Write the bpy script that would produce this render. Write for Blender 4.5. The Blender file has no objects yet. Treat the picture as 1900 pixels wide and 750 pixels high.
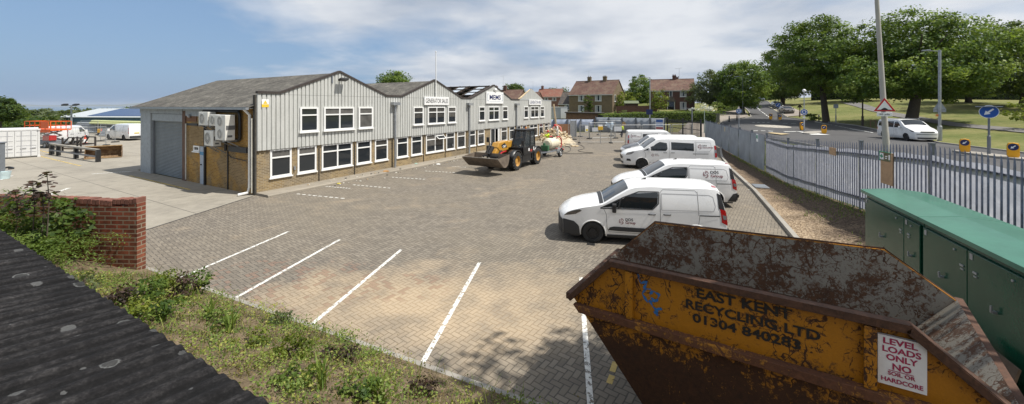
import bpy, bmesh, math, random
import numpy as np
from mathutils import Vector, Matrix
random.seed(7)
PI = math.pi
rad = math.radians
sc = bpy.context.scene
COL = sc.collection

# ------------------------------------------------------------------ camera, sky, sun, exposure
EYE = 4.2; F = 710.0; CX = 950.0; HY = 196.0        # measured: eye height, focal length (px), principal point (px of the 1900x750 photo)
cam_data = bpy.data.cameras.new('camera')
cam = bpy.data.objects.new('camera', cam_data); COL.objects.link(cam)
cam.location = (0, 0, EYE); cam.rotation_euler = (rad(90), 0, 0)
cam_data.sensor_width = 36.0; cam_data.lens = 36.0*F/1900.0
cam_data.shift_y = -(375.0-HY)/1900.0
cam_data.clip_start = 0.05; cam_data.clip_end = 60000
sc.camera = cam

SUN_AZ = 104.0; SUN_EL = 59.0
world = bpy.data.worlds.new('World'); sc.world = world; world.use_nodes = True
sun_d = bpy.data.lights.new('sun', 'SUN'); sun_d.energy = 4.6; sun_d.angle = rad(0.53); sun_d.color = (1.0, 0.955, 0.88)
sun = bpy.data.objects.new('sun', sun_d); COL.objects.link(sun)
sdir = Vector((math.sin(rad(SUN_AZ))*math.cos(rad(SUN_EL)), math.cos(rad(SUN_AZ))*math.cos(rad(SUN_EL)), math.sin(rad(SUN_EL))))
sun.rotation_euler = sdir.to_track_quat('Z', 'Y').to_euler()
sun.location = sdir*200
SKY_STRENGTH = 0.10
sc.view_settings.view_transform = 'Standard'; sc.view_settings.look = 'None'
sc.view_settings.gamma = 1.0; sc.view_settings.use_curve_mapping = False
sc.view_settings.exposure = 0.35
sc.render.engine = 'CYCLES'

# ------------------------------------------------------------------ node helpers
def nd(nt, t, ins=None, **props):
    n = nt.nodes.new(t)
    for k, v in props.items(): setattr(n, k, v)
    for k, v in (ins or {}).items():
        s = n.inputs[k]
        if isinstance(v, bpy.types.NodeSocket): nt.links.new(v, s)
        else: s.default_value = v
    return n
def mth(nt, op, a, b=0.0, c=None):
    d = {0: a, 1: b}
    if c is not None: d[2] = c
    return nd(nt, 'ShaderNodeMath', d, operation=op).outputs[0]
def noise(nt, vec, scale, detail=4, rough=.55, dist=0.0):
    return nd(nt, 'ShaderNodeTexNoise', {'Vector': vec, 'Scale': scale, 'Detail': detail, 'Roughness': rough, 'Distortion': dist}).outputs['Fac']
def ramp(nt, fac, stops):
    n = nd(nt, 'ShaderNodeValToRGB', {'Fac': fac}); e = n.color_ramp.elements
    while len(e) < len(stops): e.new(.5)
    for i, (p, c) in enumerate(stops):
        e[i].position = p
        e[i].color = (c, c, c, 1) if isinstance(c, (int, float)) else (*c, 1)
    return n.outputs['Color']
def mixc(nt, fac, a, b, mode='MIX'):
    f = lambda c: (*c, 1) if isinstance(c, (tuple, list)) and len(c) == 3 else c
    return nd(nt, 'ShaderNodeMixRGB', {'Fac': fac, 'Color1': f(a), 'Color2': f(b)}, blend_type=mode).outputs[0]
def coord(nt, kind='Object', scale=None):
    if kind == 'World': o = nd(nt, 'ShaderNodeNewGeometry').outputs['Position']
    else: o = nd(nt, 'ShaderNodeTexCoord').outputs[kind]
    if scale: o = nd(nt, 'ShaderNodeMapping', {'Vector': o, 'Scale': scale}).outputs[0]
    return o
def bump(nt, h, strength=.3, dist=.02):
    return nd(nt, 'ShaderNodeBump', {'Height': h, 'Strength': strength, 'Distance': dist}).outputs[0]
def newmat(name):
    m = bpy.data.materials.new(name); m.use_nodes = True
    nt = m.node_tree; b = nt.nodes['Principled BSDF']
    return m, nt, b
def setb(nt, b, **kw):
    for k, v in kw.items():
        k = k.replace('_', ' ')
        if isinstance(v, bpy.types.NodeSocket): nt.links.new(v, b.inputs[k])
        else: b.inputs[k].default_value = (*v, 1) if isinstance(v, (tuple, list)) and len(v) == 3 else v
def pm(name, col, rough=.5, metal=0., var=.15, scale=6., bmp=0., coat=0., kind='Object', dirt=None, dirt_amt=.5, spec=.5):
    m, nt, b = newmat(name)
    v = coord(nt, kind)
    n = noise(nt, v, scale, 5, .6)
    lo = tuple(max(0, c*(1-var)) for c in col); hi = tuple(min(1, c*(1+var)) for c in col)
    c = ramp(nt, n, [(.3, lo), (.7, hi)])
    if dirt:
        n2 = noise(nt, v, scale*.35, 6, .65)
        c = mixc(nt, ramp(nt, n2, [(.62-.3*dirt_amt, 0.), (.78, dirt_amt)]), c, dirt)
    setb(nt, b, Base_Color=c, Metallic=metal, Coat_Weight=coat, Specular_IOR_Level=spec)
    setb(nt, b, Roughness=mth(nt, 'ADD', mth(nt, 'MULTIPLY', n, .16), max(0, rough-.08)))
    if bmp: setb(nt, b, Normal=bump(nt, noise(nt, v, scale*4, 6, .7), bmp, .01))
    return m

# ------------------------------------------------------------------ mesh helpers
class MB:
    def __init__(s): s.v = []; s.f = []; s.mi = []
    def add(s, vs, fs, mi=0):
        o = len(s.v); s.v += [tuple(map(float, p)) for p in vs]
        s.f += [tuple(i+o for i in f) for f in fs]; s.mi += [mi]*len(fs)
        return s
    def box(s, c, d, rz=0, mi=0, M=None):
        x, y, z = d[0]/2, d[1]/2, d[2]/2
        vs = [Vector((a*x, b*y, e*z)) for e in (-1, 1) for b in (-1, 1) for a in (-1, 1)]
        R = M if M is not None else Matrix.Rotation(rz, 3, 'Z')
        vs = [R @ p + Vector(c) for p in vs]
        return s.add(vs, [(0, 2, 3, 1), (4, 5, 7, 6), (0, 1, 5, 4), (2, 6, 7, 3), (0, 4, 6, 2), (1, 3, 7, 5)], mi)
    def bx(s, x0, x1, y0, y1, z0, z1, mi=0):
        return s.box(((x0+x1)/2, (y0+y1)/2, (z0+z1)/2), (x1-x0, y1-y0, z1-z0), 0, mi)
    def bar(s, p0, p1, w, h, mi=0, up=(0, 0, 1)):
        p0 = Vector(p0); p1 = Vector(p1); d = p1-p0; L = d.length; d.normalize()
        u = Vector(up)
        if abs(d.dot(u)) > .98: u = Vector((1, 0, 0))
        sd = d.cross(u).normalized(); u = sd.cross(d)
        M = Matrix((d, sd, u)).transposed()
        return s.box((p0+p1)/2, (L, w, h), 0, mi, M)
    def tube(s, pts, r, n=8, mi=0, caps=True):
        pts = [Vector(p) for p in pts]; rs = r if isinstance(r, (list, tuple)) else [r]*len(pts)
        ref = None; rings = []
        for i, p in enumerate(pts):
            d = (pts[min(i+1, len(pts)-1)]-pts[max(i-1, 0)]).normalized()
            if ref is None: ref = Vector((0, 0, 1)) if abs(d.z) < .9 else Vector((1, 0, 0))
            a = d.cross(ref).normalized(); b = a.cross(d); ref = b if abs(d.dot(b)) < .9 else ref
            rings.append([p+(a*math.cos(2*PI*k/n)+b*math.sin(2*PI*k/n))*rs[i] for k in range(n)])
        vs = [q for R in rings for q in R]; fs = []
        for i in range(len(pts)-1):
            for k in range(n):
                fs.append((i*n+k, i*n+(k+1) % n, (i+1)*n+(k+1) % n, (i+1)*n+k))
        if caps: fs += [tuple(range(n-1, -1, -1)), tuple(range((len(pts)-1)*n, len(pts)*n))]
        return s.add(vs, fs, mi)
    def cyl(s, p0, p1, r0, r1=None, n=16, mi=0): return s.tube([p0, p1], [r0, r0 if r1 is None else r1], n, mi)
    def lathe(s, prof, o=(0, 0, 0), ax=(0, 0, 1), n=24, mi=0):
        ax = Vector(ax).normalized(); a = ax.orthogonal().normalized(); b = ax.cross(a); o = Vector(o)
        vs = [o+ax*h+(a*math.cos(2*PI*k/n)+b*math.sin(2*PI*k/n))*max(r, 1e-4) for r, h in prof for k in range(n)]
        fs = [(i*n+k, i*n+(k+1) % n, (i+1)*n+(k+1) % n, (i+1)*n+k) for i in range(len(prof)-1) for k in range(n)]
        return s.add(vs, fs, mi)
    def prism(s, poly, fn, a, b, mi=0):
        n = len(poly)
        vs = [fn(u, v, a) for u, v in poly]+[fn(u, v, b) for u, v in poly]
        fs = [tuple(range(n-1, -1, -1)), tuple(range(n, 2*n))]+[(i, (i+1) % n, n+(i+1) % n, n+i) for i in range(n)]
        return s.add(vs, fs, mi)
    def grid(s, fn, nu, nv, mi=0):
        vs = [fn(i/nu, j/nv) for i in range(nu+1) for j in range(nv+1)]
        fs = [(i*(nv+1)+j, (i+1)*(nv+1)+j, (i+1)*(nv+1)+j+1, i*(nv+1)+j+1) for i in range(nu) for j in range(nv)]
        return s.add(vs, fs, mi)
    def poly(s, pts, mi=0): return s.add(pts, [tuple(range(len(pts)))], mi)
    def sphere(s, c, r, n=12, mi=0, sz=(1, 1, 1)):
        vs = []; m = max(4, n//2)
        for i in range(m+1):
            for k in range(n):
                t = PI*i/m; p = 2*PI*k/n
                vs.append((c[0]+r*sz[0]*math.sin(t)*math.cos(p), c[1]+r*sz[1]*math.sin(t)*math.sin(p), c[2]+r*sz[2]*math.cos(t)))
        fs = [(i*n+k, i*n+(k+1) % n, (i+1)*n+(k+1) % n, (i+1)*n+k) for i in range(m) for k in range(n)]
        return s.add(vs, fs, mi)
    def build(s, name, mat, parent=None, smooth=None, bevel=0, merge=True, recalc=True, seg=2):
        me = bpy.data.meshes.new(name); me.from_pydata(s.v, [], s.f)
        mats = mat if isinstance(mat, (list, tuple)) else [mat]
        for m in mats: me.materials.append(m)
        if len(mats) > 1: me.polygons.foreach_set('material_index', s.mi)
        if merge or recalc:
            bm = bmesh.new(); bm.from_mesh(me)
            if merge: bmesh.ops.remove_doubles(bm, verts=bm.verts, dist=1e-4)
            if recalc: bmesh.ops.recalc_face_normals(bm, faces=bm.faces)
            bm.to_mesh(me); bm.free()
        if smooth:
            me.polygons.foreach_set('use_smooth', [True]*len(me.polygons)); me.set_sharp_from_angle(angle=rad(smooth))
        o = bpy.data.objects.new(name, me); COL.objects.link(o)
        if parent: o.parent = parent
        if bevel:
            md = o.modifiers.new('bevel', 'BEVEL'); md.width = bevel; md.segments = seg; md.limit_method = 'ANGLE'; md.angle_limit = rad(35)
        return o
def tag(o, label=None, cat=None, group=None, kind=None):
    if label: o['label'] = label
    if cat: o['category'] = cat
    if group: o['group'] = group
    if kind: o['kind'] = kind
    return o
def thing(name, label, cat, loc=(0, 0, 0), rz=0, group=None):
    o = bpy.data.objects.new(name, None); COL.objects.link(o); o.empty_display_size = .3
    o.location = loc; o.rotation_euler = (0, 0, rz)
    return tag(o, label, cat, group)
def kids(o): return [c for c in bpy.data.objects if c.parent == o]
def copy_tree(o, parent=None):
    c = o.copy(); COL.objects.link(c)
    if parent: c.parent = parent
    for k in CHILD.get(o.name, kids(o)): copy_tree(k, c)
    return c
CHILD = {}
def dup(o, loc, rz, label, scale=None):
    c = copy_tree(o); c.location = loc; c.rotation_euler = (0, 0, rz); c['label'] = label
    if scale: c.scale = (scale,)*3
    return c
def text_mesh(body, w, h=None, bold=.012):
    """flat lettering in the XY plane, left/bottom at 0, scaled to width w (and cap height h)"""
    cu = bpy.data.curves.new('t', 'FONT'); cu.body = body; cu.size = 1; cu.offset = bold; cu.space_line = 1
    cu.resolution_u = 3
    ob = bpy.data.objects.new('t', cu); COL.objects.link(ob)
    me = bpy.data.meshes.new_from_object(ob)
    bpy.data.objects.remove(ob); bpy.data.curves.remove(cu)
    co = np.array([v.co[:] for v in me.vertices]); mn = co.min(0); mx = co.max(0)
    sx = w/(mx[0]-mn[0]); sy = (h/(mx[1]-mn[1])) if h else sx
    vs = [((p[0]-mn[0])*sx, (p[1]-mn[1])*sy) for p in co]
    fs = [tuple(p.vertices) for p in me.polygons]
    bpy.data.meshes.remove(me)
    return vs, fs
def lettering(name, body, w, h, fn, mat, parent, bold=.012):
    vs, fs = text_mesh(body, w, h, bold)
    b = MB(); b.add([fn(x, y) for x, y in vs], fs)
    return b.build(name, mat, parent, merge=False, recalc=False)

# ------------------------------------------------------------------ lie of the land
def sm(a, b, x):
    t = np.clip((np.asarray(x, float)-a)/(b-a), 0, 1); return t*t*(3-2*t)
def uu(x, y): return (x-12.4)*.9474-(y-13.7)*.3202     # distance to the right of the palisade fence
def fz(y): return np.clip(.07*(20.5-np.asarray(y, float)), 0, .72)
def hgt(x, y):
    x = np.asarray(x, float); y = np.asarray(y, float)
    u = uu(x, y); b = fz(y)
    right = b+(.95-b)*sm(.3, 7, u)+.05*np.clip(np.minimum(y, 118)-46, 0, None)+.085*np.clip(np.minimum(u, 48)-18, 0, None)
    back = .8*sm(60, 66, y)+(.045+.0035*np.clip(x-19, -9, 15))*np.clip(np.minimum(y, 135)-60, 0, None)
    d = np.maximum(np.maximum(y-60, -x-66), 0)
    drop = -.045*np.minimum(d, 170)-40*sm(300, 3500, d)
    a = sm(-30, -6, x)
    left = a*back+(1-a)*drop
    w = sm(0, .3, u)*(1-sm(52, 60, y))+sm(2, 8, u)*sm(52, 60, y)
    return left*(1-w)+right*w
def at(px, py, z=0.0):
    """point of height z seen at this photo pixel"""
    Y = (EYE-z)*F/(py-HY); return ((px-CX)/F*Y, Y, z)
def pY(px, Y, z=0.0): return ((px-CX)/F*Y, Y, z)
def zY(py, Y): return EYE-(py-HY)/F*Y
def G(px, py):
    """point of the terrain seen at this photo pixel"""
    t = 6.0
    while t < 600:
        x, y, z = (px-CX)/F*t, t, EYE-(py-HY)/F*t
        if z <= hgt(x, y): break
        t += .05 if t < 120 else .5
    return (x, y, float(hgt(x, y)))
def onG(px, Y):
    x = (px-CX)/F*Y; return (x, Y, float(hgt(x, Y)))
# ------------------------------------------------------------------ sky with drifting cloud
wn = world.node_tree; wbg = wn.nodes['Background']
sky = nd(wn, 'ShaderNodeTexSky', sky_type='NISHITA', sun_disc=False, sun_elevation=rad(SUN_EL), sun_rotation=rad(SUN_AZ), air_density=1.0, dust_density=1.6, ozone_density=1.0)
gen = nd(wn, 'ShaderNodeTexCoord').outputs['Generated']
sep = nd(wn, 'ShaderNodeSeparateXYZ', {0: gen})
zc = mth(wn, 'MAXIMUM', sep.outputs[2], 0.0)
den = mth(wn, 'ADD', zc, .16)
cv = nd(wn, 'ShaderNodeCombineXYZ', {0: mth(wn, 'DIVIDE', sep.outputs[0], den), 1: mth(wn, 'DIVIDE', sep.outputs[1], den), 2: 3.7}).outputs[0]
n1 = noise(wn, cv, .55, 9, .52, .25)
n2 = noise(wn, nd(wn, 'ShaderNodeMapping', {'Vector': cv, 'Location': (4.3, 1.7, 2.0)}).outputs[0], 1.5, 8, .55, .2)
# more cloud towards the right, clear on the left
side = nd(wn, 'ShaderNodeMapRange', {'Value': mth(wn, 'ADD', sep.outputs[0], mth(wn, 'MULTIPLY', zc, .9)), 'From Min': -.72, 'From Max': -.12, 'To Min': -.24, 'To Max': .16}).outputs[0]
cm = mth(wn, 'ADD', mth(wn, 'ADD', mth(wn, 'MULTIPLY', n1, .62), mth(wn, 'MULTIPLY', n2, .38)), side)
mask = ramp(wn, cm, [(.46, 0.), (.66, .93)])
shade = noise(wn, nd(wn, 'ShaderNodeMapping', {'Vector': cv, 'Location': (9.3, 5.1, 1.0)}).outputs[0], .9, 6, .5)
ccol = ramp(wn, mth(wn, 'ADD', mth(wn, 'MULTIPLY', shade, .6), mth(wn, 'MULTIPLY', n2, .4)), [(.38, (3.6, 4.05, 4.8)), (.62, (6.5, 6.65, 6.9))])
lowsky = mixc(wn, ramp(wn, zc, [(0., .75), (.38, .5)]), sky.outputs[0], (1.75, 3.0, 5.0))
skyc = mixc(wn, mask, lowsky, ccol)
wn.links.new(skyc, wbg.inputs[0]); wbg.inputs[1].default_value = SKY_STRENGTH

# ------------------------------------------------------------------ ground materials
def mat_paving():
    m, nt, b = newmat('block paving')
    P = coord(nt, 'World')
    R = nd(nt, 'ShaderNodeMapping', {'Vector': P, 'Rotation': (0, 0, rad(36)), 'Scale': (1/.105,)*3}).outputs[0]
    wob = nd(nt, 'ShaderNodeTexNoise', {'Vector': P, 'Scale': 3.0, 'Detail': 1}).outputs['Color']
    R = nd(nt, 'ShaderNodeVectorMath', {0: R, 1: nd(nt, 'ShaderNodeVectorMath', {0: wob, 'Scale': .35}, operation='SCALE').outputs[0]}, operation='ADD').outputs[0]
    s = nd(nt, 'ShaderNodeSeparateXYZ', {0: R})
    x, y = s.outputs[0], s.outputs[1]
    ix, iy = mth(nt, 'FLOOR', x), mth(nt, 'FLOOR', y)
    fx, fy = mth(nt, 'SUBTRACT', x, ix), mth(nt, 'SUBTRACT', y, iy)
    mm = mth(nt, 'FLOORED_MODULO', mth(nt, 'ADD', mth(nt, 'SUBTRACT', ix, iy), .01), 4.0)
    def eq(k): return mth(nt, 'COMPARE', mm, k+.01, .3)
    e0, e1, e2, e3 = eq(0), eq(1), eq(2), eq(3)
    g = .075
    dl, dr = fx, mth(nt, 'SUBTRACT', 1., fx); db, dt = fy, mth(nt, 'SUBTRACT', 1., fy)
    big = lambda d, e: mth(nt, 'ADD', d, mth(nt, 'MULTIPLY', e, 9.))     # ignore this edge inside a block
    d = mth(nt, 'MINIMUM', mth(nt, 'MINIMUM', big(dl, e1), big(dr, e0)), mth(nt, 'MINIMUM', big(db, e2), big(dt, e3)))
    joint = ramp(nt, d, [(0.03, 1.), (g+.05, 0.)])
    bid = nd(nt, 'ShaderNodeCombineXYZ', {0: mth(nt, 'SUBTRACT', ix, e1), 1: mth(nt, 'SUBTRACT', iy, e2), 2: 0.}).outputs[0]
    rnd = nd(nt, 'ShaderNodeTexWhiteNoise', {'Vector': bid}, noise_dimensions='3D')
    rv = rnd.outputs['Value']
    base = ramp(nt, rv, [(0., (.152, .131, .106)), (.5, (.19, .165, .133)), (1., (.23, .2, .16))])
    big1 = noise(nt, P, .16, 5, .6); mid = noise(nt, P, 1.1, 6, .65)
    # bleached, sandy area in the near bays
    def blob(cx, cy, rx, ry):
        q = nd(nt, 'ShaderNodeMapping', {'Vector': P, 'Location': (-cx/rx, -cy/ry, 0), 'Scale': (1/rx, 1/ry, 0)}).outputs[0]
        l = nd(nt, 'ShaderNodeVectorMath', {0: q}, operation='LENGTH').outputs[1]
        return mth(nt, 'MAXIMUM', mth(nt, 'SUBTRACT', 1., l), 0.)
    sand = mth(nt, 'MAXIMUM', mth(nt, 'MAXIMUM', blob(-.7, 7.6, 3.0, 2.3), blob(-2.2, 8.3, 4.6, 2.3)), mth(nt, 'MULTIPLY', blob(.6, 8.6, 2.6, 2.2), .8))
    sand = mth(nt, 'ADD', mth(nt, 'ADD', sand, mth(nt, 'MULTIPLY', mth(nt, 'SUBTRACT', noise(nt, P, .38, 5, .6, .5), .5), 1.5)), mth(nt, 'MULTIPLY', mth(nt, 'SUBTRACT', mid, .5), 1.1))
    sandm = ramp(nt, sand, [(.1, 0.), (.95, .9)])
    c = mixc(nt, sandm, base, (.45, .35, .235))
    tan = mixc(nt, ramp(nt, big1, [(.42, 0.), (.62, .5)]), c, (.225, .19, .14))
    redm = mth(nt, 'MULTIPLY', mth(nt, 'MULTIPLY', mth(nt, 'MAXIMUM', mth(nt, 'MAXIMUM', blob(-4.8, 9.0, 2.0, 1.5), blob(-2.6, 8.9, 1.3, .8)), blob(-6.5,9.6,1.2,1.)), 1.5), mth(nt, 'GREATER_THAN', mth(nt, 'ADD', rv, mth(nt, 'MULTIPLY', mid, .6)), 1.03))
    c = mixc(nt, mth(nt, 'MINIMUM', redm, .42), tan, (.17, .075, .048))
    c = mixc(nt, ramp(nt, mid, [(.3, .3), (.5, 0.)]), c, (.1, .09, .08))
    jc = mixc(nt, sandm, (.085, .078, .066), (.33, .245, .15))
    c = mixc(nt, joint, c, jc)
    # oil spots and tyre-dark patches
    oil = ramp(nt, noise(nt, P, .55, 3, .5, .6), [(.68, 0.), (.8, .45)])
    c = mixc(nt, oil, c, (.05, .046, .042))
    setb(nt, b, Base_Color=c, Roughness=.86, Specular_IOR_Level=.3)
    hh = mth(nt, 'ADD', mth(nt, 'MULTIPLY', joint, -1.), mth(nt, 'ADD', mth(nt, 'MULTIPLY', rv, .35), mth(nt, 'MULTIPLY', noise(nt, P, 60, 3, .6), .3)))
    setb(nt, b, Normal=bump(nt, hh, .55, .008))
    return m
def mat_concrete(name='yard concrete', col=(.285, .26, .215), joints=True):
    m, nt, b = newmat(name)
    P = coord(nt, 'World')
    a = noise(nt, P, .22, 6, .62, .4); f = noise(nt, P, 2.2, 7, .68)
    c = ramp(nt, mth(nt, 'ADD', mth(nt, 'MULTIPLY', a, .6), mth(nt, 'MULTIPLY', f, .4)), [(.34, tuple(k*.72 for k in col)), (.5, col), (.68, tuple(k*1.2 for k in col))])
    st = ramp(nt, noise(nt, P, .5, 5, .6, 1.2), [(.6, 0.), (.75, .5)])
    c = mixc(nt, st, c, (.16, .145, .125))
    wh = ramp(nt, noise(nt, P, .8, 6, .7, .8), [(.66, 0.), (.74, .5)])
    c = mixc(nt, wh, c, (.5, .49, .45))
    h = f
    if joints:
        R = nd(nt, 'ShaderNodeMapping', {'Vector': P, 'Rotation': (0, 0, rad(29.2))}).outputs[0]
        s = nd(nt, 'ShaderNodeSeparateXYZ', {0: R})
        def gl(v, p, o):
            w = mth(nt, 'ABSOLUTE', mth(nt, 'SUBTRACT', mth(nt, 'FRACT', mth(nt, 'DIVIDE', mth(nt, 'ADD', v, o), p)), .5))
            return mth(nt, 'LESS_THAN', w, .016/p)
        j = mth(nt, 'MAXIMUM', gl(s.outputs[0], 4.6, 1.1), gl(s.outputs[1], 6.2, 2.3))
        c = mixc(nt, mth(nt, 'MULTIPLY', j, .75), c, (.06, .055, .05))
    setb(nt, b, Base_Color=c, Roughness=.88, Specular_IOR_Level=.3, Normal=bump(nt, noise(nt, P, 25, 6, .7), .25, .01))
    return m
def mat_asphalt(name='asphalt', col=(.062, .06, .06)):
    m, nt, b = newmat(name); P = coord(nt, 'World')
    a = noise(nt, P, .25, 5, .6); f = noise(nt, P, 30, 4, .7)
    c = ramp(nt, mth(nt, 'ADD', mth(nt, 'MULTIPLY', a, .65), mth(nt, 'MULTIPLY', f, .35)), [(.35, tuple(k*.8 for k in col)), (.65, tuple(k*1.3 for k in col))])
    setb(nt, b, Base_Color=c, Roughness=.85, Normal=bump(nt, f, .3, .01)); return m
def mat_grass():
    m, nt, b = newmat('verge grass'); P = coord(nt, 'World')
    a = noise(nt, P, .12, 6, .62, .3); f = noise(nt, P, 1.6, 8, .72); q = noise(nt, P, 14, 4, .7)
    t = mth(nt, 'ADD', mth(nt, 'ADD', mth(nt, 'MULTIPLY', a, .5), mth(nt, 'MULTIPLY', f, .34)), mth(nt, 'MULTIPLY', q, .16))
    c = ramp(nt, t, [(.36, (.07, .098, .024)), (.46, (.13, .145, .045)), (.56, (.2, .19, .075)), (.68, (.28, .25, .115))])
    # the far low ground to the left is darker farmland
    s = nd(nt, 'ShaderNodeSeparateXYZ', {0: P})
    fl = nd(nt, 'ShaderNodeMapRange', {'Value': s.outputs[0], 'From Min': -60., 'From Max': -20., 'To Min': 1., 'To Max': 0.}).outputs[0]
    c = mixc(nt, fl, c, ramp(nt, f, [(.3, (.05, .075, .02)), (.7, (.11, .13, .04))]))
    setb(nt, b, Base_Color=c, Roughness=.95, Specular_IOR_Level=.15, Normal=bump(nt, mth(nt, 'ADD', q, f), .8, .06)); return m
def mat_mulch():
    m, nt, b = newmat('bark mulch and chippings'); P = coord(nt, 'World')
    f = noise(nt, P, 9, 8, .75); v = nd(nt, 'ShaderNodeTexVoronoi', {'Vector': P, 'Scale': 22., 'Randomness': 1.})
    s = nd(nt, 'ShaderNodeSeparateXYZ', {0: P})
    # signed distance from the fence, in metres: pale chippings by the kerb, bark by the fence
    u = mth(nt, 'SUBTRACT', mth(nt, 'MULTIPLY', mth(nt, 'SUBTRACT', s.outputs[0], 12.4), .9474), mth(nt, 'MULTIPLY', mth(nt, 'SUBTRACT', s.outputs[1], 13.7), .3202))
    k = mth(nt, 'ADD', mth(nt, 'MULTIPLY', u, -.42), mth(nt, 'MULTIPLY', noise(nt, P, .9, 6, .7), 1.4))
    chip = ramp(nt, k, [(.0, 0.), (1., 0.)])
    kk = nd(nt, 'ShaderNodeMapRange', {'Value': k, 'From Min': 1.25, 'From Max': 1.75}).outputs[0]
    vr = nd(nt, 'ShaderNodeSeparateXYZ', {0: v.outputs['Color']}).outputs[0]
    bark = ramp(nt, vr, [(0., (.055, .038, .026)), (.55, (.10, .072, .05)), (1., (.16, .118, .082))])
    pale = ramp(nt, vr, [(0., (.17, .12, .075)), (.5, (.32, .235, .15)), (1., (.46, .36, .25))])
    c = mixc(nt, kk, bark, pale)
    c = mixc(nt, ramp(nt, f, [(.3, .55), (.46, 0.)]), c, (.05, .038, .028))
    setb(nt, b, Base_Color=c, Roughness=.95, Specular_IOR_Level=.2, Normal=bump(nt, mth(nt, 'ADD', v.outputs['Distance'], f), .9, .03)); return m
def mat_soil():
    m, nt, b = newmat('bank soil'); P = coord(nt, 'World')
    f = noise(nt, P, 3.5, 8, .72); q = noise(nt, P, 26, 5, .7)
    c = ramp(nt, mth(nt, 'ADD', mth(nt, 'MULTIPLY', f, .6), mth(nt, 'MULTIPLY', q, .4)), [(.33, (.06, .05, .028)), (.5, (.16, .12, .075)), (.66, (.3, .23, .15))])
    setb(nt, b, Base_Color=c, Roughness=.95, Specular_IOR_Level=.2, Normal=bump(nt, mth(nt, 'ADD', f, q), .9, .04)); return m
def mat_worn(name, col, under=.5, scale=9.):
    """paint worn off in flakes: shows through to nothing"""
    m, nt, b = newmat(name); P = coord(nt, 'World')
    n = noise(nt, P, scale, 6, .7)
    setb(nt, b, Base_Color=ramp(nt, noise(nt, P, 20, 4, .6), [(.3, tuple(k*.75 for k in col)), (.7, col)]), Roughness=.75)
    tr = nd(nt, 'ShaderNodeBsdfTransparent')
    mx = nd(nt, 'ShaderNodeMixShader', {0: ramp(nt, n, [(under-.06, 0.), (under+.02, 1.)]), 1: tr.outputs[0], 2: b.outputs[0]})
    nt.links.new(mx.outputs[0], nt.nodes['Material Output'].inputs[0]); return m
def mat_brick(name, c1, c2, mortar, bw=.225, bh=.075, rot=None, patch=None, kind='Object', stain=.4, mort=.011):
    """brick courses: u runs along the wall (object x and y summed), v is height"""
    m, nt, b = newmat(name); P = coord(nt, kind)
    s = nd(nt, 'ShaderNodeSeparateXYZ', {0: P})
    uv = nd(nt, 'ShaderNodeCombineXYZ', {0: mth(nt, 'ADD', s.outputs[0], s.outputs[1]), 1: s.outputs[2], 2: 0.}).outputs[0]
    br = nd(nt, 'ShaderNodeTexBrick', {'Vector': uv, 'Color1': (0, 0, 0, 1), 'Color2': (1, 1, 1, 1), 'Mortar': (.5, .5, .5, 1), 'Scale': 1., 'Mortar Size': mort, 'Mortar Smooth': .15, 'Bias': 0., 'Brick Width': bw, 'Row Height': bh})
    c = ramp(nt, br.outputs['Color'], [(0., c1), (.5, tuple((a+d)/2 for a, d in zip(c1, c2))), (1., c2)])
    n = noise(nt, P, 1.3, 7, .68)
    if patch: c = mixc(nt, ramp(nt, noise(nt, P, .55, 4, .6), [(.46, 0.), (.56, .85)]), c, mixc(nt, br.outputs['Color'], tuple(k*.75 for k in patch), tuple(k*1.2 for k in patch)))
    c = mixc(nt, ramp(nt, n, [(.34, stain), (.52, 0.)]), c, tuple(k*.35 for k in c1))
    c = mixc(nt, br.outputs['Fac'], c, mortar)
    setb(nt, b, Base_Color=c, Roughness=.9, Specular_IOR_Level=.25, Normal=bump(nt, mth(nt, 'ADD', mth(nt, 'MULTIPLY', br.outputs['Fac'], -1.), mth(nt, 'MULTIPLY', noise(nt, P, 40, 4, .7), .4)), .6, .008)); return m

M_pave = mat_paving(); M_conc = mat_concrete(); M_asph = mat_asphalt(); M_grass = mat_grass(); M_mulch = mat_mulch(); M_soil = mat_soil()
M_path = mat_asphalt('path tarmac', (.13, .122, .115)); M_pavt = mat_concrete('pavement slabs', (.27, .235, .2), False)
M_kerb = mat_concrete('kerb concrete', (.30, .28, .245), False)
M_line = mat_worn('white line paint', (.74, .73, .68), .46, 11.); M_line2 = mat_worn('white road paint', (.78, .78, .75), .34, 5.)
M_yel = mat_worn('yellow line paint', (.55, .40, .13), .45, 3.)

# ------------------------------------------------------------------ terrain: one sheet to the horizon
def axis(lo, hi, fine_lo, fine_hi, st):
    a = list(np.arange(fine_lo, fine_hi+.1, st)); k = st; p = fine_lo
    while p > lo: k *= 1.22; p -= k; a.insert(0, p)
    k = st; p = fine_hi
    while p < hi: k *= 1.22; p += k; a.append(p)
    return np.array(a)
xs = axis(-22000, 9000, -66, 112, 1.5); ys = axis(-400, 24000, -6, 140, 1.5)
Xg, Yg = np.meshgrid(xs, ys, indexing='ij'); Zg = hgt(Xg, Yg)-.05
b = MB(); ny = len(ys)
b.v = list(zip(Xg.ravel().tolist(), Yg.ravel().tolist(), Zg.ravel().tolist()))
b.f = [(i*ny+j, (i+1)*ny+j, (i+1)*ny+j+1, i*ny+j+1) for i in range(len(xs)-1) for j in range(ny-1)]; b.mi = [0]*len(b.f)
tag(b.build('ground', M_grass, smooth=180, merge=False, recalc=False), kind='structure')

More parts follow.
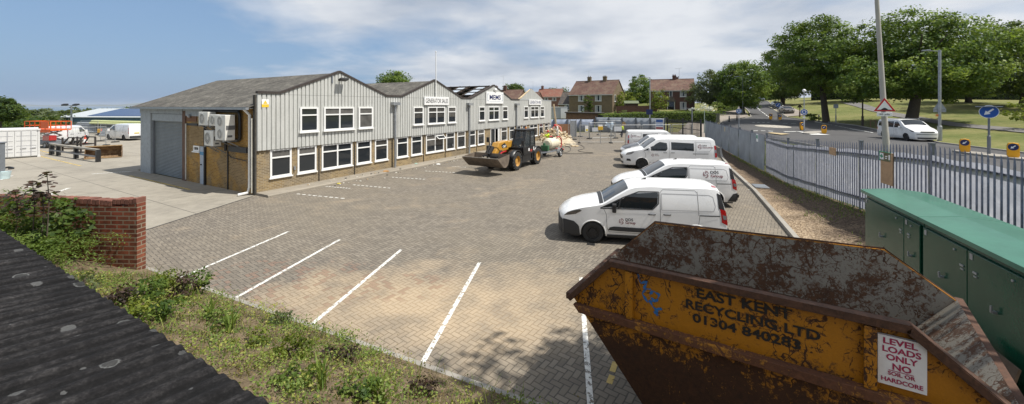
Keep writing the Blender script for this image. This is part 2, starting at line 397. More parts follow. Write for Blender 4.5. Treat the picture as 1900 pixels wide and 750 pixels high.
# estuary water and the far shore
b = MB(); b.poly([(-24000, 2600, -34), (6000, 2600, -34), (6000, 24000, -34), (-24000, 24000, -34)])
Mw, nt, bb = newmat('estuary water'); setb(nt, bb, Base_Color=(.10, .14, .17), Roughness=.25, Normal=bump(nt, noise(nt, coord(nt, 'World', (.01, .01, .01)), 2., 5, .6), .3, 2.))
tag(b.build('water', Mw), kind='structure')
b = MB()
def ridge(i, j):
    x = -24000+30000*i; z = (-40, 55+40*math.sin(x*.0007)+22*math.sin(x*.0019+1)+12*math.sin(x*.005))[1 if j > .4 and j < .9 else 0]
    return (x, 15500+j*3500+700*math.sin(x*.0009), z)
b.grid(ridge, 120, 4)
tag(b.build('hills', pm('far hills', (.09, .11, .075), .95, var=.3, scale=.002, kind='World'), smooth=180), kind='structure')

# ------------------------------------------------------------------ draped strips (roads, paths)
def strip(name, L, R, dz, mat, nx=6, ny=None, kind='structure', zf=None):
    L = np.array([p[:2] for p in L], float); R = np.array([p[:2] for p in R], float)
    def rs(A, n):
        d = np.r_[0, np.cumsum(np.linalg.norm(np.diff(A, axis=0), axis=1))]; t = np.linspace(0, d[-1], n+1)
        return np.c_[np.interp(t, d, A[:, 0]), np.interp(t, d, A[:, 1])]
    n = ny or int(max(np.linalg.norm(np.diff(L, axis=0), axis=1).sum(), np.linalg.norm(np.diff(R, axis=0), axis=1).sum())/1.2)+1
    a, c = rs(L, n), rs(R, n); z = zf or hgt
    b = MB()
    def fn(i, j):
        k = int(round(i*n)); p = a[k]*(1-j)+c[k]*j; return (p[0], p[1], float(z(p[0], p[1]))+dz)
    b.grid(fn, n, nx)
    return tag(b.build(name, mat, smooth=180, recalc=False), kind=kind)
def kerb(name, pts, w=.14, h=.12, mat=None, zf=None, down=.2):
    """a real kerb: a raised strip following the points"""
    P = [Vector((p[0], p[1], 0)) for p in pts]; b = MB(); z = zf or hgt; out = []
    for i, p in enumerate(P):
        d = (P[min(i+1, len(P)-1)]-P[max(i-1, 0)]).normalized(); n = Vector((-d.y, d.x, 0))*w/2
        zz = float(z(p.x, p.y)); out.append([(p.x-n.x, p.y-n.y, zz-down), (p.x-n.x, p.y-n.y, zz+h), (p.x+n.x, p.y+n.y, zz+h), (p.x+n.x, p.y+n.y, zz-down)])
    for i in range(len(P)-1):
        b.add(out[i]+out[i+1], [(0, 1, 5, 4), (1, 2, 6, 5), (2, 3, 7, 6)])
    b.add(out[0], [(0, 1, 2, 3)]); b.add(out[-1], [(0, 1, 2, 3)])
    return tag(b.build(name, mat or M_kerb), kind='structure')
def dens(pts, st=1.0):
    out = []
    for a, c in zip(pts[:-1], pts[1:]):
        n = max(1, int(math.dist(a[:2], c[:2])/st))
        out += [(a[0]+(c[0]-a[0])*k/n, a[1]+(c[1]-a[1])*k/n) for k in range(n)]
    return out+[tuple(pts[-1][:2])]
def ngon(name, pts, z, mat):
    return tag(MB().poly([(p[0], p[1], z) for p in pts]).build(name, mat), kind='structure')

KERB_R = [(4.4, 1.6), (6.0, 5.4), (7.45, 8.8), (8.93, 12.1), (10.4, 15.4), (11.83, 18.66), (14.5, 25.5), (17.0, 31.0), (19.2, 35.2), (20.9, 38.2)]
ngon('paving', [(-12.75, 8.0), (-12.03, 17.9), (-10, 24), (4.9, 49), (0, 53), (-6, 60.2), (26.5, 60.2), (23.4, 46.4), (20.9, 38.2)]+KERB_R[::-1][1:]+[(4.4, -2), (-2, 1), (-13, 7)], 0.0, M_pave)
ngon('concrete_yard', [(-12.76, 8.0), (-12.04, 17.95), (-12.06, 18.0), (-24.5, 25.0), (-20, 38), (-20, 60), (-75, 62), (-75, 5), (-12.77, 5)], -.004, M_conc)
strip('yard_joint', [(-12.73, 8.0), (-12.05, 17.7)], [(-12.65, 8.0), (-11.97, 17.7)], .005, pm('dark joint', (.05, .045, .04), .9), 1, 3, zf=lambda x, y: 0*x)
kerb('kerb', dens(KERB_R), .15, .12, zf=lambda x, y: 0*x)
# bed between kerb and fence
fl = lambda y: 12.4+.338*(y-13.7)
Lb = dens([(p[0]+.07, p[1]) for p in KERB_R], 1.0); Rb = [(fl(p[1])+.1, p[1]) for p in Lb]
def bedz(x, y):
    x = float(x); y = float(y)
    kx = float(np.interp(y, [p[1] for p in KERB_R], [p[0] for p in KERB_R])); t = min(1, max(0, (x-kx)/max(.3, fl(y)-kx)))
    return .10+(float(fz(y))+.02-.10)*t*(1 if y < 20 else .3+.7*t)+.02*math.sin(x*3.1+y*2.3)*t*(1-t)*4
strip('mulch_bed', Lb, Rb, 0, M_mulch, 10, zf=bedz)

# ------------------------------------------------------------------ lot markings
def line(name, p, q, w, z, mat):
    p = Vector(p[:2]); q = Vector(q[:2]); n = (q-p).normalized(); n = Vector((-n.y, n.x))*w/2
    return tag(MB().poly([(*(p-n), z), (*(q-n), z), (*(q+n), z), (*(p+n), z)]).build(name, mat), kind='structure')
for a, c in (((320, 522), (535, 430)), ((428, 558), (630, 445)), ((573, 607), (745, 463)), ((782, 677), (890, 487)), ((1097, 770), (1078, 515))):
    line('parking_line', at(*a), at(*c), .092, .004, M_line)
for a, c in (((551, 360), (643, 369)), ((605, 346), (652, 350)), ((655, 343), (727, 349.5)), ((727, 329), (792, 333)), ((789, 317.5), (846, 320.5)), ((838, 309), (866, 310.5))):
    A = Vector(at(*a)); C_ = Vector(at(*c)); n = 9
    for k in range(n): line('parking_line', A.lerp(C_, k/n), A.lerp(C_, (k+.62)/n), .1, .004, M_line)
for a, c in (((1388, 352), (1420, 352.5)), ((1140, 560), (1150, 575)), ((1136, 690), (1142, 672)), ((1130, 712), (1136, 697))):
    line('paint_mark', at(*a), at(*c), .09, .0035, M_yel if a[1] > 500 else M_line)
for a, c in (((74, 290), (150, 308)), ((240, 326), (352, 352)), ((72, 279), (100, 286))):
    line('yellow_line', at(*a), at(*c), .12, .003, M_yel)
for a, c in (((88, 363), (128, 349)), ((48, 349), (66, 340)), ((0, 334), (22, 326)), ((170, 323), (245, 318))):
    line('white_mark', at(*a), at(*c), .16, .003, M_line)

# ------------------------------------------------------------------ road, roundabout, verge
far_kerb = [(31.5, 8), (33.0, 18), (34.4, 25.6), (36.6, 32.7), G(1690, 254)[:2], G(1640, 244)[:2], G(1590, 234)[:2], G(1540, 228)[:2], G(1500, 223.5)[:2], G(1457, 218)[:2]]
near_kerb = [(19.5, 8), (20.8, 14), (22.0, 20), (23.8, 28), (25.3, 34), (26.8, 41), (28.0, 47), (29.0, 52), (30.0, 58), (35, 64), (40.5, 66.5), (43.6, 69.8)]
strip('road', near_kerb, far_kerb, .03, M_asph, 14)
up_l = [(43.6, 69.8), (52, 84), (60, 98.5), (68.4, 113), (80, 134), (90, 152)]; up_r = [(49.9, 69.5), (58, 83.6), (66.6, 98), (75.3, 112), (87, 133), (97, 151)]
strip('road', up_l, up_r, .034, M_asph, 8)
strip('parking_strip', [(50.2, 70), (58.3, 83.6), (67, 98), (75.7, 112)], [(54.2, 70), (62, 83.6), (70.5, 98), (77.5, 111)], .05, M_pavt, 4)
strip('pavement', [(23.6, 47.5), (24.5, 52), (26, 60), (32, 68), (38.5, 72.5), (50, 92), (63, 114)], [(27.6, 47), (28.7, 52), (29.7, 58), (34.7, 64.2), (40, 67), (43.3, 70), (68, 113)], .06, M_pavt, 6)
kerb('kerb', dens(far_kerb), .16, .13); kerb('kerb', dens(near_kerb), .16, .13)
kerb('kerb', dens(up_l), .16, .13); kerb('kerb', dens(up_r), .16, .13)
pth = [G(1560, 191), G(1585, 197), G(1612, 205.5), G(1660, 216.5), G(1740, 230), G(1820, 239), G(1905, 247), G(1990, 256)]
pth2 = [G(1590, 190), G(1612, 195.5), G(1640, 205.5), G(1690, 214), G(1760, 226), G(1830, 233.5), G(1905, 239.5), G(1990, 247)]
strip('path', pth, pth2, .03, M_path, 4)
# markings: dome of the mini roundabout, give-way dashes, centre dashes, splitter paint
rc = G(1434, 235)
b = MB(); b.lathe([(2.1, 0), (1.6, .05), (.8, .09), (.01, .1)], (0, 0, 0), n=28)
for i, v in enumerate(b.v): b.v[i] = (v[0]+rc[0], v[1]+rc[1], v[2]+float(hgt(v[0]+rc[0], v[1]+rc[1]))+.04)
tag(b.build('roundabout_marking', pm('worn pale road paint', (.36, .33, .28), .8, var=.4, scale=3)), kind='structure')
def roadline(pa, pb, w, n, fr, mat=M_line2, z=.042):
    A = G(*pa); B = G(*pb)
    for k in range(n):
        p = [A[i]+(B[i]-A[i])*k/n for i in (0, 1)]; q = [A[i]+(B[i]-A[i])*(k+fr)/n for i in (0, 1)]
        d = Vector((q[0]-p[0], q[1]-p[1])).normalized(); nn = (-d.y*w/2, d.x*w/2)
        strip('road_marking', [(p[0]-nn[0], p[1]-nn[1]), (q[0]-nn[0], q[1]-nn[1])], [(p[0]+nn[0], p[1]+nn[1]), (q[0]+nn[0], q[1]+nn[1])], z, mat, 1, 3)
roadline((1428, 218.5), (1401, 196.5), .18, 9, .6)
roadline((1396, 228), (1432, 228), .3, 4, .5); roadline((1398, 243.5), (1440, 244.5), .3, 3, .6)
roadline((1455, 245), (1478, 244.6), .3, 1, 1.); roadline((1452, 229.5), (1500, 230.5), .2, 3, .6)
roadline((1462, 217.5), (1426, 197.5), .16, 1, 1., pm('cream edge line', (.6, .52, .33), .8)); roadline((1512, 226.5), (1620, 247), .16, 1, 1.)
a1, a2, a3 = G(1476, 244.2), G(1541, 251.4), G(1506, 251)
b = MB(); b.poly([(p[0], p[1], p[2]+.06) for p in (a1, a2, a3)]); tag(b.build('road_marking', M_line2), kind='structure')
strip('traffic_island', [G(1424, 248.6), G(1450, 252)], [G(1432, 247.6), G(1466, 250.5)], .12, pm('buff surfacing', (.42, .33, .19), .9), 2)
def island(px, py, L, W, rz):
    x, y, z = G(px, py); b = MB(); n = 20
    pr = [(L/2*math.cos(2*PI*k/n), W/2*math.sin(2*PI*k/n)) for k in range(n)]
    c, s_ = math.cos(rz), math.sin(rz)
    b.prism(pr, lambda u, v, w: (x+u*c-v*s_, y+u*s_+v*c, z+w), -.1, .15)
    tag(b.build('traffic_island', M_kerb), kind='structure')
island(1510, 247.5, 6.0, 1.6, rad(40)); island(1440, 224, 4.2, 1.3, rad(60)); island(1838, 291, 5.0, 1.3, rad(78))
# ------------------------------------------------------------------ common materials
M_white = pm('white upvc', (.78, .78, .76), .35, var=.04)
M_glass, nt, bb = newmat('window glass'); setb(nt, bb, Base_Color=(.022, .026, .03), Roughness=.04, Specular_IOR_Level=.65)
M_black = pm('black plastic', (.018, .018, .019), .5, var=.2)
M_galv = pm('galvanised steel', (.33, .345, .36), .42, .55, var=.18, scale=5, dirt=(.2, .19, .17), dirt_amt=.3)
M_greyst = pm('painted grey steel', (.17, .185, .205), .5, .1, var=.12)
M_rubber = pm('tyre rubber', (.022, .022, .022), .8, var=.25, dirt=(.12, .11, .095), dirt_amt=.3)
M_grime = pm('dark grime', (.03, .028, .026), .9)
M_tex = pm('print blue', (.012, .02, .10), .5, var=.05); M_prblk = pm('print black', (.012, .012, .013), .5, var=.05)
M_signw = pm('sign white', (.80, .80, .79), .4, var=.03)
M_cream = pm('pale fresh timber', (.62, .49, .31), .8, var=.25, scale=4, bmp=.3)
M_ply = pm('plywood board', (.42, .27, .15), .8, var=.2, scale=3, dirt=(.12, .08, .05), dirt_amt=.4)

def leafmat(name, cols, trans=.42, rough=.55):
    m, nt, b = newmat(name)
    t = nd(nt, 'ShaderNodeAttribute', attribute_name='tint').outputs['Fac']
    c = ramp(nt, t, [(i/(len(cols)-1), q) for i, q in enumerate(cols)])
    setb(nt, b, Base_Color=c, Roughness=rough, Specular_IOR_Level=.3)
    tr = nd(nt, 'ShaderNodeBsdfTranslucent', {0: mixc(nt, .5, c, (.25, .32, .03), 'MIX')})
    mx = nd(nt, 'ShaderNodeMixShader', {0: trans, 1: b.outputs[0], 2: tr.outputs[0]})
    nt.links.new(mx.outputs[0], nt.nodes['Material Output'].inputs[0]); return m
LF_green = leafmat('broad leaves', [(.03, .068, .012), (.08, .15, .022), (.16, .245, .036), (.26, .32, .065)])
LF_dark = leafmat('dark leaves', [(.018, .04, .009), (.042, .08, .015), (.085, .135, .024), (.145, .185, .04)])
LF_olive = leafmat('grey olive leaves', [(.05, .068, .03), (.085, .11, .05), (.125, .15, .07), (.17, .19, .10)])
LF_lime = leafmat('yellow green leaves', [(.06, .085, .012), (.12, .16, .02), (.2, .24, .03), (.3, .31, .06)])
LF_con = leafmat('feathery conifer', [(.03, .065, .012), (.075, .13, .022), (.14, .205, .04), (.21, .26, .07)])
LF_weed = leafmat('weeds', [(.24, .17, .08), (.06, .105, .02), (.12, .185, .035), (.2, .255, .05), (.34, .33, .08)], .3)
LF_red = leafmat('purple brown leaves', [(.022, .014, .012), (.05, .026, .02), (.075, .04, .028)], .2)
LF_white = leafmat('white blossom', [(.5, .52, .42), (.75, .75, .68)], .2)
M_bark = pm('bark', (.075, .058, .042), .95, var=.4, scale=9, bmp=.8)

def leaves(name, cen, nrm, size, mat, parent=None, tint=None, seed=0, aspect=.62, jit=.9, kind=None, droop=0.):
    """many small leaf faces, one mesh: cen Nx3 positions, nrm Nx3 preferred facing"""
    r = np.random.default_rng(seed); n = len(cen)
    nrm = nrm+r.normal(0, jit, (n, 3)); nrm /= np.linalg.norm(nrm, axis=1)[:, None]+1e-9
    a = np.cross(nrm, r.normal(0, 1, (n, 3))); a[:, 2] -= droop; a -= nrm*(a*nrm).sum(1)[:, None]
    a /= np.linalg.norm(a, axis=1)[:, None]+1e-9; c = np.cross(nrm, a)
    s = (size*(.6+.8*r.random(n)))[:, None] if not np.isscalar(size) or True else size
    A = a*s*.5; B = c*s*.5*aspect
    V = np.stack([cen-A, cen+B-A*.1, cen+A, cen-B-A*.1], 1).reshape(-1, 3)
    me = bpy.data.meshes.new(name); me.vertices.add(4*n); me.vertices.foreach_set('co', V.ravel().astype(np.float32))
    me.loops.add(4*n); me.loops.foreach_set('vertex_index', np.arange(4*n, dtype=np.int32))
    me.polygons.add(n); me.polygons.foreach_set('loop_start', np.arange(0, 4*n, 4, dtype=np.int32))
    me.update(calc_edges=True); me.materials.append(mat)
    at_ = me.attributes.new('tint', 'FLOAT', 'FACE')
    tv = (tint if tint is not None else r.random(n))
    at_.data.foreach_set('value', np.clip(tv, 0, 1).astype(np.float32))
    o = bpy.data.objects.new(name, me); COL.objects.link(o)
    if parent: o.parent = parent
    if kind: o['kind'] = kind
    return o
def crown_pts(r, shape, nclump, per, cl_r, hollow=.55, up=.7):
    """clumps spread through an uneven ellipsoidal crown; returns centres, facings, tints"""
    cx, cy, cz, rx, ry, rz = shape
    d = r.normal(0, 1, (nclump, 3)); d /= np.linalg.norm(d, axis=1)[:, None]
    # lumpy outline
    ph = r.random((7, 3))*6; lump = 1+.13*sum(np.sin(d@(r.normal(0, 2.6, 3))+ph[k, 0]) for k in range(5))/2.2
    q = hollow+(1-hollow)*r.random(nclump)**.55
    low = d[:, 2] < -.35; d[low, 2] *= .72
    c = np.c_[cx+d[:, 0]*rx*q*lump, cy+d[:, 1]*ry*q*lump, cz+d[:, 2]*rz*q*lump]
    ct = np.clip(.42+.26*r.normal(0, 1, nclump), 0, 1)
    P = np.repeat(c, per, 0); o = r.normal(0, 1, (nclump*per, 3)); o /= np.linalg.norm(o, axis=1)[:, None]
    rad_ = cl_r*(.5+.9*r.random(nclump)); o *= (np.repeat(rad_, per)*r.random(nclump*per)**.4)[:, None]; o[:, 2] *= .55
    N = np.repeat(d, per, 0)*.8+o/cl_r*.7; N[:, 2] += up
    T = np.repeat(ct, per)+.16*r.normal(0, 1, nclump*per)
    return P+o, N, T
def tree(name, label, base, H, crown, mat, trunk_r=.3, nclump=220, per=60, leaf=.34, cl_r=1.1, cat='tree', group=None, seed=1, fork=.32, lean=(0, 0), hollow=.5, crown2=None):
    """crown = (half width, half height, centre height) in metres"""
    r = np.random.default_rng(seed); rw, rh, ch = crown
    t = thing(name, label, cat, base, 0, group)
    b = MB(); f = H*fork; lx, ly = lean
    b.tube([(0, 0, -.3), (lx*.02, 0, .25), (lx*.3, ly*.3, f*.5), (lx*.6, ly*.6, f), (lx, ly, ch+rh*.2)], [trunk_r*1.45, trunk_r*1.1, trunk_r*.92, trunk_r*.8, trunk_r*.25], 10)
    for k in range(9):
        a = 2*PI*k/9+r.random()*.6; h0 = f*(.85+.5*r.random()); L = rw*(.55+.35*r.random()); up = (ch-h0)*.6+rh*(.1+.5*r.random())
        p0 = Vector((lx*.6, ly*.6, h0)); p2 = Vector((lx+L*math.cos(a), ly+L*math.sin(a), h0+up)); p1 = p0.lerp(p2, .45)+Vector((0, 0, up*.12))
        b.tube([p0, p1, p2], [trunk_r*.5, trunk_r*.33, trunk_r*.1], 6)
    b.build('trunk', M_bark, t, smooth=60)
    nclump = int(nclump*.95); per = int(per*1.6); leaf *= .86
    P, N, T = crown_pts(r, (lx, ly, ch, rw, rw, rh), nclump, per, cl_r, hollow)
    if crown2:
        for (ox, oz, w2, h2, n2) in crown2:
            p2, n2_, t2 = crown_pts(r, (ox, 0, oz, w2, w2, h2), n2, per, cl_r, .3); P = np.r_[P, p2]; N = np.r_[N, n2_]; T = np.r_[T, t2]
    leaves('crown', P, N, leaf, mat, t, T, seed)
    return t
def bush(name, label, base, size, mat, n=900, leaf=.16, cat='bush', seed=3, group=None, part='foliage', cl_r=.35, per=30, stem=True):
    r = np.random.default_rng(seed); t = thing(name, label, cat, base, 0, group)
    P, N, T = crown_pts(r, (0, 0, size[2]*.5, size[0], size[1], size[2]*.55), max(6, n//per), per, cl_r, .35)
    P[:, 2] = np.maximum(P[:, 2], .02); leaves(part, P, N, leaf, mat, t, T, seed)
    if stem:
        b = MB()
        for k in range(4):
            a = k*1.7; b.tube([(0, 0, -.1), (.25*size[0]*math.cos(a), .25*size[1]*math.sin(a), size[2]*.6)], [.04, .015], 5)
        b.build('stem', M_bark, t)
    return t

# ------------------------------------------------------------------ trees (big ones on the green to the right first)
def T(px, pyb, Yd=None): return G(px, pyb) if Yd is None else onG(px, Yd)
def crown_px(Y, x0, x1, y0, y1, zb):
    """crown half width, half height, centre height above base from its extent in the photo"""
    rw = (x1-x0)/2*Y/F; zt = zY(y0, Y); zl = zY(y1, Y); return (rw, (zt-zl)/2, (zt+zl)/2-zb)
def ptree(name, label, px, Y, box, mat, **k):
    B = onG(px, Y); cr = crown_px(Y, *box, B[2]); cxp = ((box[0]+box[1])/2-px)*Y/F
    k.setdefault('lean', (cxp, 0))
    return tree(name, label, B, cr[2]+cr[1], cr, mat, **k)
ptree('broadleaf_tree', 'tallest dark green tree on the verge, right of the minor road and its parked cars', 1533, 58, (1450, 1592, 30, 196), LF_green, trunk_r=.44, nclump=420, per=62, leaf=.36, cl_r=1.25, seed=47, hollow=.4)
ptree('broadleaf_tree', 'broad spreading tree on the grass directly behind the white people carrier', 1690, 50, (1600, 1822, 24, 204), LF_green, trunk_r=.6, nclump=620, per=62, leaf=.36, cl_r=1.3, seed=12, hollow=.4, crown2=[(-5.6, 5.6, 3.2, 3.6, 70), (4.5, 5.2, 4.0, 3.0, 70)])
ptree('broadleaf_tree', 'darkest large tree at the right edge of the picture beyond the grass', 1902, 58, (1798, 2040, 34, 206), LF_dark, trunk_r=.6, nclump=560, per=58, leaf=.38, cl_r=1.4, seed=13, hollow=.4)
ptree('broadleaf_tree', 'shaded slim trunked tree far back on the grass between the two largest crowns', 1797, 72, (1740, 1850, 70, 200), LF_dark, trunk_r=.42, nclump=240, per=50, leaf=.42, cl_r=1.5, seed=14)
ptree('broadleaf_tree', 'dark tree behind and left of the tallest tree, at the bend of the road', 1452, 98, (1410, 1500, 92, 198), LF_dark, trunk_r=.5, nclump=260, per=46, leaf=.5, cl_r=1.6, seed=15)
ptree('broadleaf_tree', 'round bright green tree left of the road beside the pavement', 1378, 78, (1328, 1416, 114, 212), LF_green, trunk_r=.45, nclump=300, per=52, leaf=.4, cl_r=1.2, seed=16)
ptree('broadleaf_tree', 'loose grey green tree left of the round roadside tree', 1318, 82, (1286, 1348, 130, 208), LF_olive, trunk_r=.3, nclump=150, per=42, leaf=.4, cl_r=1.3, seed=17, hollow=.3)
ptree('broadleaf_tree', 'tall green tree rising between the two brick houses', 1190, 104, (1169, 1211, 137, 208), LF_green, trunk_r=.35, nclump=150, per=44, leaf=.46, cl_r=1.2, seed=18)
ptree('broadleaf_tree', 'green tree top showing over the roof valley behind the first and second gables', 733, 62, (700, 767, 134, 180), LF_green, trunk_r=.3, nclump=130, per=44, leaf=.32, cl_r=1.0, seed=19, hollow=.3)
ptree('broadleaf_tree', 'dark tree showing behind the ridge with the blue lettered sign', 952, 120, (928, 977, 152, 205), LF_dark, trunk_r=.35, nclump=130, per=40, leaf=.55, cl_r=1.6, seed=20)
ptree('broadleaf_tree', 'dark tree behind the red roofed houses left of the first brick house', 1026, 165, (1008, 1052, 163, 205), LF_dark, trunk_r=.35, nclump=110, per=38, leaf=.7, cl_r=2.0, seed=21)
ptree('broadleaf_tree', 'dark bushy tree just behind the left gable of the first brick house', 1160, 112, (1138, 1180, 166, 208), LF_dark, trunk_r=.3, nclump=90, per=36, leaf=.5, cl_r=1.4, seed=22)
ptree('broadleaf_tree', 'dark tree far up the road beyond the parked cars', 1432, 150, (1404, 1470, 128, 196), LF_dark, trunk_r=.4, nclump=140, per=36, leaf=.7, cl_r=2.2, seed=23)
ptree('broadleaf_tree', 'shaded tree deep behind the tallest tree on the green', 1590, 92, (1545, 1640, 88, 196), LF_dark, trunk_r=.4, nclump=200, per=42, leaf=.5, cl_r=1.7, seed=24)
ptree('broadleaf_tree', 'small pale green tree closing the far end of the road', 1418, 185, (1398, 1440, 160, 197), LF_lime, trunk_r=.3, nclump=70, per=32, leaf=.7, cl_r=2.0, seed=25)
ptree('broadleaf_tree', 'near black tree at the left edge of the picture above the white container', 0, 62, (-34, 27, 180, 232), LF_dark, trunk_r=.35, nclump=170, per=46, leaf=.36, cl_r=1.0, seed=26)
ptree('broadleaf_tree', 'dark tree top over the far end of the blue panelled shed roof', 243, 150, (230, 266, 199, 222), LF_dark, trunk_r=.35, nclump=90, per=36, leaf=.6, cl_r=1.7, seed=27)
bush('garden_bush', 'bright green rounded bush beside the garden wall between the houses', onG(1160, 92), (3.4, 2.4, 4.6), LF_lime, 1500, .42, seed=31, cl_r=.9)
bush('garden_tree', 'yellow green young tree in front of the right brick house', onG(1222, 80), (2.2, 1.8, 5.2), LF_lime, 1500, .3, 'small tree', seed=32, cl_r=.7)
bush('climbing_plant', 'dark green creeper growing up the wall of the left brick house between its windows', onG(1092, 90.6), (1.4, .5, 4.4), LF_dark, 900, .3, 'creeper', seed=33, cl_r=.5)
bush('flowering_bush', 'bush covered in white blossom at the right end of the long hedge', onG(1305, 70), (2.4, 1.6, 2.9), LF_white, 800, .3, seed=34, cl_r=.6)
bush('clipped_bush', 'round clipped green bush right of the white blossom', onG(1334, 73), (1.5, 1.3, 2.6), LF_con, 900, .22, seed=35, cl_r=.5)
bush('garden_bush', 'low dark bush at the foot of the left brick house', onG(1082, 86), (.9, .8, 1.3), LF_con, 400, .2, seed=36)
bush('garden_bush', 'small dark bush beside the pale box trailer', onG(1059, 84), (1.0, .8, 1.5), LF_dark, 400, .2, seed=37)
bush('garden_bush', 'low grey green bush in front of the garden wall', onG(1150, 78), (1.7, .9, 1.4), LF_olive, 500, .22, seed=38)
bush('verge_bush', 'low scrubby bush at the foot of the tallest tree', onG(1512, 60), (1.6, 1.2, 1.3), LF_con, 500, .25, seed=39)
bush('verge_bush', 'dark bush under the trees at the top of the footpath', onG(1583, 95), (3.2, 1.6, 2.6), LF_dark, 700, .4, seed=40, cl_r=.8)
bush('verge_bush', 'bright leafy bush at the right edge of the grass in front of the dark tree', onG(1905, 38), (1.6, 1.6, 3.2), LF_lime, 800, .24, seed=41, cl_r=.5)

def hedge(name, label, pts, w, h, mat, seed=5, leaf=.17, dens_=190):
    """a clipped hedge: dark body plus leaf faces over all its sides"""
    t = thing(name, label, 'hedge', (*pts[0][:2], float(hgt(*pts[0][:2])))); o = Vector(t.location)
    r = np.random.default_rng(seed); b = MB(); P = []; N = []
    for p, q in zip(pts[:-1], pts[1:]):
        L = math.dist(p[:2], q[:2]); n = int(L*w*dens_*.5+L*h*dens_); d = np.array([(q[0]-p[0])/L, (q[1]-p[1])/L]); nn = np.array([-d[1], d[0]])
        s = r.random(n)*L; k = r.random(n); top = k < .36; sd = np.where(r.random(n) < .75, -1., 1.)
        if nn[1] > 0: pass
        off = np.where(top, (r.random(n)-.5)*w, sd*w/2*(1+.08*r.normal(0, 1, n))*np.sign(1)); zz = np.where(top, h*(1+.03*np.sin(s*1.3)+.03*r.normal(0, 1, n)), r.random(n)*h)
        X = p[0]+d[0]*s+nn[0]*off; Y = p[1]+d[1]*s+nn[1]*off; Z = hgt(X, Y)+zz
        P.append(np.c_[X, Y, Z]-np.array(o)); N.append(np.c_[nn[0]*np.where(top, 0, sd), nn[1]*np.where(top, 0, sd), np.where(top, 1., .2)])
        z0 = float(hgt(*p[:2])); z1 = float(hgt(*q[:2])); a = nn*w*.44
        q8 = [(p[0]-a[0], p[1]-a[1], z0-.2), (q[0]-a[0], q[1]-a[1], z1-.2), (q[0]+a[0], q[1]+a[1], z1-.2), (p[0]+a[0], p[1]+a[1], z0-.2)]
        q8 += [(x, y, z+.2+h*.93) for x, y, z in q8]
        b.add([tuple(np.array(v)-np.array(o)) for v in q8], [(0, 3, 2, 1), (4, 5, 6, 7), (0, 1, 5, 4), (1, 2, 6, 5), (2, 3, 7, 6), (3, 0, 4, 7)])
    b.build('branches', pm('hedge core', (.015, .022, .01), .95), t)
    P = np.concatenate(P); N = np.concatenate(N)
    leaves('foliage', P, N, leaf, mat, t, None, seed, jit=.6)
    return t
hedge('garden_hedge', 'long clipped dark green hedge behind the grey hoarding in front of the houses', [onG(1114, 65), onG(1170, 66.5), onG(1240, 67), onG(1300, 66), onG(1332, 64)], 2.0, 1.75, LF_con)
hedge('garden_hedge', 'short hedge under the trees beside the pavement', [onG(1338, 84), onG(1362, 90)], 1.6, 1.6, LF_dark, 6)

hedge('boundary_hedge', 'dark tall hedge closing the top of the green behind the trees', [onG(1505, 108), onG(1620, 100), onG(1740, 92), onG(1960, 84)], 2.5, 4.6, LF_dark, 8, .42, 30)
tree('broadleaf_tree', 'unseen tree added beside the cabinets to throw soft shade left of the skip', (10.6, 1.4, .6), 13, (2.1, 2.0, 10.4), LF_green, trunk_r=.2, nclump=70, per=34, leaf=.26, cl_r=.8, seed=29, lean=(-2.9, 2.0), hollow=.2)  # extra tree, out of frame, added for its soft ground shade
# far woodland on the low ground to the left: one mass
r = np.random.default_rng(77); P = []; N = []; Tt = []
for k in range(230):
    px = -60+r.random()*330; Y = 120+r.random()**1.5*420; x = (px-CX)/F*Y; z = float(hgt(x, Y)); R = 3.0+3.5*r.random(); ht = max(2.5, (zY(204, Y)-z)*(.55+.4*r.random()))
    p, n_, t_ = crown_pts(r, (x, Y, z+ht*.55, R*1.3, R*1.3, ht*.6), 9, 26, 1.9, .5); P.append(p); N.append(n_); Tt.append(t_*.7+.25*r.random())
tag(leaves('woodland', np.concatenate(P), np.concatenate(N), 1.5, LF_olive, None, np.concatenate(Tt), 78), 'hazy belt of trees on low ground beyond the yard', 'woodland', kind='stuff')
# shrubs along the far side of the concrete yard
for i, (px, Y, s, lab) in enumerate(((60, 75, (5, 3, 3.6), 'dark scrub behind the orange lift platform'), (86, 82, (4, 2, 3.4), 'dark scrub to the right behind the orange lift platform'), (35, 78, (5, 3, 3.8), 'dark scrub behind the white container roof'), (118, 88, (4, 2, 3.6), 'olive scrub left of the panelled shed'))):
    bush('scrub', lab, onG(px, Y), s, LF_olive if i == 3 else LF_dark, 900, .5, 'scrub', seed=50+i, cl_r=1.1, group='scrub along the edge of the yard')

# ------------------------------------------------------------------ planted bank, lot edging, tiled shed roof in the foreground
def edge_n(x): return 4.72+.075*x
def bankz(x, y):
    n = .478*x+.878*y; e = edge_n(x)-n
    return .10+.40*max(0., e)-.02*max(0, e-2)**2+.05*math.sin(x*2.1+y*1.3)*min(1, max(0, e))+.03*math.sin(x*5.3-y*4.1)*min(1, max(0, e))
def bk(s, n):      # s along the edge to the right, n away from the camera
    return (s*.878+n*.478, -s*.478+n*.878)
b = MB()
def fn(i, j):
    s = -22+30*i; x0, _ = bk(s, 4.5); nE = edge_n(x0); n = .6+(nE-.6)*j; x, y = bk(s, n); return (x, y, bankz(x, y))
b.grid(fn, 150, 24)
tag(b.build('bank', M_soil, smooth=180, recalc=False), kind='structure')
ed = []
for k in range(40):
    s = -13+k*.5; x0, _ = bk(s, 4.5); ed.append(bk(s, edge_n(x0)+.03))
kerb('edging_kerb', ed, .09, .11, zf=lambda x, y: 0*x)

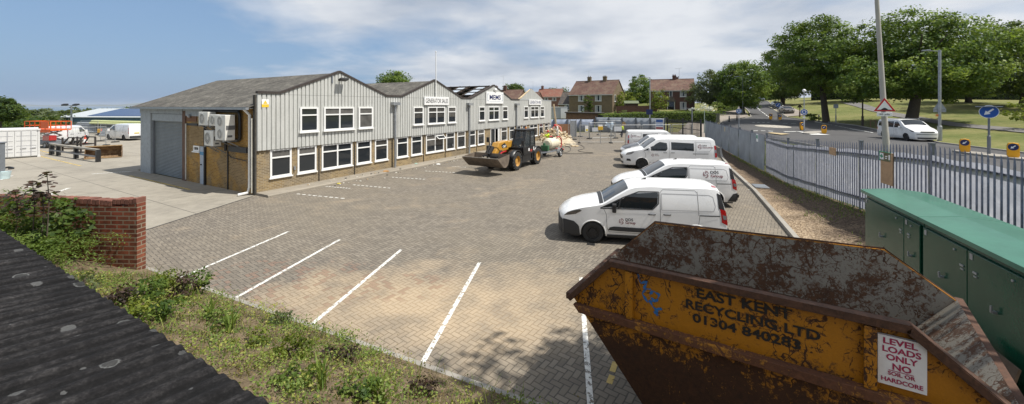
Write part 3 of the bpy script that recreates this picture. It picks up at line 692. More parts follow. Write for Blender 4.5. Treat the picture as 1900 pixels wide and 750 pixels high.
# shed roof: corrugated fibre cement sheets, real waves across the slope
def mat_nearroof():
    m, nt, b = newmat('dark weathered roof sheet'); P = coord(nt, 'Object')
    a = noise(nt, P, 5, 8, .75); f = noise(nt, P, 48, 6, .78)
    c = ramp(nt, mth(nt, 'ADD', mth(nt, 'MULTIPLY', a, .55), mth(nt, 'MULTIPLY', f, .45)), [(.34, (.004, .004, .004)), (.48, (.013, .012, .0125)), (.56, (.03, .028, .028)), (.68, (.085, .08, .078))])
    S = nd(nt, 'ShaderNodeMapping', {'Vector': P, 'Scale': (1.9, 1.9, .0)}).outputs[0]
    v = nd(nt, 'ShaderNodeTexVoronoi', {'Vector': S, 'Scale': 1.0, 'Randomness': 1.}, voronoi_dimensions='2D')
    rr = nd(nt, 'ShaderNodeSeparateXYZ', {0: v.outputs['Color']}).outputs[0]
    dd = mth(nt, 'ADD', v.outputs['Distance'], mth(nt, 'MULTIPLY', mth(nt, 'SUBTRACT', f, .5), .07))
    R = mth(nt, 'MULTIPLY', mth(nt, 'SUBTRACT', rr, .25), .19)
    inside = mth(nt, 'LESS_THAN', dd, R)
    rim = mth(nt, 'MULTIPLY', inside, mth(nt, 'ADD', .18, mth(nt, 'MULTIPLY', mth(nt, 'GREATER_THAN', dd, mth(nt, 'MULTIPLY', R, .78)), .45)))
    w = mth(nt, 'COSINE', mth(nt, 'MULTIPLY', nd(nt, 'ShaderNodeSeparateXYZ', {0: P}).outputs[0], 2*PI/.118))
    c = mixc(nt, ramp(nt, mth(nt, 'ADD', w, mth(nt, 'MULTIPLY', a, .8)), [(0., .55), (.5, 0.)]), c, (.003, .003, .003))  # shade painted into the valley colour, so the corrugations show on black
    c = mixc(nt, rim, c, (.16, .165, .16))
    v2 = nd(nt, 'ShaderNodeTexVoronoi', {'Vector': P, 'Scale': 4.6, 'Randomness': 1.}, voronoi_dimensions='2D'); r2 = nd(nt, 'ShaderNodeSeparateXYZ', {0: v2.outputs['Color']}).outputs[0]
    c = mixc(nt, mth(nt, 'MULTIPLY', mth(nt, 'LESS_THAN', mth(nt, 'ADD', v2.outputs['Distance'], mth(nt, 'MULTIPLY', mth(nt, 'SUBTRACT', f, .5), .2)), mth(nt, 'MULTIPLY', mth(nt, 'SUBTRACT', r2, .6), .4)), .5), c, (.15, .152, .15))
    setb(nt, b, Base_Color=c, Roughness=.92, Specular_IOR_Level=.2, Normal=bump(nt, mth(nt, 'ADD', a, f), .8, .012)); return m
t = thing('shed', 'low shed beside the bank with dark lichen spotted corrugated roof', 'shed', (0, 0, 0), math.atan2(-.478, .878))
b = MB(); NP = 168; PITCH = .118
def rf(i, j):
    s = -12+14.8*i; n = 1.02+.05*math.sin(s*40.5)*0-(4.2)*j
    lap = .012*((j*3.5) % 1.0)
    return (s, n, 2.80+(1.02-n)*.10+.0075*math.cos(2*PI*s/PITCH)+.007*math.sin(s*23+n*1.3)+lap)
b.grid(rf, int(14.8/PITCH*8), 14)
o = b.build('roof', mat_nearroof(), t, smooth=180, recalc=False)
md = o.modifiers.new('thick', 'SOLIDIFY'); md.thickness = .014; md.offset = -1
b = MB(); b.bx(-12, 2.8, -3.1, .8, -.1, 2.72); b.build('wall', mat_brick('shed brick', (.2, .08, .05), (.3, .13, .08), (.3, .27, .22)), t)

# plants on the bank
r = np.random.default_rng(5); P = []; N = []; Tt = []
def scatter(n, s0, s1, n0, n1, h, t0, t1, clump=1, cr=.12):
    for k in range(n//clump):
        s = s0+(s1-s0)*r.random(); x0, _ = bk(s, 4.5); nn = n0+(edge_n(x0)-.05-n0)*r.random() if n1 is None else n0+(n1-n0)*r.random()
        tt = t0+(t1-t0)*r.random(); hh = h*(.4+.9*r.random())
        for q in range(clump):
            x, y = bk(s+r.normal(0, cr), nn+r.normal(0, cr)); P.append((x, y, bankz(x, y)+r.random()**1.2*hh)); N.append((r.normal(0, .4), r.normal(0, .4), .9)); Tt.append(tt+r.normal(0, .08))
scatter(13000, -12, 4.5, 1.3, None, .11, .25, .9, 60, .13)
scatter(11000, -12, 0.6, 2.2, None, .26, .4, .95, 90, .11)
scatter(9000, -12, 4.5, 1.3, None, .05, .0, .1, 6, .2)
scatter(3000, -8, 3.5, 2.6, None, .12, .8, 1.0, 30, .1)
tag(leaves('bank_weeds', np.array(P), np.array(N), .036, LF_weed, None, np.array(Tt), 6, jit=.6), 'low tangled weeds and dry litter covering the bank', 'weeds', kind='stuff')
# grass blades
def blades(name, specs, mat, parent=None, seed=1):
    """specs: (x,y,z,height,lean x,lean y,width,tint): tapered bent blades"""
    n = len(specs); V = []; Fc = []; tv = []
    for (x, y, z, h, lx, ly, w, tt) in specs:
        a = random.random()*PI; cx, cy = math.cos(a)*w/2, math.sin(a)*w/2; o = len(V)
        for q, ww in ((0, .8), (.35, 1.), (.7, .75)):
            px, py, pz = x+lx*q*q*h, y+ly*q*q*h, z+h*q*(1-.25*q*(lx*lx+ly*ly)); V += [(px-cx*ww, py-cy*ww, pz), (px+cx*ww, py+cy*ww, pz)]
        V.append((x+lx*h, y+ly*h, z+h*(1-.3*(lx*lx+ly*ly))))
        Fc += [(o, o+1, o+3, o+2), (o+2, o+3, o+5, o+4), (o+4, o+5, o+6)]; tv += [tt]*3
    me = bpy.data.meshes.new(name); me.from_pydata(V, [], Fc); me.materials.append(mat)
    a_ = me.attributes.new('tint', 'FLOAT', 'FACE'); a_.data.foreach_set('value', tv)
    o = bpy.data.objects.new(name, me); COL.objects.link(o)
    if parent: o.parent = parent
    return o
sp = []
for k in range(5200):
    s = -12+16.5*random.random(); x0, _ = bk(s, 4.5); nn = 1.4+(edge_n(x0)-.02-1.4)*random.random()**.8; x, y = bk(s, nn)
    dry = random.random() < .45
    sp.append((x, y, bankz(x, y)-.01, (.08+.24*random.random()**2)*(1 if s < 1 else .6), random.gauss(0, .5), random.gauss(0, .5), .009, random.uniform(0, .1) if dry else random.uniform(.3, .95)))
tag(blades('bank_grass', sp, LF_weed), 'thin green and straw coloured grass growing through the bank weeds', 'grass', kind='stuff')
def spiky(px, py, h, lab, n=16, w=.028, spread=.35):
    x, y, z = at(px, py, .6)
    for it in range(12): z = bankz(x, y); x, y, _ = at(px, py, z)
    t = thing('iris_plant', lab, 'plant', (x, y, z), 0, 'spiky plants on the bank')
    blades('foliage', [(random.gauss(0, .03), random.gauss(0, .03), 0, h*(.55+.5*random.random()), random.gauss(0, spread), random.gauss(0, spread), w, random.uniform(.42, .72)) for _ in range(n)], LF_weed, t)
for a in ((597, 722, .46, 'tall sword leaved iris nearest the middle of the bank'), (706, 748, .42, 'sword leaved iris at the bottom edge of the photo'), (389, 583, .42, 'bright sword leaved iris below the second white parking line'), (424, 618, .44, 'loose sword leaved iris right of the brightest one'), (350, 560, .32, 'small sword leaved iris near the end of the brick wall')): spiky(*a)
def weedbush(px, py, size, mat, lab, n=700, leaf=.06, seed=1, cat='weed'):
    x, y, z = at(px, py, .6)
    for it in range(12): z = bankz(x, y); x, y, _ = at(px, py, z)
    bush('leafy_weed', lab, (x, y, z-.03), size, mat, n, leaf, cat, seed, 'leafy weeds on the bank', cl_r=.12, per=26)
weedbush(275, 560, (.32, .28, .48), LF_con, 'leafy green weed clump at the foot of the brick wall end', seed=61)
weedbush(335, 556, (.26, .25, .5), LF_red, 'reddish brown weed clump beside the first parking line', 420, seed=62)
weedbush(365, 545, (.25, .22, .5), LF_con, 'upright green weed clump touching the first parking line', 420, seed=63)
weedbush(222, 566, (.22, .2, .3), LF_red, 'dull brown weed clump in front of the brick wall', 380, seed=64)
weedbush(545, 662, (.28, .22, .26), LF_lime, 'yellow green weed clump in the middle of the bank', 420, seed=65)
weedbush(300, 590, (.34, .3, .36), LF_con, 'spreading green weed between the conifer and the irises', 480, seed=66)
weedbush(150, 545, (.3, .3, .5), LF_olive, 'grey green weed below the conifer', 420, seed=67)
for px_, py_, s_, m_, n_, lb_, sd_ in ((300, 548, (.24, .2, .55), LF_lime, 420, 'tall yellow green weed right of the wall end', 81), (410, 600, (.3, .26, .24), LF_con, 420, 'low green weed beside the loose sword leaved iris', 82), (470, 640, (.3, .25, .2), LF_lime, 380, 'low yellow green weed midway along the bank', 83), (545, 705, (.3, .25, .2), LF_con, 420, 'dark green ground weed left of the tallest iris', 84), (640, 668, (.26, .2, .22), LF_red, 300, 'reddish dead weed near the third parking line', 85), (660, 735, (.28, .24, .2), LF_con, 420, 'dark green ground weed right of the tallest iris', 86), (520, 600, (.2, .18, .26), LF_olive, 320, 'grey green weed at the edging below the second parking line', 87), (250, 600, (.3, .26, .3), LF_lime, 420, 'yellow green weed close to the roof edge below the wall', 88), (780, 730, (.3, .22, .16), LF_red, 260, 'brown dead stalks beside the edging near the fourth line', 89)):
    weedbush(px_, py_, s_, m_, lb_, n_, .055, sd_)
# feathery conifer and dark sapling in front of the wall
t = thing('conifer_shrub', 'wide feathery green conifer shrub in front of the brick wall', 'shrub', (-11.15, 8.3, .5)); t.scale = (1.22, 1.15, 1.12); r = np.random.default_rng(9)
P = []; N = []; Tt = []
for k in range(430):
    a = r.random()*2*PI; q = r.random()**.5; L = .6+1.15*q; z0 = .35+1.15*(1-q*.8)*r.random(); ct = .3+.5*r.random()
    ox, oy = -1.9+2.9*r.random()-.2, r.normal(0, .35)
    hx = 1.0 if ox < .1 else .7
    for m in range(84):
        f = r.random(); w = (1-f)*.24+.03
        P.append((ox+math.cos(a)*L*f*.75+r.normal(0, w*.6), oy+math.sin(a)*L*f*.6+r.normal(0, w*.6), (z0+.32*f-.34*f*f)*hx*(1.25 if ox < -.6 else 1)+r.normal(0, .035))); N.append((0, 0, 1.)); Tt.append(ct+.2*(f-.5)+r.normal(0, .08))
leaves('foliage', np.array(P), np.array(N), .062, LF_con, t, np.array(Tt), 10, aspect=.3, jit=.5, droop=.3)
b = MB()
for k in range(5): b.tube([(-1.6+.35*k, .1, -.3), (-1.6+.4*k, .1, .5)], [.05, .02], 5)
b.build('stem', M_bark, t)
def sapling(x, y, z0, hs, lab):
    t = thing('sapling', lab, 'sapling', (x, y, z0), 0); b = MB(); P = []; N = []
    for (ox, h) in hs:
        b.tube([(ox, 0, 0), (ox+.03, .02, h*.6), (ox, 0, h)], [.014, .01, .006], 5)
        for lev in range(3):
            for k in range(5):
                a = k*1.256+lev; L = .13+.045*lev
                for q in range(3): P.append((ox+math.cos(a)*L*(q+.6)/2.2, math.sin(a)*L*(q+.6)/2.2, h-.02-.2*lev-.05*q)); N.append((math.cos(a)*.5, math.sin(a)*.5, 1))
    b.build('stem', M_bark, t); leaves('foliage', np.array(P), np.array(N), .13, LF_red, t, None, 12, jit=.25)
x, y, _ = pY(60, 8.5); sapling(x, y, 1.18, [(0, 1.35), (.32, 1.55), (-.38, 1.15), (.2, 1.1)], 'thin stemmed sapling with drooping dark purple leaves above the conifer')
# dark glossy shrub behind the conifer at the left
bush('dark_shrub', 'dark purple leaved shrub against the left end of the brick wall', (-11.2, 8.95, .6), (1.15, .45, 1.5), LF_dark, 1500, .12, 'shrub', 68, cl_r=.25)

# ------------------------------------------------------------------ brick boundary wall
t = thing('brick_wall', 'weathered red brick boundary wall with brick coping left of the lot', 'wall', (-9.2, 9.5, 0), rad(180-2.5))
Mb = mat_brick('red wall brick', (.13, .047, .028), (.26, .09, .047), (.235, .19, .135), bw=.31, bh=.106, patch=(.27, .062, .034), stain=.85, mort=.014)
b = MB(); b.prism([(0, -.2), (9, -.2), (9, 1.9), (1.5, 1.78), (.5, 1.72), (.22, 1.74), (.22, 1.80), (0, 1.80)], lambda u, v, w: (u, w, v), -.11, .11); b.build('brickwork', Mb, t)
b = MB(); x = .0; k = 0
zz = lambda u: 1.74+.03 if u < .55 else 1.72+.06*(u-.5) if u < 1.5 else 1.78+.016*(u-1.5)
while x < 8.9:
    z = zz(x); b.box((x+.05, 0, z+.065+(.03 if x < .1 else 0)+random.uniform(-.008, .008)), (.094, .235+random.uniform(-.01, .01), .125)); x += .106
b.build('coping', pm('coping brick', (.17, .07, .048), .9, var=.45, scale=3, bmp=.5), t, bevel=.006)
# ------------------------------------------------------------------ the long two-storey workshop with four gables
BC = Vector((-12.02, 17.96, 0)); BA = math.atan2(.8733, .4871)
BW = lambda s, out, z: (BC.x+s*.4871+out*.8733, BC.y+s*.8733-out*.4871, z)          # point in front of the facade
LW = lambda t, out, z: (BC.x-t*.8733-out*.4871, BC.y+t*.4871-out*.8733, z)          # point in front of the gable end
bld = thing('workshop_building', 'long two storey workshop with four corrugated grey gables over yellow brick', 'building', BC, BA)
LEN = 34.75; DEP = 13.9; CB = 2.07
PK = [4.39, 12.55, 20.98, 29.05]; VL = [(0, 1.04), (7.83, 9.15), (15.9, 17.2), (24.35, 26.1), (32.4, LEN)]
def ftop(s):
    for a, c in VL:
        if a <= s <= c: return 4.80
    for i, p in enumerate(PK):
        a, c = VL[i][1], VL[i+1][0]
        if a < s < c:
            k = (s-a)/(p-a) if s < p else (c-s)/(c-p); return 4.80+1.30*k
    return 4.8
def mat_cladding():
    m, nt, b = newmat('grey corrugated cladding'); P = coord(nt, 'Object')
    S = nd(nt, 'ShaderNodeMapping', {'Vector': P, 'Scale': (1.6, 1, .35)}).outputs[0]
    a = noise(nt, S, 1.6, 7, .65); f = noise(nt, P, 9, 5, .7)
    streak = noise(nt, nd(nt, 'ShaderNodeMapping', {'Vector': P, 'Scale': (5., 1, .22)}).outputs[0], 2.0, 6, .7)
    c = ramp(nt, mth(nt, 'ADD', mth(nt, 'MULTIPLY', a, .6), mth(nt, 'MULTIPLY', f, .4)), [(.3, (.40, .405, .385)), (.5, (.485, .49, .465)), (.7, (.56, .56, .535))])
    c = mixc(nt, ramp(nt, streak, [(.53, 0.), (.72, .55)]), c, (.24, .235, .21))
    s = nd(nt, 'ShaderNodeSeparateXYZ', {0: P})
    lap = mth(nt, 'LESS_THAN', mth(nt, 'ABSOLUTE', mth(nt, 'SUBTRACT', s.outputs[2], 4.74)), .012)
    c = mixc(nt, mth(nt, 'MULTIPLY', lap, .5), c, (.1, .1, .09))
    setb(nt, b, Base_Color=c, Roughness=.62, Specular_IOR_Level=.35); return m
b = MB(); PITCH2 = .215; s = 0.; cols = []
while s < LEN:
    for ds, o in ((0, .0), (.022, .052), (.17, .052), (.192, .0)):
        if s+ds <= LEN: cols.append((s+ds, .06+o))
    s += PITCH2
for i, (s, o) in enumerate(cols):
    for z in (CB, CB+.9, 3.9, ftop(s)): b.v.append((s, -o, z))
b.f = [(i*4+k, (i+1)*4+k, (i+1)*4+k+1, i*4+k+1) for i in range(len(cols)-1) for k in range(3)]; b.mi = [0]*len(b.f)
b.build('cladding', mat_cladding(), bld, recalc=False)
M_yb = mat_brick('yellow stock brick', (.21, .145, .07), (.36, .26, .125), (.33, .28, .2), patch=(.19, .15, .10), stain=.45)
M_ob = mat_brick('orange stock brick', (.30, .155, .032), (.47, .265, .06), (.35, .25, .12), patch=(.2, .155, .10), stain=.5)
# brick ground floor with real openings is built as piers round each window
LOW = [(.63, 1.68), (1.99, 3.03), (3.34, 5.3), (5.6, 6.68), (6.96, 8.02), (8.79, 9.84), (10.15, 11.24), (11.66, 13.71), (14.0, 15.08), (15.41, 16.53), (16.98, 18.05), (18.4, 19.47), (22.46, 23.64), (24.1, 25.2), (25.55, 26.6), (26.95, 28.0), (28.7, 30.77), (31.21, 32.37), (32.79, 33.9), (34.2, 34.72)]
UP = [(2.04, 3.05), (3.38, 5.32), (5.64, 6.69), (10.22, 11.24), (11.72, 13.67), (14.04, 15.08), (18.4, 19.36), (19.95, 21.86), (22.49, 23.54), (27.09, 28.11), (28.7, 30.77), (31.29, 32.37)]
DOOR = (20.5, 22.3)
b = MB(); x = 0.; ops = sorted([(a, c, .69, 2.05) for a, c in LOW]+[(DOOR[0], DOOR[1], .02, 2.05)])
for a, c, z0, z1 in ops:
    b.bx(x, a, 0, .28, -.2, CB+.02); b.bx(a, c, 0, .28, -.2, z0); x = c
b.bx(x, LEN, 0, .28, -.2, CB+.02)
b.bx(LEN-.28, LEN, .28, 9, -.2, 2.6)                                                # what is left of the far end wall
b.bx(LEN-.28, LEN, 9, DEP, -.2, 1.3)
b.build('brick_wall', M_yb, bld)
# end wall (the gable side facing the concrete yard): shutter bay, brown pillar, orange brick
tt = lambda px: (-12.02-17.96*(px-CX)/F)/(.8733+.4871*(px-CX)/F)
tS0, tS1 = tt(281.5), tt(340.2); tP0, tP1 = tt(340.4), tt(346); tD0, tD1 = tt(381), tt(371.5); tW0, tW1 = tt(371), tt(359.5)
def lbx(b, t0, t1, o0, o1, z0, z1, mi=0): b.bx(-o1, -o0, min(t0, t1), max(t0, t1), z0, z1, mi)
b = MB()
lbx(b, .28, tD0, -.28, 0, -.2, 4.2); lbx(b, tD1, tP1, -.28, 0, -.2, 1.70); lbx(b, tD1, tW0, -.28, 0, 1.70, 2.02); lbx(b, tW1, tP1, -.28, 0, 1.70, 2.02); lbx(b, tD0, tP1, -.28, 0, 2.02, 4.2)
b.build('brick_wall', M_ob, bld)
b = MB(); b.bx(-.075, -.002, -.06, .12, -.1, 4.7); b.bx(-.002, .0, -.06, 0, 0, 4.7); b.build('corner_board', pm('dark weathered brickwork', (.055, .05, .042), .9, var=.4, bmp=.4), bld)
b = MB(); lbx(b, tP0, tP1, -.2, .06, -.1, 3.9); b.build('pillar', pm('brown painted timber', (.12, .065, .04), .8, var=.3, scale=3), bld)
def mat_shutter():
    m, nt, b = newmat('grey roller shutter'); P = coord(nt, 'Object'); s = nd(nt, 'ShaderNodeSeparateXYZ', {0: P})
    w = mth(nt, 'SINE', mth(nt, 'MULTIPLY', s.outputs[2], 2*PI/.085)); n = noise(nt, P, 1.8, 6, .65)
    c = ramp(nt, n, [(.3, (.19, .215, .225)), (.7, (.27, .295, .3))]); c = mixc(nt, ramp(nt, w, [(.0, .45), (.25, 0.)]), c, (.1, .115, .12))
    setb(nt, b, Base_Color=c, Roughness=.5, Metallic=.2, Normal=bump(nt, w, .8, .02)); return m
b = MB(); lbx(b, tS0, tS1, -.16, -.13, 0, 3.45); b.build('shutter_door', mat_shutter(), bld)
M_lb = pm('weathered blue grey paint', (.30, .33, .35), .7, var=.15, dirt=(.16, .15, .13), dirt_amt=.4)
b = MB(); lbx(b, tS1, tS0, -.125, .0, 3.28, 3.70)
b.build('shutter_box', M_lb, bld)
b = MB(); lbx(b, tS0+.02, tt(262.7), -.6, .05, -.1, 3.86); b.build('pillar', M_lb, bld)
b = MB(); lbx(b, tP0-.02, tt(262.3), -.42, .07, 3.72, 4.02); lbx(b, tt(383), tP0-.04, -.2, .05, 3.62, 4.02); b.build('lintel', M_lb, bld)
b = MB(); lbx(b, tS0-.001, tS0-.10, -.125, -.04, 0, 3.27); lbx(b, tS1+.02, tS1+.10, -.125, -.04, 0, 3.27); b.build('shutter_guide', M_greyst, bld)
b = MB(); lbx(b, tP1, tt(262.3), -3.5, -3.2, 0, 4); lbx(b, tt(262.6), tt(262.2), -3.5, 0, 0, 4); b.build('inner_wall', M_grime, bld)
d = MB(); lbx(d, tD0, tD1, -.08, .012, 0, 2.0); dr = d.build('door', pm('pale blue grey door', (.36, .41, .47), .55, var=.08), bld)
d = MB(); lbx(d, tD0+.12, tD0+.6, .0125, .018, 1.55, 1.72); d.build('notice', pm('blue notice', (.05, .22, .4), .5), dr)
d = MB(); lbx(d, tD1-.12, tD1-.2, .013, .06, 1.0, 1.06); d.build('handle', M_black, dr)

M_blind = [pm('faded blind', (k*1.05, k, k*.92), .25, var=.35, scale=2) for k in (.05, .1, .17)]
def window(kind, a, c, z0, z1, out, face='f', n=1):
    """white frame with top lights; child pane of dark glass"""
    W = c-a; fr = .09 if W > .5 else .06; b = MB(); y0, y1 = -out, -out+.1
    def q(u0, u1, w0, w1, p=0.):
        if face == 'f': b.bx(u0, u1, y0-p, y1, w0, w1)
        else: b.bx(y0-p, y1, u0, u1, w0, w1)
    q(a, a+fr, z0, z1); q(c-fr, c, z0, z1); q(a+fr, c-fr, z0, z0+fr*.9); q(a+fr, c-fr, z1-fr*.8, z1)
    tl = z1-.40 if z1-z0 > .9 else None
    if n == 2: q((a+c)/2-.04, (a+c)/2+.04, z0+fr*.9, z1-fr*.8)
    if tl:
        for k in range(n):
            u0 = a+fr if k == 0 else (a+c)/2+.04; u1 = c-fr if k == n-1 else (a+c)/2-.04; q(u0, u1, tl-.035, tl+.035, .004)
    q(a-.05, c+.05, z0-.06, z0-.002, .05)                                           # sill
    w = b.build(kind, M_white, bld)
    b = MB()
    if face == 'f': b.bx(a+.02, c-.02, y0+.045, y0+.05, z0+.02, z1-.02)
    else: b.bx(y0+.045, y0+.05, a+.02, c-.02, z0+.02, z1-.02)
    b.build('pane', M_glass, w)
    rq = random.Random(int(a*97)+int(z0*10))
    if face == 'f' and rq.random() < .45:
        zb_ = z0+.1+(z1-z0)*rq.choice((0, .3, .45, .62)); MB().bx(a+fr+.01, c-fr-.01, y0+.038, y0+.043, zb_, z1-.08).build('blind', M_blind[rq.randrange(3)], w)
    return w
for a, c in LOW: window('window', a, c, .69, 2.05, .03, n=2 if c-a > 1.5 else 1)
UPW = [(window('window', a, c, 2.83, 4.10, .175, n=2 if c-a > 1.5 else 1), (a, c)) for a, c in UP]
window('window', tW0+.03, tW1, 1.71, 2.01, .03, 'e')
# surrounds boxed out of the corrugations round the upper windows
M_sur = pm('pale grey trim', (.42, .42, .40), .7)
for w, (a, c) in UPW: MB().bx(a-.05, c+.05, -.094, -.02, 2.74, 4.16).build('surround', M_sur, w)
# an open top light
Rx = Matrix.Rotation(rad(-50), 3, 'X'); b = MB()
for dx, dz, w_, h_ in ((0, .17, .92, .06), (0, -.17, .92, .06), (-.43, 0, .06, .4), (.43, 0, .06, .4)): b.box(Vector((13.2, -.17, 1.78))+Rx @ Vector((dx, 0, dz)), (w_, .035, h_), M=Rx)
oc = b.build('open_casement', M_white, bld); MB().box((13.2, -.17, 1.78), (.84, .01, .32), M=Rx).build('pane', M_glass, oc)
# entrance: white frame, door leaf ajar, dark lobby
b = MB(); b.bx(DOOR[0], DOOR[0]+.08, -.03, .08, 0, 2.05); b.bx(DOOR[1]-.08, DOOR[1], -.03, .08, 0, 2.05); b.bx(DOOR[0], DOOR[1], -.035, .08, 1.97, 2.06); b.bx(21.28, 21.36, -.03, .08, 0, 1.97)
e = b.build('door', M_white, bld)
b = MB(); b.box((21.8, -.12, 1.0), (.78, .05, 1.9), rad(22)); b.build('door_leaf', M_white, e)
b = MB(); b.bx(20.6, 21.27, .02, .03, .1, 1.95); b.build('pane', M_glass, e)
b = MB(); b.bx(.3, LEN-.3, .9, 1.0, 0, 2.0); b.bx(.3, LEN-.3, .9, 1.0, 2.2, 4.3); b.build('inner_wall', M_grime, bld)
# barge boards along the zigzag parapet
b = MB(); pts = [(0, 4.80)]
for i, p in enumerate(PK[:3]): pts += [(VL[i][1], 4.80), (p, 6.10), (VL[i+1][0], 4.80)]
pts += [(VL[3][1], 4.80)]
for (s0, z0), (s1, z1) in zip(pts[:-1], pts[1:]): b.bar((s0, -.06, z0+.03), (s1, -.06, z1+.03), .2, .11)
b.build('barge_board', pm('dark brown barge board', (.045, .036, .032), .8, var=.3), bld)
b = MB(); b.bx(26.1, LEN, -.12, .1, 4.80, 4.86); b.build('parapet_capping', M_lb, bld)
# roofs
def mat_roof():
    m, nt, b = newmat('grey asbestos roof sheet'); P = coord(nt, 'Object'); s = nd(nt, 'ShaderNodeSeparateXYZ', {0: P})
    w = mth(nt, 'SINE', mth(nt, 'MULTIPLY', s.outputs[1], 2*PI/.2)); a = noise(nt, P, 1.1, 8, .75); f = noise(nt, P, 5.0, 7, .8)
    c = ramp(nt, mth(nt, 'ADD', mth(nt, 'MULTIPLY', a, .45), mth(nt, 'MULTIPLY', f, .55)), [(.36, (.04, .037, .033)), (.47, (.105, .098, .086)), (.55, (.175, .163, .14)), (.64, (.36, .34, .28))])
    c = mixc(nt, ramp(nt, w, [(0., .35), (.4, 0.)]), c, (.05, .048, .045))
    setb(nt, b, Base_Color=c, Roughness=.92, Specular_IOR_Level=.2, Normal=bump(nt, mth(nt, 'ADD', w, mth(nt, 'MULTIPLY', f, .6)), .7, .03)); return m
M_roof = mat_roof()
def slope(b, s0, z0, s1, z1, y0=.02, y1=DEP, th=.05):
    b.prism([(s0, z0), (s1, z1), (s1, z1-th), (s0, z0-th)], lambda u, v, w: (u, w, v), y0, y1)
EAVE = (-.34, 4.13)
b = MB(); slope(b, *EAVE, PK[0], 6.06); slope(b, PK[0], 6.061, 8.46, 4.5); b.build('roof', M_roof, bld)
b = MB(); slope(b, 8.47, 4.5, PK[1], 6.06); slope(b, PK[1], 6.061, 16.5, 4.5); b.build('roof', M_roof, bld)
b = MB(); slope(b, PK[2], 6.061, 25.2, 4.5); slope(b, 16.51, 4.5, PK[2], 6.06, 8.5); b.build('roof', M_roof, bld)
b = MB()                                                                             # stripped slope of the third roof: bare rafters and purlins
for k in range(8): b.bar((16.6, .4+k*1.15, 4.5), (PK[2], .4+k*1.15, 6.05), .1, .16)
for k in range(5): b.bx(17.2+k*.85, 17.32+k*.85, .2, 8.6, 4.72+k*.315, 4.82+k*.315)
b.build('rafter', pm('dark old timber', (.06, .045, .035), .9, var=.3), bld)
b = MB()
for k, (y0, y1, u0, u1) in enumerate(((1.7, 2.6, .08, .3), (.6, 1.4, .4, .9), (2.9, 3.7, .35, .9), (4.1, 4.9, .1, .55), (5.2, 6.0, .5, .95))):
    S0, S1 = 16.6+(PK[2]-16.6)*u0, 16.6+(PK[2]-16.6)*u1; slope(b, S0, 4.56+1.55*u0, S1, 4.56+1.55*u1, y0, y1, .02)
b.build('skylight', pm('cloudy skylight sheet', (.45, .5, .55), .35, var=.15), bld)
b = MB()                                                                             # fourth gable: fresh timber pediment
b.bar((26.3, .1, 4.86), (PK[3], .1, 6.0), .1, .14); b.bar((PK[3], .1, 6.0), (32.2, .1, 4.86), .1, .14); b.bx(26.4, 32.2, .05, .16, 4.85, 4.98)
for k in range(-4, 5):
    s_ = PK[3]+k*.55; b.bx(s_-.05, s_+.05, .08, .16, 4.95, 5.98-abs(k)*.22)
b.bar((27.2, .14, 5.0), (29.6, .14, 5.7), .08, .1); b.bar((31.0, .14, 5.0), (28.5, .14, 5.6), .08, .1)
b.prism([(27.0, 4.98), (31.2, 4.98), (PK[3], 5.85)], lambda u, v, w: (u, w, v), .2, .24)
b.build('timber_pediment', M_cream, bld)
b = MB(); b.bx(26, 33.8, .3, DEP, 4.30, 4.36); b.bx(.2, LEN-.3, DEP-.3, DEP, 0, 4.3); b.build('deck', pm('roof deck', (.2, .19, .17), .9), bld)
b = MB(); b.bx(EAVE[0]-.1, EAVE[0]+.03, .0, DEP, 4.0, 4.11); b.bx(EAVE[0]+.03, -.005, .05, DEP, 4.06, 4.075); b.build('gutter', M_galv, bld)
# rainwater pipes
def pipe(name, mat, pts, r=.055, par=bld, n=10): return MB().tube(pts, r, n).build(name, mat, par, smooth=50)
for sx in (8.47, 16.84, 25.3):
    b = MB(); b.tube([(sx, -.22, 4.25), (sx, -.22, .55), (sx, -.2, .12)], .075, 10); b.bx(sx-.3, sx+.3, -.42, -.1, 4.22, 4.42)
    b.build('downpipe', pm('grey downpipe', (.25, .26, .265), .6, var=.15) if sx > 9 else M_galv, bld, smooth=40)
for sx in (3.18, 5.45, 11.4, 13.86, 18.22, 24.9): pipe('conduit', M_black, [(sx, -.03, .05), (sx, -.03, 1.9)], .022)
b = MB(); b.tube([(EAVE[0]-.03, .34, 4.05), (-.1, .34, 3.75), (-.1, .34, .35), (-.18, .36, .1), (-.55, .45, .06)], .065, 10); b.build('downpipe', M_white, bld, smooth=50)
pipe('downpipe', pm('cream pipe', (.62, .6, .52), .5), [(-.12, .12, 3.6), (-.12, .12, .1)], .03)
tb = tt(382.4); tv = tt(424)
pipe('waste_pipe', M_black, [(-.06, tb, 3.3), (-.06, tb, 0)], .055); pipe('waste_pipe', M_black, [(-.035, tv, 1.95), (-.035, tv, 0)], .03)
pipe('vent_pipe', pm('pale pipe', (.5, .5, .46), .6), [(-.1, tt(349), 3.2), (-.1, tt(349), .1)], .035)
b = MB(); lbx(b, tt(462), tt(428), .01, .12, 1.93, 2.2); b.build('cable_tray', M_black, bld)
b = MB(); lbx(b, tt(368), tt(346.8), .005, .05, 3.1, 3.22); b.build('cable_tray', M_black, bld)
b = MB(); tC0, tC1 = tt(450), tt(384)
b.tube([(-.12, tt(381), 3.62), (-.12, tt(383), 3.92), (-.12, tC0+.12, 3.92), (-.12, tC0, 3.8), (-.12, tC0, 2.62), (-.12, tC0+.15, 2.5), (-.12, tt(424), 2.45), (-.12, tv, 1.95)], .07, 8)
b.tube([(-.14, tt(390), 3.72), (-.14, tt(440), 3.72)], .045, 6); b.tube([(-.05, tv, 1.8), (-.05, tt(432), 1.62), (-.05, tt(460), 1.55)], .02, 6)
b.build('pipework', M_black, bld, smooth=50)
b = MB(); b.bx(-.02, .0, .02, .02, 0, 0)
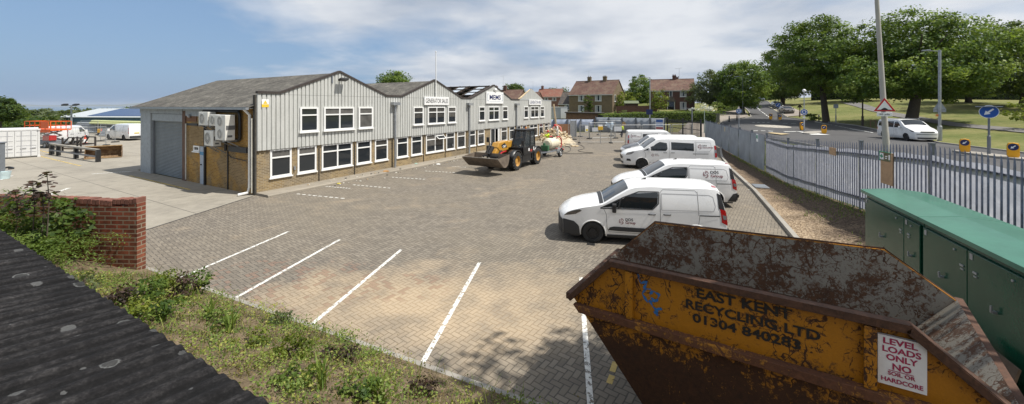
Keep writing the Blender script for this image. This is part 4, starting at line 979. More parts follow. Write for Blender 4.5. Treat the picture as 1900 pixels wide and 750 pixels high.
b = MB(); b.bx(1.78, 1.86, -.09, -.01, .92, 1.1); b.bx(14.72, 14.8, -.09, -.01, .92, 1.1); b.build('meter_box', M_galv, bld)
# wall notices, lights, cables on the gable
b = MB(); b.bx(.2, .52, -.115, -.108, 4.12, 4.5); nt_ = b.build('notice', M_signw, bld)
b = MB(); b.poly([(.26, -.118, 4.28), (.46, -.118, 4.28), (.36, -.118, 4.45)]); b.bx(.2, .52, -.119, -.117, 4.12, 4.26); b.build('warning_panel', pm('warning yellow', (.75, .5, .03), .5), nt_)

# footway along the facade
b = MB(); pr = [(-.06, .0), (-1.0, .0), (-1.06, .045), (-1.06, -.1), (-.06, -.1)]
b.prism([(-.01, .11), (-1.0, .11), (-1.06, .07), (-1.06, -.1), (-.01, -.1)], lambda u, v, w: (w, u, v), -.02, 33.5)
o = b.build('footway', mat_concrete('footway concrete', (.27, .24, .195), False)); o.location = BC; o.rotation_euler = (0, 0, BA); tag(o, kind='structure')

# things fixed to the building
def fthing(name, label, cat, s, out, z, group=None): return thing(name, label, cat, BW(s, out, z), BA, group)
t = fthing('sign_board', 'white board reading GENERATOR SALES above the second gable windows', 'sign', 11.28, .2, 4.24)
b = MB(); b.bx(0, 2.79, -.03, .06, 0, .61); bd = b.build('board', M_signw, t, bevel=.01)
lettering('lettering', 'GENERATOR SALES', 2.55, .34, lambda x, y: (.12+x, -.034, .14+y), M_prblk, t, .008)
t = fthing('sign_board', 'large white board with the blue letters MEMS on the third gable', 'sign', 19.49, .2, 4.38)
b = MB(); b.bx(0, 3.06, -.03, .06, 0, 1.1); b.build('board', M_signw, t, bevel=.01)
lettering('lettering', 'MEMS', 2.0, .46, lambda x, y: (.53+x, -.034, .36+y), M_tex, t, .024)
b = MB()
for x0, d in ((.2, 1), (2.86, -1)): b.bx(x0-.03, x0+.03, -.036, -.031, .24, .92); b.bx(min(x0, x0+.16*d), max(x0, x0+.16*d), -.037, -.032, .86, .92); b.bx(min(x0, x0+.16*d), max(x0, x0+.16*d), -.037, -.032, .24, .3)
b.build('bracket_mark', pm('grey blue print', (.25, .32, .4), .5), t)
b = MB(); b.bx(.55, 2.5, -.036, -.031, .2, .235); b.build('strapline', pm('pale print', (.5, .55, .6), .5), t)
t = fthing('sign_board', 'white board reading GENERATOR HIRE on the half demolished fourth gable', 'sign', 28.23, .2, 4.28)
b = MB(); b.bx(0, 3.2, -.03, .06, 0, .59); b.build('board', M_signw, t, bevel=.01)
lettering('lettering', 'GENERATOR HIRE', 2.85, .36, lambda x, y: (.17+x, -.034, .12+y), M_tex, t, .008)
t = fthing('flagpole', 'thin white flagpole rising over the second gable', 'flagpole', 12.55, .2, 4.85)
b = MB(); b.tube([(0, 0, 0), (0, 0, 3.35)], [.045, .03], 8); b.sphere((0, 0, 3.4), .06, 8); b.build('pole', M_white, t, smooth=60)
b = MB(); b.bx(-.05, .05, 0, .12, .2, .26); b.bx(-.05, .05, 0, .12, .9, .96); b.build('bracket', M_galv, t)
t = fthing('floodlight', 'dark floodlight on the peak of the first gable', 'lamp', 4.3, .14, 5.55)
b = MB(); b.box((.1, -.28, .12), (.5, .3, .12), M=Matrix.Rotation(rad(-18), 3, 'X')); b.build('lamp_head', M_black, t, bevel=.02)
b = MB(); b.bar((.1, 0, .1), (.1, -.22, .1), .06, .05); b.bar((-.4, .02, .3), (-.4, .02, -.1), .05, .08); b.build('bracket', M_greyst, t)
t = fthing('dome_lamp', 'small round white lamp above the blue lettered board', 'lamp', 21.05, .14, 5.68)
b = MB(); b.sphere((0, -.1, 0), .17, 14, sz=(1, .8, 1)); b.build('lamp_shade', M_signw, t, smooth=60)
b = MB(); b.cyl((0, 0, 0), (0, -.08, 0), .1); b.build('base_plate', M_greyst, t)

# air conditioning units on the end wall
M_ac = pm('off white unit casing', (.68, .67, .62), .45, var=.06, dirt=(.35, .32, .26), dirt_amt=.35)
M_grl = pm('fan grille', (.12, .12, .12), .6)
def acunit(label, pxr, w, z0, h, dep, fans, out=.22):
    """px of the near edge where the casing meets its front"""
    t0 = tt(pxr); t = thing('air_conditioner', label, 'air conditioner', LW(t0, out, z0), BA, 'air conditioners on the end wall')
    b = MB(); b.bx(-dep, 0, 0, w, 0, h); cs = b.build('casing', M_ac, t, bevel=.02)
    for k in range(fans):
        cz = h*(k+.5)/fans; cy = w*.58 if fans == 1 else w*.5; R = min(h/fans, w)*.4
        b = MB(); b.lathe([(R, 0), (R, .015), (R*.93, .02), (R*.93, .005)], (-dep-.002, cy, cz), (-1, 0, 0), 24)
        for q in range(1, 4): b.lathe([(R*q/4, .006), (R*q/4+.008, .012), (R*q/4+.016, .006)], (-dep-.002, cy, cz), (-1, 0, 0), 20)
        for q in range(8): a = q*PI/8; b.bar((-dep-.01, cy-math.cos(a)*R, cz-math.sin(a)*R), (-dep-.01, cy+math.cos(a)*R, cz+math.sin(a)*R), .008, .008)
        b.build('fan_grille', M_ac, t)
        b = MB(); b.lathe([(R*.93, .004), (.001, .004)], (-dep-.001, cy, cz), (-1, 0, 0), 24)
        for q in range(3):
            a = q*2*PI/3+k; b.poly([(-dep-.008, cy, cz), (-dep-.008, cy+R*.85*math.cos(a), cz+R*.85*math.sin(a)), (-dep-.008, cy+R*.85*math.cos(a+.7), cz+R*.85*math.sin(a+.7))])
        b.build('fan', M_grl, t, recalc=False)
    b = MB(); b.bar((0, -.01, h*.5), (-dep*.9, -.01, h*.5), .006, .2); b.bx(-dep*.75, -dep*.3, -.012, .0, h*.12, h*.2); b.build('vent_slots', M_grl, t)
    b = MB()
    for q in (.12, w-.12): b.bar((out, q, -.03), (-dep-.04, q, -.03), .05, .05); b.bar((out, q, -.4), (-dep*.7, q, -.05), .04, .04)
    b.build('bracket', M_galv, t)
    return t
acunit('small white air conditioner at the top left of the cluster, beside the grey fascia', 410, .95, 3.2, .68, .36, 1)
acunit('white air conditioner with square vent between the top left unit and the tall unit', 429, .85, 3.2, .56, .36, 1)
acunit('tallest white air conditioner with two fans one above the other', 449, .95, 2.55, 1.2, .42, 2, .3)
acunit('white air conditioner lowest on the end wall, below the other three', 421, .9, 2.2, .76, .36, 1, .24)
t = thing('wall_lamp', 'brown bulkhead lamp on the panel beside the brown pillar', 'lamp', LW(tt(356), .02, 3.62), BA)
b = MB(); b.bx(-.02, .03, -.6, .55, -.3, .22); b.build('panel', pm('brown boarding', (.16, .075, .035), .8), t); b = MB(); b.sphere((-.1, 0, 0), .1, 10); b.build('lamp_shade', M_galv, t, smooth=60)
# ------------------------------------------------------------------ vehicles
def paint(name, col, rough=.28):
    m, nt, b = newmat(name); P = coord(nt, 'Object')
    n = noise(nt, P, 2.0, 5, .6); s = nd(nt, 'ShaderNodeSeparateXYZ', {0: P})
    c = ramp(nt, n, [(.3, tuple(k*.94 for k in col)), (.7, col)])
    dirt = nd(nt, 'ShaderNodeMapRange', {'Value': mth(nt, 'SUBTRACT', mth(nt, 'ADD', s.outputs[2], mth(nt, 'MULTIPLY', noise(nt, P, 5, 6, .7), .4)), .2), 'From Min': .15, 'From Max': .75, 'To Min': .35, 'To Max': 0.}).outputs[0]
    c = mixc(nt, dirt, c, (.3, .26, .2))
    setb(nt, b, Base_Color=c, Roughness=mth(nt, 'ADD', mth(nt, 'MULTIPLY', n, .12), rough-.06), Coat_Weight=.6, Coat_Roughness=.06); return m
P_white = paint('white van paint', (.80, .80, .79)); P_dark = paint('near black paint', (.015, .016, .018)); P_brown = paint('grey brown car paint', (.16, .14, .125)); P_silver = paint('silver car paint', (.4, .41, .42)); P_blue = paint('dark blue car paint', (.02, .028, .05))
M_vglass, nt, bb = newmat('tinted vehicle glass'); setb(nt, bb, Base_Color=(.012, .016, .018), Roughness=.03, Specular_IOR_Level=.6, Coat_Weight=.3)
M_trim = pm('dark grey bumper plastic', (.028, .029, .031), .6, var=.15)
M_gap = pm('panel gap', (.10, .10, .10), .8)
M_press_shade = pm('drawn pressing shade', (.42, .42, .42), .5)  # grey lines painting the shaded edges of recessed panels onto white bodywork
M_lens, nt, bb = newmat('clear lamp lens'); setb(nt, bb, Base_Color=(.32, .33, .35), Roughness=.08, Metallic=.5, Coat_Weight=1.)
M_lensd, nt, bb = newmat('dark lamp lens'); setb(nt, bb, Base_Color=(.05, .052, .056), Roughness=.08, Metallic=.3, Coat_Weight=1.)
M_red, nt, bb = newmat('red lamp lens'); setb(nt, bb, Base_Color=(.38, .012, .012), Roughness=.12, Coat_Weight=1.)
M_rimb = pm('black steel wheel', (.02, .02, .021), .45, .2); M_rims = pm('silver wheel', (.42, .43, .44), .35, .7)
M_plate = pm('yellow number plate', (.68, .48, .06), .5, var=.05); M_platew = pm('white number plate', (.7, .7, .68), .5, var=.05)
M_logo = pm('logo maroon', (.16, .02, .035), .5, var=.1); M_logob = pm('logo black', (.02, .016, .02), .5, var=.1)

class Body:
    def __init__(s, L, W, prof, belt=1.0, zmax=1.8, zb=.26, tum=.10, bulge=.16, bulge_r=.05, lean=.12, plan=.13, crown=.07, rear_plan=.05):
        s.__dict__.update(locals()); s.px = np.array([p[0] for p in prof]); s.pz = np.array([p[1] for p in prof])
        xs = np.linspace(0, L, 600); z = np.interp(xs, s.px, s.pz); k = np.hanning(25); k /= k.sum()
        zp = np.convolve(np.pad(z, 12, 'edge'), k, 'valid'); s.gx = xs; s.gz = zp
    def zt(s, x): return float(np.interp(x, s.gx, s.gz))
    def hw(s, x, z):
        w = s.W*(1-s.plan*max(0, 1-x/.85)**2.2-s.rear_plan*max(0, (x-s.L+.6)/.6)**2)
        w *= 1-s.tum*max(0, (z-s.belt)/(s.zmax-s.belt))**1.45
        return w-.05*max(0, (.5-z)/.3)**2
    def X(s, x, z): return x-s.lean*max(0, (z-.85)/(s.zmax-.85))**1.3*max(0, (x-s.L+1.2)/1.2)**2
    def S(s, x, z, sg, o=0.): return (s.X(x, z), sg*(s.hw(x, z)+o), z)
    def Tp(s, x, f, o=0.):
        z = s.zt(x); w = s.hw(x, z); q = 1-abs(f)**2.6; fr = max(0, 1-x/.9)**1.5
        return (s.X(x, z)-s.bulge*q*fr+s.bulge_r*q*max(0, (x-s.L+.4)/.4), f*w, z+(s.crown*min(1, .35+x/1.6))*q*(1-.0*fr)+o)
    def Fr(s, f, z, o=0.):
        q = 1-abs(f)**2.6; return (-s.bulge*q-o, f*s.hw(0, z), z+s.crown*.35*q*max(0, (z-.5))/max(.1, s.zt(0)-.5))
    def Re(s, f, z, o=0.):
        q = 1-abs(f)**2.6; k = max(0, (z-1.0))/(s.zt(s.L)-1.0) if s.zt(s.L) > 1 else 0
        return (s.X(s.L, z)+s.bulge_r*q+o, f*s.hw(s.L, z), z+s.crown*q*k)
    def mesh(s, wheels, R):
        b = MB(); nx, nz, nf = 96, 18, 10; xs = np.linspace(0, s.L, nx+1); fs = [-1, -.97, -.88, -.7, -.35, 0, .35, .7, .88, .97, 1]
        for sg in (-1, 1):
            vs = [s.S(x, s.zb+(s.zt(x)-s.zb)*j/nz, sg) for x in xs for j in range(nz+1)]; F = []
            for i in range(nx):
                for j in range(nz):
                    xm = (xs[i]+xs[i+1])/2; zm = s.zb+(s.zt(xm)-s.zb)*(j+.5)/nz
                    if any((xm-wx)**2+(zm-R*.97)**2 < (R*1.14)**2 for wx in wheels): continue
                    F.append((i*(nz+1)+j, (i+1)*(nz+1)+j, (i+1)*(nz+1)+j+1, i*(nz+1)+j+1))
            b.add(vs, F)
        b.grid(lambda i, j: s.Tp(s.L*i, fs[int(round(j*nf))]), nx, nf)
        z0 = s.zt(0); z1 = s.zt(s.L)
        b.grid(lambda i, j: s.Fr(fs[int(round(j*nf))], s.zb+(z0-s.zb)*i), 8, nf)
        b.grid(lambda i, j: s.Re(fs[int(round(j*nf))], s.zb+(z1-s.zb)*i), 14, nf)
        return b
    def patch(s, b, poly, sg, o=.006, nr=9, nc=9):
        """a convex outline in (x, z) laid over one side of the body"""
        zs = [p[1] for p in poly]; z0, z1 = min(zs), max(zs)
        def ext(z):
            X = []
            for (xa, za), (xb, zb) in zip(poly, poly[1:]+poly[:1]):
                if za == zb:
                    if abs(za-z) < 1e-9: X += [xa, xb]
                elif min(za, zb)-1e-9 <= z <= max(za, zb)+1e-9: X.append(xa+(xb-xa)*(z-za)/(zb-za))
            return min(X), max(X)
        def fn(i, j):
            z = z0+(z1-z0)*i; a, c = ext(min(max(z, z0+1e-6), z1-1e-6)); return s.S(a+(c-a)*j, z, sg, o)
        b.grid(fn, nr, nc)
    def stripe(s, b, pts, sg, w=.012, o=.004):
        P = []
        for (xa, za), (xb, zb) in zip(pts[:-1], pts[1:]):
            n = max(1, int(math.hypot(xb-xa, zb-za)/.08)); P += [(xa+(xb-xa)*k/n, za+(zb-za)*k/n) for k in range(n)]
        P.append(pts[-1]); vs = []
        for i, p in enumerate(P):
            a, c = P[max(0, i-1)], P[min(len(P)-1, i+1)]; dx, dz = c[0]-a[0], c[1]-a[1]; l = math.hypot(dx, dz) or 1; nx, nz = -dz/l*w/2, dx/l*w/2
            vs += [s.S(p[0]+nx, p[1]+nz, sg, o), s.S(p[0]-nx, p[1]-nz, sg, o)]
        b.add(vs, [(2*i, 2*i+1, 2*i+3, 2*i+2) for i in range(len(P)-1)])
def wheel(par, x, y, R, w, rim, spoke=True):
    sg = 1 if y > 0 else -1; b = MB()
    b.lathe([(R*.62, w*.5), (R*.66, w*.52), (R*.9, w*.5), (R*.985, w*.36), (R, w*.2), (R, -w*.3), (R*.95, -w*.5), (R*.62, -w*.5)], (x, y, R), (0, sg, 0), 28)
    t = b.build('wheel', M_rubber, par, smooth=40)
    b = MB(); b.lathe([(R*.645, w*.51), (R*.60, w*.5), (R*.58, w*.32), (R*.40, w*.28), (R*.36, w*.40), (R*.16, w*.42), (R*.14, w*.46), (.001, w*.46)], (x, y, R), (0, sg, 0), 28)
    if spoke:
        for k in range(10):
            a = k*PI/5; b.box((x+math.cos(a)*R*.49, y+sg*w*.31, R+math.sin(a)*R*.49), (R*.16, .02, R*.1), M=Matrix.Rotation(-a, 3, 'Y'))
    b.build('rim', rim, t, smooth=40)
def underside(B, par, wheels, R):
    b = MB(); w = B.W-.3
    b.bx(.25, B.L-.12, -w, w, .17, min(.95, B.zt(.3)-.1))
    x0 = .25
    for wx in wheels+[B.L+R*1.2]:
        if wx-R*1.2 > x0: b.bx(x0, min(wx-R*1.2, B.L-.12), -B.W+.1, B.W-.1, .18, .5)
        x0 = wx+R*1.2
    for wx in wheels:
        for sg in (-1, 1):
            n = 14; vs = []
            for k in range(n+1):
                a = -.15+(PI+.3)*k/n
                for yy in (B.W-.33, B.W-.04): vs.append((wx+R*1.2*math.cos(a), sg*yy, R*.97+R*1.2*math.sin(a)))
            b.add(vs, [(2*k, 2*k+1, 2*k+3, 2*k+2) for k in range(n)])
    b.build('underside', M_black, par, recalc=False)
def handle(B, par, x, z, sg, mat=None):
    b = MB(); p = [B.S(x+q, z, sg, o) for q, o in ((0, .0), (.03, .035), (.17, .035), (.2, .0))]; b.tube(p, .016, 6); b.build('door_handle', mat or M_black, par, smooth=50)
def mirror(B, par, x, z, sg, mat=None, s=1.):
    c = B.S(x, z, sg, .14*s); b = MB(); b.box(c, (.12*s, .2*s, .25*s), sg*.12); b.bar(B.S(x, z-.06, sg, -.02), c, .05, .06); b.build('door_mirror', mat or M_black, par, bevel=.03)
def emblem(B, par, x, z, R, sg):
    """ring of short swirling strokes"""
    b = MB()
    for k in range(3):
        for rr, a0, a1, w in ((1., k*2.1+.2, k*2.1+1.75, .2), (.66, k*2.1+.9, k*2.1+2.2, .18), (.34, k*2.1+1.5, k*2.1+2.7, .16)):
            B.stripe(b, [(x+R*rr*.86*math.cos(a0+(a1-a0)*q/8), z+R*rr*1.1*math.sin(a0+(a1-a0)*q/8)) for q in range(9)], sg, R*w, .007)
    return b.build('emblem', M_logo, par)
def decal(B, par, body, x, z, w, h, sg, mat):
    """x = left end as read"""
    f = (lambda u, v: B.S(x+u, z+v, sg, .008)) if sg < 0 else (lambda u, v: B.S(x-u, z+v, sg, .008))
    return lettering('lettering', body, w, h, f, mat, par, .02)
def lamps_top(B, par, pts, sg, mat, name):
    b = MB(); B.patch(b, pts, sg, .01, 6, 6); return b.build(name, mat, par)

def small_van(label, loc, rz, door_logo=False, side_logo=False):
    L, W, R = 4.72, .915, .33; wh = [.90, 3.86]
    B = Body(L, W, [(0, .72), (.05, .84), (.28, .98), (.6, 1.075), (1.0, 1.15), (1.22, 1.20), (1.6, 1.44), (1.98, 1.66), (2.2, 1.725), (2.6, 1.755), (4.3, 1.745), (4.64, 1.72), (4.72, 1.66)], belt=1.08, zmax=1.76, zb=.24, tum=.125, crown=.085, lean=.22)
    t = thing('delivery_van', label, 'van', loc, rz, 'white vans parked along the kerb')
    B.mesh(wh, R).build('body', P_white, t, smooth=38)
    underside(B, t, wh, R)
    for sg in (-1, 1):
        b = MB(); B.patch(b, [(1.42, 1.12), (2.62, 1.12), (2.78, 1.28), (2.80, 1.605), (2.22, 1.59), (1.86, 1.44)], sg); B.patch(b, [(1.16, 1.105), (1.40, 1.11), (1.80, 1.40), (1.78, 1.42)], sg)
        w_ = b.build('side_window', M_vglass, t); b = MB(); B.stripe(b, [(1.66, 1.11), (1.72, 1.38)], sg, .035, .011); B.stripe(b, [(1.12, 1.09), (1.8, 1.43), (2.25, 1.61), (2.82, 1.62), (2.81, 1.28), (2.63, 1.105), (1.12, 1.085)], sg, .03, .009); b.build('window_seal', M_trim, w_)
        b = MB(); B.patch(b, [(-.0, .235), (.52, .235), (.48, .52), (.32, .66), (0, .70)], sg, .012); b.build('bumper', M_trim, t); b = MB(); B.patch(b, [(4.36, .26), (4.72, .26), (4.72, .62), (4.58, .60)], sg, .012); b.build('bumper', M_trim, t)
        b = MB(); B.patch(b, [(1.34, .42), (3.42, .40), (3.42, .52), (1.52, .55), (1.40, .52)], sg, .014); b.build('side_moulding', M_trim, t); b = MB(); B.patch(b, [(1.32, .235), (3.42, .235), (3.42, .30), (1.32, .30)], sg, .012); b.build('sill', M_trim, t)
        lamps_top(B, t, [(.02, .80), (.36, .86), (.60, 1.0), (.50, 1.02), (.16, .93)], sg, M_lensd, 'headlight')
        b = MB(); B.patch(b, [(4.52, 1.20), (4.70, 1.14), (4.72, 1.60), (4.60, 1.64)], sg, .01); b.build('pillar_trim', M_black, t)
        tl = lamps_top(B, t, [(4.56, .74), (4.72, .72), (4.72, 1.20), (4.56, 1.24)], sg, M_red, 'tail_light')
        b = MB(); B.patch(b, [(4.60, .90), (4.70, .88), (4.71, 1.0), (4.6, 1.02)], sg, .014); b.build('reversing_lens', M_lens, tl)
        b = MB()
        B.stripe(b, [(1.32, .5), (1.30, .9), (1.22, 1.08)], sg); B.stripe(b, [(2.86, .36), (2.86, 1.62)], sg); B.stripe(b, [(3.93, .98), (3.93, 1.66)], sg); B.stripe(b, [(3.92, .66), (3.96, .98)], sg)
        B.stripe(b, [(2.86, 1.60), (2.94, 1.69), (3.86, 1.69), (3.93, 1.62)], sg, .01); B.stripe(b, [(1.32, .5), (1.38, .38), (2.86, .36)], sg)
        b.build('panel_gap', M_gap, t)
        b = MB(); B.stripe(b, [(2.90, 1.10), (2.90, 1.575), (4.30, 1.57), (4.42, 1.52), (4.44, 1.26), (4.36, 1.12), (2.90, 1.10)], sg, .02); b.build('pressing_shade', M_press_shade, t)
        b = MB(); B.stripe(b, [(3.95, .985), (4.52, .985)], sg, .028, .012); b.build('slide_rail', M_black, t)
        for wx in wh: b = MB(); b.tube([B.S(wx+R*1.16*math.cos(a), max(.27, R*.97+R*1.16*math.sin(a)), sg, -.006) for a in [(-.05+(PI+.1)*k/16) for k in range(17)]], .022, 6, caps=False); b.build('wheel_arch', P_white, t, smooth=50)
        handle(B, t, 2.52, .96, sg); handle(B, t, 2.95, .97, sg); mirror(B, t, 1.52, 1.14, sg)
        if door_logo:
            x = 1.72 if sg < 0 else 2.42; q = -sg
            emblem(B, t, x+q*.02, .715, .075, sg); decal(B, t, 'DDS', x+q*.14, .73, .22, .085, sg, M_logob); decal(B, t, 'Group', x+q*.14, .62, .29, .105, sg, M_logo)
        if side_logo:
            x = 3.52 if sg < 0 else 4.15; q = -sg
            emblem(B, t, x+q*.02, 1.36, .115, sg); decal(B, t, 'DDS', x+q*.20, 1.39, .34, .11, sg, M_logob); decal(B, t, 'Group', x+q*.20, 1.21, .50, .15, sg, M_logo)
    for wx in wh:
        for sg in (-1, 1): wheel(t, wx, sg*(W-.12), R, .2, M_rimb)
    b = MB(); b.grid(lambda i, j: B.Tp(1.24+.72*i, -.88+1.76*j, .008), 8, 8); b.build('windscreen', M_vglass, t)
    b = MB(); b.grid(lambda i, j: B.Tp(1.10+.12*i, -.9+1.8*j, .006), 3, 8); b.build('scuttle', M_trim, t)
    b = MB(); b.grid(lambda i, j: B.Fr(-1+2*j, .235+.44*i, .014), 6, 12); b.grid(lambda i, j: B.Fr(-.6+1.2*j, .69+.04*i, .012), 2, 8); b.build('front_bumper', M_trim, t, smooth=60)
    b = MB(); b.grid(lambda i, j: B.Re(-.97+1.94*j, .30+.30*i, .05), 4, 10); b.bx(L-.02, L+.12, -.8, .8, .42, .54); b.build('rear_bumper', M_trim, t, smooth=50)
    b = MB(); b.grid(lambda i, j: B.Re(-.56+.5*j, .80+.12*i, .03), 1, 2); b.build('number_plate', M_plate, t)
    b = MB(); b.tube([(B.Re(0, z, .012)) for z in (.62, 1.0, 1.4, 1.7)], .008, 5); b.build('door_gap', M_gap, t)
    b = MB(); b.grid(lambda i, j: B.Tp(4.52+.14*i, -.80+.2*j, .012), 1, 2); b.build('roof_lamp', M_red, t)
    b = MB(); b.prism([(2.42, 0), (2.62, 0), (2.60, .07)], lambda u, v, w: (u, w, B.zt(2.4)+.08+v), -.02, .02); b.build('aerial', M_black, t)
    return t
def big_van(label, loc, rz, logo=None, door_logo=None, crew=True, black_bonnet=False, plain=False, group='white vans parked along the kerb', L=5.34):
    W, R = .985, .345; wh = [.98, 4.28-(5.34-L)]; k = L-5.34
    B = Body(L, W, [(0, .78), (.06, .92), (.22, 1.03), (.55, 1.14), (.95, 1.22), (1.1, 1.26), (1.55, 1.62), (1.85, 1.83), (2.05, 1.885), (2.5, 1.905), (L-.4, 1.90), (L-.07, 1.88), (L, 1.80)], belt=1.12, zmax=1.9, zb=.24, tum=.115, crown=.09, lean=.12)
    t = thing('panel_van', label, 'van', loc, rz, group)
    B.mesh(wh, R).build('body', P_white, t, smooth=38); underside(B, t, wh, R)
    for sg in (-1, 1):
        b = MB(); B.patch(b, [(1.34, 1.18), (2.40, 1.18), (2.50, 1.3), (2.46, 1.70), (2.06, 1.73), (1.86, 1.64)], sg); B.patch(b, [(1.06, 1.16), (1.31, 1.17), (1.66, 1.46), (1.64, 1.48)], sg); w_ = b.build('side_window', M_vglass, t)
        b = MB(); B.stripe(b, [(1.56, 1.18), (1.66, 1.46)], sg, .03, .011); b.build('window_seal', M_trim, w_)
        if crew:
            b = MB(); B.patch(b, [(2.72, 1.22), (4.02+k*.6, 1.20), (4.02+k*.6, 1.72), (2.72, 1.73)], sg); b.build('crew_window', M_vglass, t)
        lamps_top(B, t, [(.02, .86), (.36, .92), (.56, 1.10), (.46, 1.12), (.10, 1.02)], sg, M_lens, 'headlight')
        tl = lamps_top(B, t, [(L-.13, .82), (L, .82), (L, 1.55), (L-.11, 1.55)], sg, M_red, 'tail_light')
        b = MB(); B.patch(b, [(L-.12, 1.1), (L-.01, 1.1), (L-.01, 1.3), (L-.11, 1.3)], sg, .013); b.build('reversing_lens', M_lens, tl)
        b = MB(); B.patch(b, [(.06, .5), (.34, .48), (.30, .62), (.10, .64)], sg, .012); b.build('fog_lamp', M_black, t)
        b = MB(); B.stripe(b, [(1.22, .42), (1.20, 1.0), (1.10, 1.15)], sg); B.stripe(b, [(2.62, .36), (2.62, 1.76)], sg); B.stripe(b, [(4.10+k*.6, .9), (4.10+k*.6, 1.8)], sg); B.stripe(b, [(1.24, .4), (2.62, .36)], sg); b.build('panel_gap', M_gap, t)
        b = MB(); B.stripe(b, [(4.16+k*.6, 1.18), (4.16+k*.6, 1.74), (L-.32, 1.72), (L-.28, 1.35), (L-.44, 1.18), (4.16+k*.6, 1.16)], sg, .02); b.build('pressing_shade', M_press_shade, t)
        b = MB(); B.stripe(b, [(3.95+k*.6, 1.02), (L-.5, 1.03)], sg, .03, .012); b.build('slide_rail', M_black, t)
        for wx in wh: b = MB(); b.tube([B.S(wx+R*1.16*math.cos(a), max(.27, R*.97+R*1.16*math.sin(a)), sg, -.006) for a in [(-.05+(PI+.1)*q/16) for q in range(17)]], .024, 6, caps=False); b.build('wheel_arch', P_white, t, smooth=50)
        handle(B, t, 2.26, 1.06, sg); handle(B, t, 2.70, 1.07, sg); mirror(B, t, 1.42, 1.24, sg, P_white, 1.1)
        q = -sg
        if logo:
            x = 4.36 if sg < 0 else 5.0; emblem(B, t, x, 1.47, .12, sg); decal(B, t, 'DDS', x+q*.16, 1.50, .26, .085, sg, M_logob); decal(B, t, 'Demolition', x+q*.16, 1.385, .64, .085, sg, M_logo)
        if door_logo:
            x = 1.62 if sg < 0 else 2.2; emblem(B, t, x, .90, .075, sg); decal(B, t, 'DDS', x+q*.13, .93, .2, .06, sg, M_logob); decal(B, t, 'Group', x+q*.13, .83, .26, .07, sg, M_logo)
    for wx in wh:
        for sg in (-1, 1): wheel(t, wx, sg*(W-.13), R, .22, M_rimb)
    b = MB(); b.grid(lambda i, j: B.Tp(1.12+.72*i, -.9+1.8*j, .008), 8, 8); b.build('windscreen', M_vglass, t)
    b = MB(); b.grid(lambda i, j: B.Fr(-.6+1.2*j, .58+.16*i, .012), 2, 8); b.grid(lambda i, j: B.Fr(-.75+1.5*j, .30+.12*i, .012), 2, 8); b.build('grille', M_black, t, smooth=60)
    if black_bonnet: b = MB(); b.grid(lambda i, j: B.Tp(.1+.98*i, -.98+1.96*j, .01), 8, 8); b.build('bonnet', P_dark, t, smooth=60)
    b = MB(); b.grid(lambda i, j: B.Re(-.97+1.94*j, .30+.26*i, .05), 4, 10); b.bx(L-.02, L+.1, -.85, .85, .42, .52); b.build('rear_bumper', M_trim, t, smooth=50)
    b = MB(); b.grid(lambda i, j: B.Re(-.5+.5*j, .84+.12*i, .03), 1, 2); b.build('number_plate', M_plate, t)
    b = MB(); b.tube([(B.Re(0, z, .012)) for z in (.62, 1.0, 1.4, 1.8)], .008, 5); b.build('door_gap', M_gap, t)
    return t
VR = rad(-9.2)
small_van('nearest white small van, group lettering on its door, nose beside the open lot', (1.72, 12.70, 0), VR, door_logo=True)
small_van('second white small van from the skip, group lettering high on its side panel', (4.66, 17.25, 0), VR, side_logo=True)
big_van('white crew van with black side window and demolition lettering, third from the skip', (7.72, 26.5, 0), VR, True, True).scale = (1.07, 1.03, 1.04)
big_van('white van almost hidden behind the third van, its black bonnet showing', (8.55, 29.6, 0), VR, None, None, True, True)
big_van('farthest white van of the row, parked the opposite way, its rear to the left', (15.75, 34.3, 0), rad(180-9.2), True, None)
# vans in the concrete yard
big_van('plain white van parked in the concrete yard left of the shutter building', (-50.2, 48.3, 0), rad(-21), crew=False, group='white vans in the concrete yard', L=5.34)
vy = big_van('white van seen from behind the orange lift with small blue lettering on its rear doors', (-51.6, 45.6, 0), rad(-62), crew=False, group='white vans in the concrete yard', L=4.97)
b = MB(); b.bx(5.08, 5.09, -.5, .35, 1.42, 1.55); b.build('lettering_panel', M_tex, vy)

